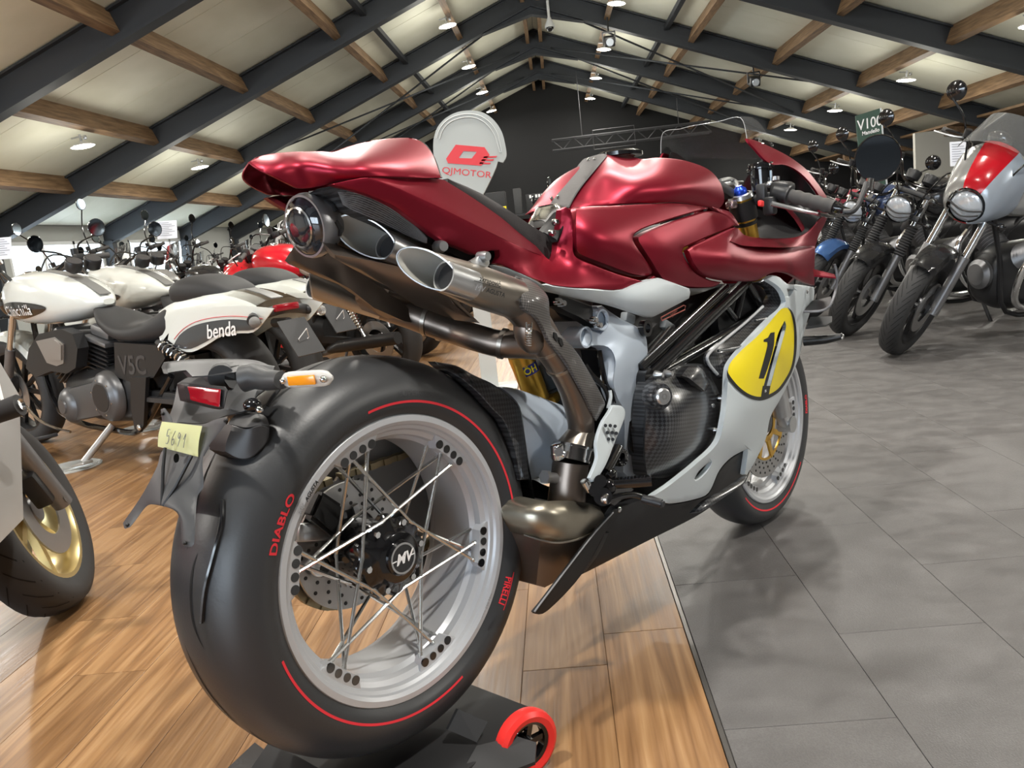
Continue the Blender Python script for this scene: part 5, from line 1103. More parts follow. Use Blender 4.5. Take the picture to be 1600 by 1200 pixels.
# cable hanging from the lamp box
O('lamp_cable', GLOSS, MB, lambda bm: tube(bm, [on_tread(math.radians(a), y, .004) for a, y in ((146, -.052), (152, -.062), (160, -.060), (168, -.052), (176, -.044))], .003, 6, True, 5))
# ---- handwritten note stuck to the carrier
nt_l = [(260,658), (322,662), (317,710), (253,697)]
A, Bq, Cq, Dq = P(259.5,657,.052)+V((-.006, 0, .0)), P(322.5,664,-.038)+V((-.006, 0, 0)), P(316,712,-.036)+V((-.006, 0, 0)), P(253,696,.052)+V((-.006, 0, 0))
def note(bm):
    rows = []
    for i in range(5):
        t = i/4; rows.append([(A.lerp(Dq, t)).lerp(Bq.lerp(Cq, t), j/6)+V((-.002*math.sin(PI*t), 0, 0)) for j in range(7)])
    loft(bm, rows, False); bmesh.ops.solidify(bm, geom=bm.faces[:], thickness=.0003)
W4 = Matrix.Translation((*BK.loc[:2], 0)) @ Matrix.Rotation(BK.rz, 4, 'Z')
pn = O('paper_note', mat('note_yellow', (.80, .80, .47), .8), None, note); pn.matrix_world = W4
tag(pn, 'pale yellow handwritten paper note stuck on the number plate carrier', 'note')
ctr = (A+Bq+Cq+Dq)/4; nx = (Bq-A).normalized(); ny = (A-Dq); ny = (ny-nx*ny.dot(nx)).normalized(); nn = nx.cross(ny)
if nn.dot(V(BK.c)-ctr) < 0: nn = -nn
STR = {'5': [[(.55,1),(.1,1),(.05,.55),(.4,.6),(.55,.35),(.4,.05),(.05,.05)]], '6': [[(.5,1),(.15,.6),(.05,.25),(.25,0),(.5,.2),(.4,.45),(.1,.35)]], '9': [[(.5,.8),(.2,.95),(.08,.7),(.3,.55),(.5,.85),(.45,.4),(.3,0)]], '1': [[(.1,.55),(.4,.95),(.35,.5),(.32,0)]]}
def digits(bm):
    for k, ch in enumerate('5691'):
        for st in STR[ch]:
            L = [ctr+nn*.0052+nx*(-.022+k*.0125+q[0]*.011)+ny*(-.011-k*.0006+q[1]*.020) for q in st]; tube(bm, L, .00055, 5, True, 4)
O('handwriting', mat('pencil', (.16, .16, .15), .8), pn, digits)
# ================================================================ the other motorcycles
LENSH = mat('headlamp_glass', (.55, .60, .66), .06, .35, coat=1.); ENGB = mat('engine_cast', (.020, .020, .021), .40, .2); ENGA = mat('engine_alloy', (.20, .20, .205), .4, .7)
TYREB = mat('tyre_dark', (.036, .036, .037), .62, spec=.3)
def body(bm, st, n=18, flat=1.0):
    """closed hull from stations (x, z_bottom, z_top, half_width[, squareness])"""
    rings = []
    for s in st:
        x, zb, zt, hw = s[:4]; e = s[4] if len(s) > 4 else .75; zc = (zb+zt)/2; h = (zt-zb)/2; r = []
        for k in range(n):
            a = 2*PI*k/n; ca, sa = math.cos(a), math.sin(a)
            r.append(V((x, hw*math.copysign(abs(ca)**e, ca), zc+h*math.copysign(abs(sa)**e, sa))))
        rings.append(r)
    m = len(rings[0]); cols = [smooth_path([r[j] for r in rings], 4) for j in range(m)]
    loft(bm, [[c[i] for c in cols] for i in range(len(cols[0]))], True, True)
def rot_about(base, ax, ang): return Matrix.Translation(V(base)) @ Matrix.Rotation(ang, 4, V(ax)) @ Matrix.Translation(-V(base))
def mini_tyre(R, w): return [(R-.085, -w*.80), (R-.06, -w*.97), (R-.035, -w), (R-.014, -w*.82), (R-.003, -w*.42), (R, 0), (R-.003, w*.42), (R-.014, w*.82), (R-.035, w), (R-.06, w*.97), (R-.085, w*.80)]
def std_bike(name, label, cat, loc, deg, lean=0., steer=0., group=None, L=1.45, R=.31, wf=.055, wr=.075, rake=.45, off=.055,
             tank=(.25, .02, .03), tank_m=None, fend=None, fend_m=None, rim=None, seat_m=None, head=True, fairing=None, fair_m=None, mirrors=True, mir_y=.40, mir_z=1.30, bars=1.08, bar_y=.38, bar_x=1.0,
             seat_z=.80, engine='twin', tread=0, gaiter=False, spokes=7, screen=False, tail_m=None, fullness=1, rear=True, gold_fork=False, lever=True, head_r=.088, head_z=.86, head_x=1.28, fa0=58, fa1=128):
    root = empty(name, (*loc, 0), math.radians(deg), label, cat, group); root.rotation_euler = (-math.radians(lean), 0, math.radians(deg))
    ax = V((-math.sin(rake), 0, math.cos(rake))); base = V((L-off, 0, R)); S = rot_about(base, ax, math.radians(steer)); FAx = V((L, 0, R)); RAx = V((0, 0, R))
    tank_m = tank_m or mat('paint_%02d_%02d_%02d' % tuple(int(c*99) for c in tank), tank, .25, coat=.6)
    fend_m = fend_m or BLACK; rim = rim or BLACK; seat_m = seat_m or mat('seat_black', (.02, .02, .021), .6); tail_m = tail_m or tank_m
    def F(nm, m, fn, parent=None, smooth=True):
        o = O(nm, m, parent or root, fn, smooth); o.data.transform(S); return o
    def B(nm, m, fn, parent=None, smooth=True): return O(nm, m, parent or root, fn, smooth)
    def steerpt(p): return S @ V(p)
    def wheel(mk, c, R_, w, tag_):
        t = mk(tag_+'_tyre', TYREB, lambda bm: lathe(bm, mini_tyre(R_, w), c, (0, 1, 0), 56), None, 60)
        mk(tag_+'_rim', rim, lambda bm: lathe(bm, [(R_-.080, -w*.82), (R_-.095, -w*.80), (R_-.105, -w*.5), (R_-.105, w*.5), (R_-.095, w*.80), (R_-.080, w*.82)], c, (0, 1, 0), 48))
        mk(tag_+'_hub', ENGA, lambda bm: lathe(bm, [(0, -w*.7), (.035, -w*.7), (.045, -w*.4), (.04, 0), (.045, w*.4), (.035, w*.7), (0, w*.7)], c, (0, 1, 0), 20))
        for k in range(spokes):
            a = 2*PI*k/spokes
            mk('wheel_spoke', rim, lambda bm: bar(bm, polar(c, .03, a, 0), polar(c, R_-.095, a+.12, 0), .022, .022, (0, 1, 0)), None, False)
        for s in ((-1, 1) if tag_ == 'front' else (1,)):
            mk(tag_+'_disc', STEEL, lambda bm: lathe(bm, [(.085, s*w*.95), (.145, s*w*.95), (.145, s*w*.95+.005), (.085, s*w*.95+.005)], c, (0, 1, 0), 40, closed_prof=True))
        if tread and tag_ == 'front':
            pr = mini_tyre(R_, w); py = np.array([q[1] for q in pr[2:-2]]); prr = np.array([q[0] for q in pr[2:-2]])
            def tr(bm):
                for k in range(tread):
                    for s in (-1, 1):
                        pts = []
                        for j in range(6):
                            u = j/5; y = s*(w*.12+w*.78*u); a = 2*PI*(k+(.5 if s > 0 else 0))/tread+.30*u; r = float(np.interp(y, py, prr))+.0008
                            pts.append((r, y, a))
                        loft(bm, [[polar(c, r, a-.012, y), polar(c, r, a+.012, y)] for r, y, a in pts], False)
            g = mk('tread_grooves', GROOVE, tr, t); g['kind'] = 'stuff'
    wheel(F, FAx, R, wf, 'front')
    if rear: wheel(B, RAx, R, wr, 'rear')
    # fork
    topz = .94
    for s in (-1, 1):
        y = s*(wf+.045); a = V((L, y, R)); top = a+ax*((topz-R)/ax.z)
        F('fork_leg', GOLD if gold_fork else CHROME, lambda bm: tube(bm, [a+ax*.30, top], .0205, 14))
        F('fork_slider', ENGA, lambda bm: [tube(bm, [a-ax*.02, a+ax*.32], .027, 14), cyl(bm, a+V((0, -.02, 0)), a+V((0, .02, 0)), .022, 12)])
        if gaiter:
            def gt(bm):
                n = 12; tube(bm, [a+ax*(.30+.20*k/(2*n)) for k in range(2*n+1)], [.036 if k % 2 else .028 for k in range(2*n+1)], 14)
            F('fork_gaiter', TYREB, gt)
        F('front_caliper', ENGB, lambda bm: box(bm, a+V((-.05, -s*.02, .06)), (.06, .05, .11), Matrix.Rotation(-.4, 3, 'Y'), .01))
    hp = FAx+ax*((.80-R)/ax.z); hp2 = FAx+ax*((.93-R)/ax.z)
    F('triple_clamp', ENGB, lambda bm: [box(bm, hp, (.06, .24, .035), Matrix.Rotation(-rake, 3, 'Y'), .008), box(bm, hp2, (.06, .24, .03), Matrix.Rotation(-rake, 3, 'Y'), .008)])
    def ff(bm):
        rings = []
        for k in range(17):
            a = math.radians(fa0+k*(fa1-fa0)/16); w = wf+.016; e = (1-abs(k/8-1)**5)
            rings.append([polar(FAx, R-.01, a, -w*1.0), polar(FAx, R+.022, a, -w*.9*(.7+.3*e)), polar(FAx, R+.036, a, -w*.4), polar(FAx, R+.038, a, 0), polar(FAx, R+.036, a, w*.4), polar(FAx, R+.022, a, w*.9*(.7+.3*e)), polar(FAx, R-.01, a, w)])
        loft(bm, rings, False); bmesh.ops.solidify(bm, geom=bm.faces[:], thickness=.003)
    F('front_fender', fend_m, ff)
    if head:
        hc_ = V((head_x, 0, head_z)); hd = V((1, 0, -.10)).normalized()
        hb = F('headlight', GLOSS, lambda bm: lathe(bm, [(head_r*.98, .03), (head_r*1.02, .02), (head_r, -.01), (head_r*.9, -.06), (head_r*.5, -.11), (0, -.125)], hc_, hd, 32))
        F('headlight_lens', LENSH, lambda bm: lathe(bm, [(0, .038), (head_r*.5, .034), (head_r*.85, .026), (head_r*.96, .018)], hc_, hd, 32), hb)
        x_, y_ = V((0, 1, 0)), V((0, 0, 1))
        F('lamp_bar', ENGB, lambda bm: [tube(bm, [hc_+hd*.043+x_*(-head_r*1.05)+y_*.012, hc_+hd*.048+y_*(-.014), hc_+hd*.043+x_*(head_r*1.05)+y_*.012], .005, 6, True, 4), tube(bm, [hc_+hd*.041+x_*(-head_r*.9)-y_*.018, hc_+hd*.046-y_*.046, hc_+hd*.041+x_*(head_r*.9)-y_*.018], .004, 6, True, 4)], hb)
        F('lamp_bracket', ENGB, lambda bm: [bar(bm, hc_+V((-.05, s*(head_r+.012), 0)), hp2+V((0, s*.11, -.06)), .01, .03) for s in (-1, 1)])
        for s in (-1, 1):
            nm = F('instrument', ENGB, lambda bm: [lathe(bm, [(0, .02), (.042, .02), (.046, .012), (.042, -.035), (.02, -.05)], (1.10, s*.055, 1.03), (-.5, 0, .86), 22)])
            F('dial', mat('dial_face', (.05, .05, .055), .2, coat=.6), lambda bm: lathe(bm, [(0, .0205), (.038, .0205)], (1.10, s*.055, 1.03), (-.5, 0, .86), 22), nm)
        for s in (-1, 1): F('indicator', GLOSS, lambda bm: [tube(bm, [(head_x-.05, s*.1, head_z-.07), (head_x-.05, s*.17, head_z-.07)], .008, 8), ball(bm, (head_x-.045, s*.185, head_z-.07), .022, (.8, 1.2, 1), 12)])
    # handlebar
    bx, bz = bar_x, bars
    F('handlebar', GLOSS, lambda bm: tube(bm, [(bx-.04, -bar_y, bz-.01), (bx+.03, -bar_y*.55, bz), (bx+.10, -.10, .98), (bx+.10, .10, .98), (bx+.03, bar_y*.55, bz), (bx-.04, bar_y, bz-.01)], .011, 8, True, 5))
    for s in (-1, 1):
        F('grip', GR, lambda bm: tube(bm, [(bx-.045, s*(bar_y+.005), bz-.011), (bx-.01, s*(bar_y-.12), bz-.006)], .017, 12))
        F('switchgear', ENGB, lambda bm: [box(bm, (bx+.0, s*(bar_y-.155), bz), (.04, .055, .045), None, .008), tube(bm, [(bx+.04, s*(bar_y-.15), bz+.015), (bx+.04, s*(bar_y-.15), bz+.055)], .02, 12)])
        if lever: F('lever', ALU, lambda bm: tube(bm, [(bx+.035, s*(bar_y-.14), bz+.005), (bx+.055, s*(bar_y-.08), bz), (bx+.045, s*(bar_y+.02), bz-.005)], .006, 6, True, 4))
        if mirrors:
            mc = V((bx+.06, s*mir_y, mir_z))
            F('mirror_stem', GLOSS, lambda bm: tube(bm, [(bx+.03, s*(bar_y-.14), bz+.02), (bx+.05, s*(bar_y-.10), (bz+mir_z)/2), mc+V((.01, 0, -.04))], .006, 6, True, 4))
            mm = F('mirror', GLOSS, lambda bm: lathe(bm, [(0, .022), (.030, .018), (.052, .004), (.054, -.004), (.050, -.006)], mc, (1, s*.1, .05), 20))
            F('mirror_glass', MIRR, lambda bm: lathe(bm, [(0, -.005), (.050, -.005)], mc, (1, s*.1, .05), 20), mm)
    for s in (-1, 1): F('cable', GLOSS, lambda bm: tube(bm, [(bx+.02, s*(bar_y-.16), bz), (bx+.16, s*.16, bz+.03), (bx+.2, s*.08, .93), (bx+.1, 0, .80)], .005, 6, True, 5))
    # body
    B('tank', tank_m, lambda bm: body(bm, [(.55, seat_z-.02, seat_z+.03, .06), (.60, seat_z-.05, seat_z+.10, .11), (.72, seat_z-.06, seat_z+.175, .15), (.88, seat_z-.06, seat_z+.20, .155), (1.0, seat_z-.04, seat_z+.185, .13), (1.06, seat_z, seat_z+.13, .08)]))
    B('tank_cap', CHROME, lambda bm: lathe(bm, [(0, .012), (.026, .010), (.03, 0), (.03, -.01)], (.86, 0, seat_z+.2), (0, 0, 1), 18))
    B('seat', seat_m, lambda bm: body(bm, [(-.28, seat_z+.02, seat_z+.06, .08), (-.2, seat_z-.01, seat_z+.075, .115), (.0, seat_z-.03, seat_z+.05, .125), (.25, seat_z-.05, seat_z+.01, .14), (.45, seat_z-.06, seat_z+.01, .13), (.57, seat_z-.03, seat_z+.03, .09)]))
    if fullness:
        B('tail', tail_m, lambda bm: body(bm, [(-.45, seat_z-.06, seat_z-.02, .04), (-.38, seat_z-.10, seat_z+.01, .085), (-.2, seat_z-.12, seat_z+.0, .10), (.0, seat_z-.13, seat_z-.03, .09), (.15, seat_z-.12, seat_z-.05, .07)]))
        tl_ = B('tail_light', GLASSR, lambda bm: box(bm, (-.46, 0, seat_z-.045), (.03, .1, .04), None, .008))
        B('side_cover', tail_m if fullness > 1 else BLACK, lambda bm: body(bm, [(.12, .60, .70, .10), (.25, .52, .72, .135), (.45, .50, .72, .135), (.55, .55, .70, .10)]))
        B('swingarm', ENGB, lambda bm: [bar(bm, (0, s*(wr+.035), R), (.58, s*.12, .36), .03, .05) for s in (-1, 1)])
        for s in (-1, 1): B('shock', CHROME, lambda bm: [tube(bm, [(.05, s*(wr+.06), R+.04), (.16, s*.14, .70)], .012, 8), tube(bm, [V((.05, s*(wr+.06), R+.04)).lerp(V((.16, s*.14, .70)), .2+.7*k/24) for k in range(25)], [.030 if k % 2 else .022 for k in range(25)], 10)])
        for s in (-1, 1): B('silencer', CHROME if engine == 'twin' else ENGB, lambda bm: [tube(bm, [(-.30, s*.19, .36), (-.24, s*.19, .355), (.25, s*.185, .31), (.40, s*.16, .28)], [.042, .046, .044, .026], 16)])
        if engine == 'twin':
            for s in (-1, 1):
                cy = B('cylinder', ENGA, lambda bm: [tube(bm, [V((.86, s*.09, .52))+V((.0, s*.165, .10))*(k/18) for k in range(19)], [.078 if k % 2 else .066 for k in range(19)], 16)])
                B('cylinder_head', ENGB, lambda bm: box(bm, (.86, s*.275, .632), (.15, .07, .12), Matrix.Rotation(s*.55, 3, 'X'), .02), cy)
                B('header_pipe', CHROME, lambda bm: tube(bm, [(.93, s*.25, .60), (.99, s*.24, .50), (.95, s*.19, .32), (.80, s*.16, .25), (.40, s*.16, .28)], .020, 10, True, 5))
            B('crankcase', ENGB, lambda bm: [body(bm, [(.5, .30, .55, .11), (.62, .22, .58, .14), (.85, .20, .58, .14), (.98, .24, .55, .11), (1.02, .30, .50, .09)], flat=1)])
            B('alternator_cover', ENGA, lambda bm: lathe(bm, [(0, .03), (.06, .03), (.085, .01), (.085, -.03)], (1.03, 0, .42), (1, 0, 0), 24))
        else:
            B('crankcase', ENGB, lambda bm: body(bm, [(.45, .28, .50, .13), (.6, .22, .56, .17), (.82, .22, .56, .17), (.95, .28, .52, .12)]))
            B('cylinder', ENGB, lambda bm: [box(bm, (.82+.012*k*.25, 0, .54+.022*k), (.20 if k % 2 else .18, .30 if k % 2 else .27, .02), Matrix.Rotation(.25, 3, 'Y')) for k in range(9)])
            for s in (-1, 1): B('engine_cover', ENGA, lambda bm: lathe(bm, [(0, .03), (.075, .03), (.095, .012), (.10, 0)], (.66, s*.165, .40), (0, s, 0), 24))
            B('header_pipe', ENGA, lambda bm: [tube(bm, [(.98, s*.06, .62), (1.08, s*.06, .52), (1.03, s*.06, .30), (.85, s*.08, .20), (.40, s*.12, .26)], .019, 8, True, 5) for s in (-1, 1)])
        for s in (-1, 1): B('frame_rail', BLACK, lambda bm: tube(bm, [(1.10, s*.03, .88), (1.02, s*.10, .55), (.92, s*.12, .22), (.55, s*.13, .22), (.52, s*.12, .50), (.30, s*.12, .74), (-.2, s*.08, .78)], .014, 8, True, 4))
        B('radiator', ENGB, lambda bm: box(bm, (1.07, 0, .60), (.05, .26, .26), Matrix.Rotation(.2, 3, 'Y'), .01)) if engine != 'twin' else None
        B('side_stand', ENGB, lambda bm: [tube(bm, [(.62, .12, .26), (.60, .30, .03)], .012, 8), box(bm, (.60, .31, .02), (.09, .05, .012))])
        B('front_plate', BLACK, lambda bm: bar(bm, (-.44, 0, seat_z-.09), (-.62, 0, seat_z-.34), .15, .008, (1, 0, 0)))
    if fairing == 'cafe':
        m1, m2, m3 = fair_m
        hc_ = V((head_x, 0, head_z))
        def shell(a0, a1):
            def f(bm):
                rings = []; n = 14
                for i in range(9):
                    t = i/8
                    ring = []
                    for k in range(n+1):
                        a = a0+(a1-a0)*k/n; rad = .094+.085*t**.8; up = .06*t+(.05*t if math.sin(a) > 0 else -.02*t)
                        ring.append(V((hc_.x+.035-.20*t**1.5, rad*1.05*math.cos(a), hc_.z+up+rad*1.05*math.sin(a)*(1.0 if math.sin(a) > 0 else .85))))
                    rings.append(ring)
                loft(bm, rings, False); bmesh.ops.solidify(bm, geom=bm.faces[:], thickness=.003)
            return f
        cw = F('cafe_fairing', m1, shell(math.radians(118), math.radians(290)))
        F('fairing_side', m3, shell(math.radians(-70), math.radians(62)), cw); F('fairing_band', m2, shell(math.radians(62), math.radians(118)), cw); F('fairing_chin', m2, shell(math.radians(252), math.radians(290)), cw)
        def scr(bm):
            rings = []
            for i in range(7):
                t = i/6
                rings.append([V((hc_.x-.13-.16*t+.05*math.cos((k/12-.5)*PI), (.20-.05*t)*math.sin((k/12-.5)*PI), hc_.z+.22+.15*t+.09*math.cos((k/12-.5)*PI)*(1-t*.3))) for k in range(13)])
            loft(bm, rings, False)
        F('windscreen', mat('screen_clear', (.80, .82, .82), .03, trans=.92, ior=1.1), scr)
    if screen:
        def scr2(bm):
            rings = []
            for i in range(6):
                t = i/5; rings.append([V((1.30-.16*t+.03*math.cos((k/10-.5)*PI), (.16-.04*t)*math.sin((k/10-.5)*PI), 1.0+.30*t)) for k in range(11)])
            loft(bm, rings, False)
        F('windscreen', mat('screen_clear', (.80, .82, .82), .03, trans=.92, ior=1.1), scr2)
    if fairing == 'sport':
        F('upper_fairing', tank_m, lambda bm: body(bm, [(1.46, .78, .84, .04), (1.38, .70, .92, .13), (1.25, .66, .98, .19), (1.12, .70, .95, .20)]))
        for s in (-1, 1): B('side_fairing', tank_m if fullness < 3 else fair_m[0], lambda bm: prism(bm, [V((1.24, s*.20, .86)), V((1.30, s*.19, .62)), V((1.06, s*.19, .34)), V((.62, s*.17, .28)), V((.70, s*.20, .50)), V((.95, s*.215, .74))], (0, s*-.008, 0)))
    if tread or fairing == 'cafe':
        pass
    return root, S
def place_front(contact, deg, lean, steer, L=1.45, R=.31, rake=.45, off=.055):
    ax = V((-math.sin(rake), 0, math.cos(rake))); S = rot_about(V((L-off, 0, R)), ax, math.radians(steer)); c = S @ V((L, 0, 0))
    w = Matrix.Rotation(math.radians(deg), 4, 'Z') @ Matrix.Rotation(-math.radians(lean), 4, 'X') @ c
    return (contact[0]-w.x, contact[1]-w.y)
SILP = mat('paint_silver', (.46, .46, .45), .25, .5, coat=.6); SILB = mat('paint_pale_silver', (.55, .62, .70), .25, .2, coat=.6); REDG = mat('paint_gloss_red', (.62, .012, .025), .2, coat=.8)
BLUEP = mat('paint_blue', (.10, .22, .50), .25, .4, coat=.6); DKG = mat('paint_dark', (.03, .03, .032), .2, coat=.6)
RG = 'roadsters parked in a row on the grey tiles'
std_bike('motorcycle', 'retro motorcycle with silver and red headlight fairing and clear screen, on grey tiles', 'motorcycle', place_front((1.91, 4.88), 196, 15, 32), 196, 15, 32, RG, tank_m=SILP, fairing='cafe', fair_m=(SILP, REDG, SILB), fend_m=DKG, tread=40, mir_y=.34, mir_z=1.33, bars=1.10, bar_y=.36)
std_bike('motorcycle', 'black retro motorcycle with round headlight and gloss black fender beside the silver-faired one', 'motorcycle', place_front((1.92, 5.74), 196, 14, 30), 196, 14, 30, RG, tank=(.02, .02, .022), fend_m=DKG, tread=40, gaiter=True, mir_y=.36, mir_z=1.30)
std_bike('motorcycle', 'black retro motorcycle with metallic blue front fender and round headlight', 'motorcycle', place_front((1.98, 6.75), 196, 14, 30), 196, 14, 30, RG, tank=(.03, .05, .12), fend_m=BLUEP, tread=36, gaiter=True, mir_y=.36, mir_z=1.30)
std_bike('motorcycle', 'dark retro motorcycle with pink-red tank beyond the blue-fendered one', 'motorcycle', place_front((2.05, 7.7), 196, 14, 25), 196, 14, 25, RG, tank=(.40, .05, .08), gaiter=True, mir_y=.36)
CG = 'tall-bar cruisers behind the roadsters'
for k, (x, y, d, t, lb) in enumerate(((3.45, 9.35, 200, (.05, .05, .055), 'black cruiser with chrome levers and high handlebar, behind the roadster row'), (3.6, 10.35, 200, (.30, .03, .04), 'dark red cruiser with high handlebar, behind the roadster row'), (3.75, 11.35, 200, (.04, .04, .045), 'black cruiser farthest along the roadster row, near the truss'), (3.9, 12.4, 200, (.35, .36, .36), 'silver cruiser far behind the green banner'), (5.6, 6.2, 196, (.5, .5, .5), 'grey roadster behind the silver-faired motorcycle'), (5.75, 7.2, 196, (.04, .04, .05), 'black roadster standing behind the green banner, in the second row'))):
    std_bike('motorcycle', lb, 'motorcycle', (x, y), d, 10, 15, CG, tank=t, mir_y=.38, mir_z=1.34, bars=1.16, lever=True)
# ================================================================ white cruisers on the wood floor (left side faces the camera)
PEARL = mat('pearl_white', (.68, .70, .66), .22, coat=.7); GREYS = mat('stripe_grey', (.17, .17, .165), .35)
C1L, C1D = (-1.60, 3.76), 148
CF = Frame(C1L, math.radians(C1D)); CP = CF.P
c1, S = std_bike('motorcycle', 'pearl white cruiser motorcycle with black seats nearest to the red motorcycle', 'motorcycle', C1L, C1D, 0, 6, 'white cruisers side by side', L=1.98, R=.33, fa0=20, fa1=150, wf=.065, wr=.105, rake=.55, tank_m=PEARL, rim=BLACK, fullness=0, bars=1.06, bar_y=.40, bar_x=1.50, mir_y=.44, mir_z=1.22, head_x=1.82, head_z=.86, seat_z=.66, fend_m=PEARL, spokes=10)
for ch in list(c1.children):
    if ch.name.split('.')[0] in ('tank', 'seat', 'tank_cap'): bpy.data.objects.remove(ch)
def CB_(nm, m, fn, parent=None, smooth=True): return O(nm, m, parent or c1, fn, smooth)
def cpl(pts): return [CP(*q) for q in pts]
def cpatch(nm, out, ctrl, m, parent=None, **k): return patch(nm, out, ctrl, m, parent or c1, fr=CF, sgn=-1, **k)
TST = [(.86, .80, .83, .03), (.95, .765, .885, .09), (1.08, .735, .94, .14), (1.25, .72, .985, .17), (1.45, .72, 1.012, .18), (1.65, .74, 1.01, .16), (1.8, .79, .95, .1)]
tk = CB_('tank', PEARL, lambda bm: body(bm, TST, 28))
from mathutils.bvhtree import BVHTree
_tb = BVHTree.FromPolygons([v.co.copy() for v in tk.data.vertices], [tuple(p.vertices) for p in tk.data.polygons])
def flank(x, z):
    h = _tb.ray_cast(V((x, 1., z)), V((0, -1, 0)))[0]; return h.y if h else .05
CB_('tank_stripe', GREYS, lambda bm: loft(bm, [[V((x, -.03, z-.006)), V((x, -.03, z)), V((x, .03, z)), V((x, .03, z-.006))] for x, z in ((.88, .858), (.95, .893), (1.02, .922), (1.08, .946), (1.25, .991), (1.42, 1.014))], True, True), tk)
CB_('tank_cap', CHROME, lambda bm: lathe(bm, [(0, .012), (.035, .010), (.042, 0), (.042, -.012)], (1.62, 0, 1.012), (0, 0, 1), 24), tk)
def badge(bm):
    rings = []
    for f_ in (.02, .35, .7, 1.):
        r = []
        for k in range(40):
            a = 2*PI*k/40; x = 1.46+.27*f_*math.cos(a); z = .815+.048*f_*math.sin(a)*(1+.3*math.cos(a)); r.append(V((x, flank(x, z)+.004, z)))
        rings.append(r)
    R_ = loft(bm, rings, True); bm.faces.new(R_[0])
bd = CB_('tank_badge', GLOSS, badge, tk)
text_on('badge_lettering', 'Chinchilla', lambda x, z: V((1.50-x, flank(1.50-x, .812+z)+.0065, .812+z)), .085, WHTP, bd, 0, .35, 0)
SB_ = mat('seat_black', (.02, .02, .021), .6)
CB_('front_seat', SB_, lambda bm: body(bm, [(.12, .70, .80, .09), (.18, .62, .785, .145), (.32, .60, .735, .165), (.48, .60, .705, .17), (.64, .62, .715, .155), (.80, .68, .765, .12), (.92, .74, .80, .06)], 26))
CB_('pillion_seat', SB_, lambda bm: body(bm, [(-.27, .785, .81, .05), (-.22, .77, .845, .09), (-.10, .765, .885, .12), (.04, .76, .90, .13), (.13, .765, .885, .12), (.17, .79, .85, .08)], 26))
# rear fender with smoked side panels
def fender(bm):
    prof = [(.24, .60, .77), (.14, .66, .80), (.0, .70, .82), (-.15, .72, .825), (-.29, .705, .815), (-.40, .68, .79), (-.47, .65, .765)]
    rings = []
    for (x, zl, zt) in prof: rings.append([V((x, -.140, zl)), V((x, -.138, zl+(zt-zl)*.55)), V((x, -.115, zt-.018)), V((x, -.06, zt-.003)), V((x, 0, zt)), V((x, .06, zt-.003)), V((x, .115, zt-.018)), V((x, .138, zl+(zt-zl)*.55)), V((x, .140, zl))])
    cols = [smooth_path([r[j] for r in rings], 4) for j in range(9)]
    loft(bm, [[c[i] for c in cols] for i in range(len(cols[0]))], False); bmesh.ops.solidify(bm, geom=bm.faces[:], thickness=.004)
fd = CB_('rear_fender', PEARL, fender)
CB_('fender_stripe', GREYS, lambda bm: loft(bm, [[V((x, -.03, z-.004)), V((x, -.03, z)), V((x, .03, z)), V((x, .03, z-.004))] for x, z in ((-.30, .818), (-.40, .7935), (-.47, .769))], True, True), fd)
SIDE = [(262,531),(268,505),(285,490),(330,480),(380,478),(428,482),(412,503),(396,519),(370,521),(345,526),(322,540),(300,550),(285,548)]
for s in (-1, 1):
    o = cpatch('fender_side', SIDE, [(262,531,.142),(330,480,.141),(428,482,.141),(345,526,.143)], PEARL, fd, thick=.004, step=8, edge=.001)
    p2 = cpatch('smoked_panel', [(271,540),(280,524),(300,510),(330,502),(365,499),(408,503),(396,515),(370,517),(343,522),(318,536),(298,545),(284,545)], [(262,531,.146),(330,480,.145),(428,482,.145),(345,526,.147)], mat('smoke_panel', (.05, .055, .06), .2, coat=.4), fd, thick=.003, step=8, edge=.001)
    pin = CB_('pinstripe', REDP, lambda bm: tube(bm, cpl([(272,530,.1445),(285,515,.1445),(305,503,.1445),(335,496,.1445),(370,494,.1445),(410,498,.1445)]), .0014, 5, True, 4), fd)
    if s < 0:
        for q in (o, p2, pin):
            for v in q.data.vertices: v.co.y *= -1
a_, b_2 = CP(337, 520, .150), CP(372, 515, .150); ex_ = (b_2-a_).normalized()
text_on('fender_lettering', 'benda', plane_fn(CP(344, 517, .1485), ex_, V((0, 1, 0)).cross(ex_)*(1 if V((0, 1, 0)).cross(ex_).z > 0 else -1)), .088, WHTP, fd, .001, .3, 0)
# tail lamps and plate carrier
CB_('tail_bridge', PLAST, lambda bm: tube(bm, [(-.47, -.14, .70), (-.50, 0, .72), (-.47, .14, .70)], .022, 12, True, 5))
for s in (-1, 1):
    ind_ = CB_('indicator', PLAST, lambda bm: tube(bm, [(-.47, s*.14, .70), (-.51, s*.175, .69)], [.022, .026], 14)); CB_('indicator_lens', CLEAR, lambda bm: ball(bm, (-.525, s*.18, .685), .024, (1, 1, 1), 12), ind_)
CB_('tail_light', GLASSR, lambda bm: box(bm, (-.515, .0, .725), (.02, .13, .03), None, .006))
pc = CB_('plate_carrier', PLAST, lambda bm: bar(bm, (-.53, 0, .67), (-.63, 0, .52), .15, .006, (1, 0, 1)))
CB_('carrier_arm', PLAST, lambda bm: tube(bm, [(-.42, .0, .66), (-.52, 0, .66)], .02, 8), pc)
CB_('carrier_mark', WHTP, lambda bm: [tube(bm, [V((-.582, y*.8, .598))+V((-.55, 0, .83))*z*.8+V((-.014, 0, -.009)) for y, z in ((0, .06), (.035, 0), (0, -.06), (-.035, 0), (0, .06))], .002, 5)], pc)
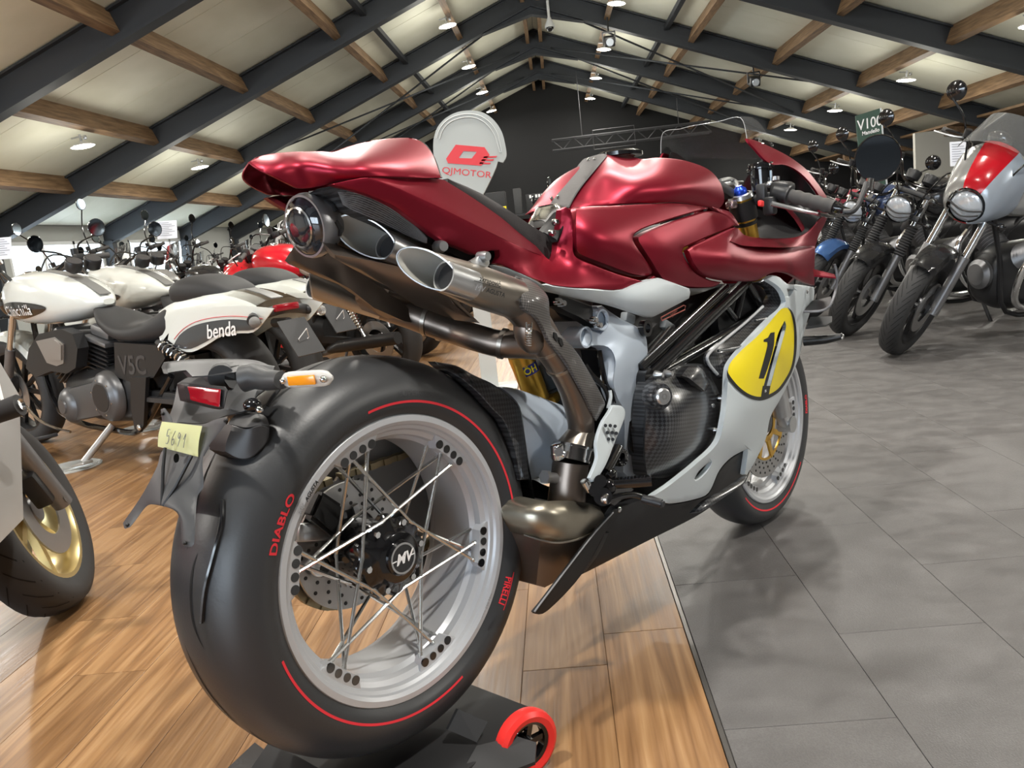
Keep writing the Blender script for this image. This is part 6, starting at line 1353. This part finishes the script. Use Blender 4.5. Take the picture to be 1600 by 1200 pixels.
# V-twin
def cylv(x0, z0, lean_):
    d = V((math.sin(lean_), 0, math.cos(lean_)))
    cy = CB_('cylinder', ENGB, lambda bm: [box(bm, V((x0, 0, z0))+d*(.012*k), (.19 if k % 2 else .165, .24 if k % 2 else .21, .008), Matrix.Rotation(lean_, 3, 'Y'), .002) for k in range(14)])
    CB_('cylinder_head', ENGA, lambda bm: [box(bm, V((x0, 0, z0))+d*.190, (.215, .26, .025), Matrix.Rotation(lean_, 3, 'Y'), .008), box(bm, V((x0, 0, z0))+d*.235, (.17, .2, .06), Matrix.Rotation(lean_, 3, 'Y'), .02)], cy)
cylv(.90, .44, -.25); cylv(1.22, .44, .5)
CB_('engine_core', BLACK, lambda bm: box(bm, (1.05, 0, .56), (.40, .18, .26), None, .02))
CB_('air_cleaner', ENGB, lambda bm: prism(bm, cpl([(40,575,.20),(45,545,.20),(60,522,.20),(95,514,.20),(113,522,.20),(121,545,.20),(118,575,.20),(104,584,.20),(80,580,.20),(55,590,.20)]), (0, -.06, 0)))
CB_('cleaner_plate', mat('satin_nickel', (.36, .34, .32), .35, .7), lambda bm: [prism(bm, cpl([(56,533,.205),(84,527,.205),(99,538,.205),(99,568,.205),(88,572,.205),(73,567,.205)]), (0, -.01, 0)), prism(bm, cpl([(60,536,.215),(84,531,.215),(95,540,.215),(95,563,.215),(76,563,.215)]), (0, -.01, 0))])
CB_('crankcase', ENGB, lambda bm: body(bm, [(.42, .26, .46, .12), (.6, .20, .50, .17), (1.0, .19, .50, .17), (1.25, .25, .45, .12)]))
CV = mat('cover_charcoal', (.11, .11, .113), .38, .6)
cc_ = CP(171, 619, .18)
CB_('clutch_cover', CV, lambda bm: lathe(bm, [(0, .045), (.078, .045), (.082, .040), (.105, .034), (.126, .015), (.132, -.01)], cc_, (0, 1, 0), 44))
CB_('cover_disc', ENGB, lambda bm: lathe(bm, [(0, .048), (.070, .048), (.074, .044)], cc_, (0, 1, 0), 44))
for k in range(6): CB_('cover_bolt', CHROME, lambda bm: cyl(bm, cc_+V((.090*math.cos(PI*k/3+.3), .036, .090*math.sin(PI*k/3+.3))), cc_+V((.090*math.cos(PI*k/3+.3), .044, .090*math.sin(PI*k/3+.3))), .004, 8))
ca_ = CP(111, 633, .18)
CB_('alternator_cover', CV, lambda bm: lathe(bm, [(0, .05), (.035, .05), (.04, .042), (.055, .04), (.085, .02), (.10, -.005)], ca_, (0, 1, 0), 36))
CB_('primary_case', CV, lambda bm: bar(bm, cc_+V((0, -.01, 0)), ca_+V((0, -.01, 0)), .05, .18, (0, 0, 1), .02))
CB_('frame_cover', BLACK, lambda bm: prism(bm, cpl([(178,535,.17),(250,540,.17),(258,560,.17),(240,590,.17),(205,598,.17),(180,588,.17)]), (0, -.03, 0)))
CB_('pivot_bracket', BLACK, lambda bm: prism(bm, cpl([(203,590,.19),(228,590,.19),(224,665,.19),(217,676,.19),(210,670,.19),(205,640,.19)]), (0, -.02, 0)))
a_, b_2 = CP(184, 572, .172), CP(230, 572, .172); ex_ = (b_2-a_).normalized()
text_on('cover_lettering', 'V5C', plane_fn(CP(206, 572, .1715), ex_, V((0, 0, 1))), .13, mat('emboss', (.05, .05, .052), .3), c1, .002, .1)
CB_('pivot_cap', CHROME, lambda bm: ball(bm, CP(217, 668, .195), .016, (1, .5, 1), 12))
for s in (-1, 1):
    CB_('shock', BLACK, lambda bm: tube(bm, [(-.03, s*.165, .50), (.22, s*.165, .615)], .014, 8))
    CB_('shock_spring', CHROME, lambda bm: tube(bm, [V((-.02, s*.165, .505)).lerp(V((.2, s*.165, .605)), k/64)+V((-.42, 0, .91))*(.024*math.cos(k*PI/4))+V((0, .024*math.sin(k*PI/4), 0)) for k in range(65)], .0045, 6))
    CB_('swingarm', ENGB, lambda bm: bar(bm, (-.03, s*.145, .33), (.60, s*.13, .36), .03, .06, (0, 0, 1), .006))
    CB_('frame_rail', GLOSS, lambda bm: tube(bm, [(1.62, s*.03, .90), (1.52, s*.09, .62), (1.36, s*.12, .24), (.75, s*.14, .16), (.50, s*.15, .20), (.20, s*.14, .45)], .016, 8, True, 4))
CB_('belt_guard', PLAST, lambda bm: bar(bm, (-.02, .17, .33), (.50, .165, .345), .028, .022))
CB_('exhaust', BLACK, lambda bm: tube(bm, [(-.22, -.18, .30), (.30, -.19, .30), (.75, -.18, .26)], [.05, .055, .035], 16))
CB_('footrest', PLAST, lambda bm: bar(bm, CP(42, 690, .22), CP(75, 682, .30), .10, .02, (0, 0, 1), .006))
CB_('shift_rod', CHROME, lambda bm: tube(bm, cpl([(40,635,.22),(60,655,.22),(85,668,.22),(110,675,.20)]), .008, 8, True, 4))
CB_('side_stand', mat('stand_alloy', (.45, .44, .42), .35, .7), lambda bm: [tube(bm, [CP(176, 664, .15), CP(131, 722, .30)], .018, 10), bar(bm, CP(138, 722, .31)+V((0, 0, 0)), CP(118, 727, .33), .06, .014, (0, 0, 1), .004)])
CB_('inner_frame', BLACK, lambda bm: [box(bm, (.9, 0, .61), (.9, .10, .14)), box(bm, (.40, 0, .58), (.5, .22, .16)), box(bm, (.3, 0, .46), (.5, .2, .16))])
c2 = copy_tree(c1); c2.location = (C1L[0]-.07, C1L[1]+.89, 0)
tag(c2, 'pearl white cruiser motorcycle standing behind the other, against the crowd of motorcycles')
PADM = mat('clear_pad', (.80, .82, .80), .08, trans=.6, ior=1.3)
for (dx, dy, lab) in ((0, 0, 'round clear plastic pad under the side stand of the nearer white cruiser'), (-.07, .89, 'round clear plastic pad under the side stand of the farther white cruiser')):
    o = O('stand_pad', PADM, None, lambda bm: lathe(bm, [(0, .005), (.12, .005), (.135, .009), (.142, .006), (.142, .0), (0, .0)], (0, 0, 0), (0, 0, 1), 48)); o.location = (-2.58+dx, 4.01+dy, .001); tag(o, lab, 'pad')
# ================================================================ bikes at the window wall
LG = 'motorcycles crowded beyond the white cruisers'
BG = mat('seat_beige', (.24, .19, .15), .6); STL = mat('paint_steel', (.33, .33, .31), .25, .6, coat=.5); WHP = mat('paint_white', (.7, .7, .7), .3, coat=.5)
spec = [
 ((-1.25, 5.85), 150, REDG, 'sport', 'glossy red sport motorcycle with beige seat beyond the white cruisers', dict(seat_m=BG, mirrors=False, seat_z=.86)),
 ((-3.40, 7.10), 150, DKG, None, 'black naked motorcycle with tall straight mirror stems ahead of the white cruisers', dict(mir_z=1.58, bars=1.16)),
 ((-3.40, 8.27), 150, SILP, None, 'silver naked motorcycle with small screen between two black ones', dict(screen=True, bars=1.18, mir_z=1.50)),
 ((-3.40, 9.44), 150, DKG, None, 'black adventure motorcycle with tall screen and raised mirrors', dict(screen=True, bars=1.18, mir_z=1.48)),
 ((-1.25, 7.02), 150, DKG, None, 'black naked motorcycle directly behind the red sport motorcycle', dict(screen=True, bars=1.14, mir_z=1.40)),
 ((-1.25, 8.19), 150, WHP, None, 'white adventure motorcycle two places behind the red sport motorcycle', dict(screen=True, bars=1.18, mir_z=1.42)),
 ((-3.40, 10.61), 150, REDG, None, 'red and black naked motorcycle deep in the crowd by the window wall', dict(bars=1.14, mir_z=1.40)),
 ((-3.40, 11.78), 150, DKG, None, 'black touring motorcycle with screen deep in the crowd by the window wall', dict(screen=True, bars=1.16, mir_z=1.42)),
 ((-1.25, 9.36), 150, DKG, None, 'black motorcycle behind the white adventure motorcycle', dict(mir_z=1.44, bars=1.16)),
 ((-5.60, 10.64), 150, BLUEP, None, 'blue and black motorcycle standing before the bright window', dict(mir_z=1.3)),
 ((-5.60, 11.81), 150, DKG, None, 'black motorcycle beside the blue one before the window', dict(mir_z=1.36, bars=1.14)),
 ((-5.60, 12.98), 150, WHP, None, 'white motorcycle with screen beside the black one before the window', dict(screen=True, bars=1.12)),
 ((-5.60, 14.15), 150, DKG, None, 'black motorcycle with raised mirrors in the row before the window', dict(bars=1.16, mir_z=1.45)),
 ((-5.60, 15.32), 150, SILB, None, 'pale silver motorcycle closing the row before the window', dict(screen=True, bars=1.14)),
 ((-3.40, 12.95), 150, SILB, None, 'pale silver motorcycle at the far end of the crowd', dict(screen=True, bars=1.16)),
 ((-1.25, 10.53), 160, DKG, None, 'black motorcycle standing in front of the parts shelf', dict(bars=1.14, mir_z=1.38)),
 ((-1.25, 11.70), 150, STL, None, 'grey motorcycle close to the parts shelf', dict()),
 ((-5.6, 17.4), 150, DKG, None, 'black motorcycle last in the row along the window wall', dict(bars=1.16, mir_z=1.45)),
 ((-3.4, 14.2), 150, STL, None, 'steel grey motorcycle behind the pale silver one at the far end', dict(screen=True, bars=1.16, mir_z=1.44)),
 ((.95, 8.6), 150, REDG, None, 'red motorcycle parked beside the black one near the parts shelf', dict(bars=1.12, mir_z=1.36)),
 ((.95, 9.9), 150, DKG, None, 'black motorcycle behind the red one near the parts shelf', dict(bars=1.14, mir_z=1.38)),
]
for k, (loc, dg, m, fa, lb, kw) in enumerate(spec):
    kw = dict(kw); kw.setdefault('engine', 'four'); std_bike('motorcycle', lb, 'motorcycle', loc, dg, 8, 18, LG, tank_m=m, fairing=fa, fullness=1, spokes=5, **kw)
# sport bike at the left edge: only its front end reaches into the picture
fp = place_front((-1.50, 2.20), 99, 13, 8, L=1.42, R=.30, rake=.40)
sb, S_ = std_bike('motorcycle', 'silver and red sport motorcycle with gold front wheel on the wood floor', 'motorcycle', fp, 99, 13, 8, None, L=1.42, R=.30, wf=.062, rake=.40, tank_m=REDG, rim=GOLDR, fend_m=SILP, fairing='sport', fair_m=(SILP,), fullness=3, head=False, mirrors=False, gold_fork=False, engine='four', tread=22, bars=.92, bar_y=.34, bar_x=1.08)
O('crash_bobbin', TYREB, sb, lambda bm: tube(bm, [(1.0, -.20, .60), (1.0, -.33, .60)], [.022, .026], 14)); O('bobbin_cap', CHROME, sb, lambda bm: lathe(bm, [(0, 0), (.014, 0), (.014, -.004)], (1.0, -.331, .60), (0, 1, 0), 14))
text_on('fairing_script', 'M', plane_fn(V((1.12, -.221, .66)), V((1, 0, 0)), V((0, 0, 1))), .12, WHTP, sb, .001, .4)
O('indicator', AMBER, sb, lambda bm: ball(bm, (1.25, -.12, .50), .03, (.8, .6, 1.4), 12))
# ================================================================ paddock dolly under the rear wheel
SD = empty('wheel_dolly', (*BK.loc[:2], 0), BK.rz, 'black steel wheel dolly with red castors under the rear tyre', 'dolly')
DB = mat('dolly_black', (.014, .014, .015), .55); 
def dz(u, v, z): return BK.PZ(u, v, z)
A_ = [dz(540, 1085, .085), dz(716, 1106, .085), dz(785, 1140, .085), dz(640, 1250, .085), dz(380, 1260, .085)]
O('platform', DB, SD, lambda bm: [box(bm, (-.02, -.02, .075), (.42, .30, .012), None, .003), prism(bm, [V((-.23, -.17, .080)), V((-.17, -.17, .12)), V((-.17, .13, .12)), V((-.23, .13, .080))], (.004, 0, 0))])
O('ramp', PLAST, SD, lambda bm: [prism(bm, [dz(350, 1205, .03), dz(398, 1160, .03), dz(425, 1180, .06), dz(380, 1230, .06)], (0, 0, -.01)), ])
O('cheek', DB, SD, lambda bm: [prism(bm, pline([(716,1108,-.10),(762,1128,-.14),(745,1160,-.14),(700,1140,-.10)]), (0, .005, 0))])
ch = O('axle_bracket', DB, SD, lambda bm: prism(bm, [dz(745,1165,.085), dz(806,1150,.085), dz(838,1160,.07), dz(836,1190,.055), dz(770,1215,.06), dz(725,1200,.08)], (0, 0, -.006)))
wc = BK.PZ(822, 1160, .060); wc.z = .060
def castor(c, d):
    t = O('castor_tyre', mat('castor_red', (.72, .03, .025), .35), SD, lambda bm: lathe(bm, [(.040, -.012), (.050, -.015), (.058, -.010), (.060, 0), (.058, .010), (.050, .015), (.040, .012)], c, d, 40, closed_prof=True))
    O('castor_rim', GLOSS, SD, lambda bm: [lathe(bm, [(.034, -.008), (.041, -.010), (.041, .010), (.034, .008)], c, d, 32, closed_prof=True), lathe(bm, [(0, -.014), (.012, -.014), (.012, .014), (0, .014)], c, d, 16)]+[bar(bm, c+frame_of(V(d))[0]*(.01*math.cos(a))+frame_of(V(d))[1]*(.01*math.sin(a)), c+frame_of(V(d))[0]*(.037*math.cos(a))+frame_of(V(d))[1]*(.037*math.sin(a)), .010, .010, d) for a in [2*PI*k/5 for k in range(5)]])
    O('castor_bolt', CHROME, SD, lambda bm: lathe(bm, [(0, -.022), (.005, -.022), (.006, -.016), (.006, 0)], c, d, 10))
castor(wc, (.25, 1, 0)); castor(V((.20, .16, .060)), (.25, 1, 0))
# ================================================================ signs and sheets
SGN = mat('sign_white', (.36, .38, .37), .5); SGE = mat('sign_edge', (.50, .52, .51), .5)
YS = 5.0
sg = empty('display_sign', (HALL.P(738, 300, YS).x, YS, 0), 0, 'grey-white rounded display sign with red emblem behind the red motorcycle', 'sign')
def sgp(u, v, dy=0.): p = HALL.P(u, v, YS+dy); return V((p.x-sg.location.x, dy, p.z))
def outline_sign(bm):
    pts = [(678,215),(684,198),(697,184),(715,175),(736,172.5),(755,176),(771,187),(783,204),(789,225),(791,244),(786,254),(778,252),(775,262),(768,278),(757,300),(740,330),(700,330),(690,300),(680,260),(677,235)]
    q = resample(pts, 4.); prism(bm, [sgp(u, v) for u, v in q], (0, .03, 0))
O('panel', SGN, sg, outline_sign)
O('panel_border', SGE, sg, lambda bm: tube(bm, [sgp(u, v, -.004) for u, v in resample([(682,216),(688,200),(700,187),(716,180),(735,178),(752,182),(766,192),(777,208),(782,226),(784,238),(781,238),(778,226),(772,210),(762,196),(750,187),(735,183),(717,185),(703,191),(692,203),(687,217)], 5.)], .003, 5))
O('leg', SGE, sg, lambda bm: [bar(bm, (-.03, .015, 1.06), (-.03, .015, .02), .10, .02, (0, 1, 0)), box(bm, (-.03, .015, .01), (.34, .26, .02), None, .005)])
RS = mat('sign_red', (.58, .035, .045), .5)
def emblem(bm):
    def pr(pts): prism(bm, [sgp(u, v, -.004) for u, v in pts], (0, .004, 0))
    Oq = [(712,226),(757,230),(765,242),(752,259),(700,255),(697,248)]; Iq = [(724,236),(744,237),(744.5,238),(737,247.5),(718,247),(717,246)]
    for k in range(6): pr([Oq[k], Oq[(k+1) % 6], Iq[(k+1) % 6], Iq[k]])
    for k in range(3): pr([(756-k*3,244.5+k*4.5),(777-k*5,243.5+k*5.3),(775-k*5,246+k*5.3),(755-k*3,247+k*4.5)])
O('emblem', RS, sg, emblem)
c_ = sgp(729, 270, -.004); e_ = (sgp(758, 273.5, -.004)-sgp(698, 267, -.004)).normalized(); z_ = V((0, -1, 0)).cross(e_)*1
text_on('sign_lettering', 'QJMOTOR', plane_fn(c_, e_, -z_ if z_.z < 0 else z_), .052, RS, sg, 0, 0, 0, 1.2)
# green banner
YG = 8.35
gb = empty('banner', (HALL.P(1358, 210, YG).x, YG, 0), 0, 'dark green standing banner with white lettering behind the retro motorcycles', 'banner')
def gbp(u, v, dy=0.): p = HALL.P(u, v, YG+dy); return V((p.x-gb.location.x, dy, p.z))
O('panel', mat('banner_green', (.035, .075, .055), .5), gb, lambda bm: prism(bm, [gbp(1337, 181), gbp(1375, 169), gbp(1381, 214), gbp(1389, 330), gbp(1352, 340)], (0, .02, 0)))
O('panel_edge', WHITE, gb, lambda bm: tube(bm, [gbp(1376, 169, -.004), gbp(1389, 330, -.004)], .008, 6))
O('leg', BLACK, gb, lambda bm: [bar(bm, (0, .01, .9), (0, .01, .02), .03, .02, (0, 1, 0)), box(bm, (.0, .01, .01), (.5, .3, .02))])
ge = (gbp(1375, 187)-gbp(1340, 196)).normalized(); gu = V((0, -1, 0)).cross(ge); gu = gu if gu.z > 0 else -gu
text_on('banner_lettering', 'V100', plane_fn(gbp(1358, 193, -.004), ge, gu), .135, WHTP, gb, .001, .15, 0, .82)
text_on('banner_lettering', 'Mandello', plane_fn(gbp(1360, 206, -.004), ge, gu), .05, WHTP, gb, .001, .2, 0, .9)
def small_print(bm):
    for k in range(2):
        o_ = gbp(1360, 223+k*10, -.005)
        for q in range(6):
            if q != 2: bar(bm, o_+ge*(-.075+q*.028), o_+ge*(-.075+q*.028+.019), .003, .032)
O('small_print', WHTP, gb, small_print, False)
# price sheets hanging from handlebars
PAP = mat('paper_sheet', (.78, .80, .86), .8)
def sheet(u0, v0, u1, v1, Y, label):
    a, b_, c, d = [HALL.P(u, v, Y) for u, v in ((u0, v0), (u1, v0-2), (u1+1, v1), (u0+1, v1+2))]; m_ = (a+b_+c+d)/4
    o = O('price_sheet', PAP, None, lambda bm: prism(bm, [q-m_ for q in (a, b_, c, d)], (0, .003, 0))); o.location = m_; tag(o, label, 'paper')
    O('print_lines', mat('print_grey', (.35, .37, .42), .8), o, lambda bm: [bar(bm, a.lerp(d, t)-m_+(b_-a)*.1+V((0, -.001, 0)), a.lerp(d, t)-m_+(b_-a)*(.6+.3*((k*7) % 3)/2)+V((0, -.001, 0)), .001, .004) for k, t in enumerate([.1+.1*q for q in range(8)])], False)
sheet(1484, 222, 1513, 258, 5.35, 'printed white price sheet hanging beside the silver-faired motorcycle')
sheet(-8, 372, 17, 404, 4.6, 'printed white price sheet hanging by the handlebar of the near white cruiser')
sheet(245, 346, 276, 372, 6.0, 'white price sheet tilted on a handlebar beyond the white cruisers')
# ================================================================ overhead: lighting truss, dome camera, projector
tr = empty('lighting_truss', (0, 25.2, 0), 0, 'dark grey lighting truss hanging before the black back wall', 'truss')
TA_, TB_ = HALL.P(862, 219, 25.2), HALL.P(1110, 178, 25.2); TA_.y = TB_.y = 0; TM = mat('truss_grey', (.05, .05, .053), .5)
zlo, zhi = TA_.z-.30, TA_.z
for (z, y) in ((zhi, 0), (zlo, 0), (zhi, .35), (zlo, .35)): O('chord', TM, tr, lambda bm: tube(bm, [(TA_.x, y, z), (TB_.x, y, z)], .028, 8))
nb = 15
for k in range(nb):
    x0 = TA_.x+(TB_.x-TA_.x)*k/nb; x1 = TA_.x+(TB_.x-TA_.x)*(k+1)/nb
    O('strut', TM, tr, lambda bm: tube(bm, [(x0, 0, zlo if k % 2 else zhi), (x1, 0, zhi if k % 2 else zlo)], .016, 6))
for x in (TA_.x+.9, TB_.x-.9): O('hanger_cable', TM, tr, lambda bm: tube(bm, [(x, .17, zhi), (x, .17, soff(abs(x))+.1)], .010, 6))
O('truss_panel', TM, tr, lambda bm: [tube(bm, [(TA_.x+1.2, -.1, zlo-.12), (TA_.x+2.4, -.1, zlo-.12), (TA_.x+2.4, -.1, zhi+.12), (TA_.x+1.2, -.1, zhi+.12), (TA_.x+1.2, -.1, zlo-.12)], .014, 6)])
dc = empty('security_camera', (*HALL.P(857, 20, 19.0)[:2], HALL.P(857, 20, 19.0).z), 0, 'white dome security camera hanging from the ridge', 'camera')
O('stem', FRAMEW, dc, lambda bm: [tube(bm, [(0, 0, .25), (0, 0, -.1)], .03, 10)]); O('housing', FRAMEW, dc, lambda bm: lathe(bm, [(.03, -.08), (.06, -.16), (.10, -.24), (.11, -.30), (.0, -.30)], (0, 0, 0), (0, 0, 1), 20)); O('dome', GLOSS, dc, lambda bm: ball(bm, (0, 0, -.30), .085, (1, 1, 1), 16))
def spot(u, v, Y, lab):
    p = HALL.P(u, v, Y); r = empty('stage_spotlight', p, 0, lab, 'spotlight')
    O('yoke', BLACK, r, lambda bm: [tube(bm, [(0, 0, .5), (0, 0, .18)], .02, 8), box(bm, (0, 0, .2), (.26, .05, .03)), box(bm, (-.13, 0, .1), (.02, .05, .22)), box(bm, (.13, 0, .1), (.02, .05, .22))])
    O('body', BLACK, r, lambda bm: [box(bm, (0, 0, .02), (.22, .36, .20), Matrix.Rotation(.3, 3, 'X'), .03)]); O('lens', LENSH, r, lambda bm: lathe(bm, [(0, .01), (.07, .01), (.08, 0)], (0, -.18, -.04), (0, -1, -.3), 18))
spot(952, 66, 18.6, 'black stage spotlight hung under the roof between ridge and truss'); spot(1178, 128, 19.6, 'black stage spotlight hung near the timber soffit')
# ================================================================ parts shelf under the black wall
shf = empty('parts_shelf', (.6, 14.5, 0), 0, 'low black parts shelf against the dark back area', 'shelf')
SHB = mat('shelf_black', (.02, .02, .021), .5)
for z in (.35, .80, 1.25): O('board', SHB, shf, lambda bm: box(bm, (0, 0, z), (3.6, .5, .03)))
for x in (-1.8, -.6, .6, 1.8): O('upright', SHB, shf, lambda bm: box(bm, (x, 0, .63), (.04, .5, 1.25)))
boxes = [((788, 296), .42, .40, (.025, .025, .026), 'black cardboard box with yellow band on the parts shelf'), ((806, 300), .16, .42, (.05, .05, .05), 'narrow dark grey carton on the parts shelf'), ((832, 302), .5, .30, (.02, .02, .02), 'black carton with white lettering on the parts shelf')]
for dx_, (uv, w, h, col, lab) in zip((-.16, .02, .08), boxes):
    p = HALL.P(uv[0], uv[1], 14.4); r = empty('carton', (p.x+dx_, 14.45, 1.30), 0, lab, 'box')
    O('carton_body', mat('carton_%d' % int(col[0]*1000), col, .6), r, lambda bm: box(bm, (0, 0, h/2-.034), (w*.8, .34, h), None, .006))
    if 'yellow' in lab: O('yellow_band', YEL, r, lambda bm: box(bm, (0, -.172, h*.22), (w*.8, .003, .06)))
    if 'lettering' in lab: O('carton_print', WHTP, r, lambda bm: [box(bm, (-.12+k*.05, -.172, h*.75), (.034, .003, .05)) for k in range(6) if k != 1], False)
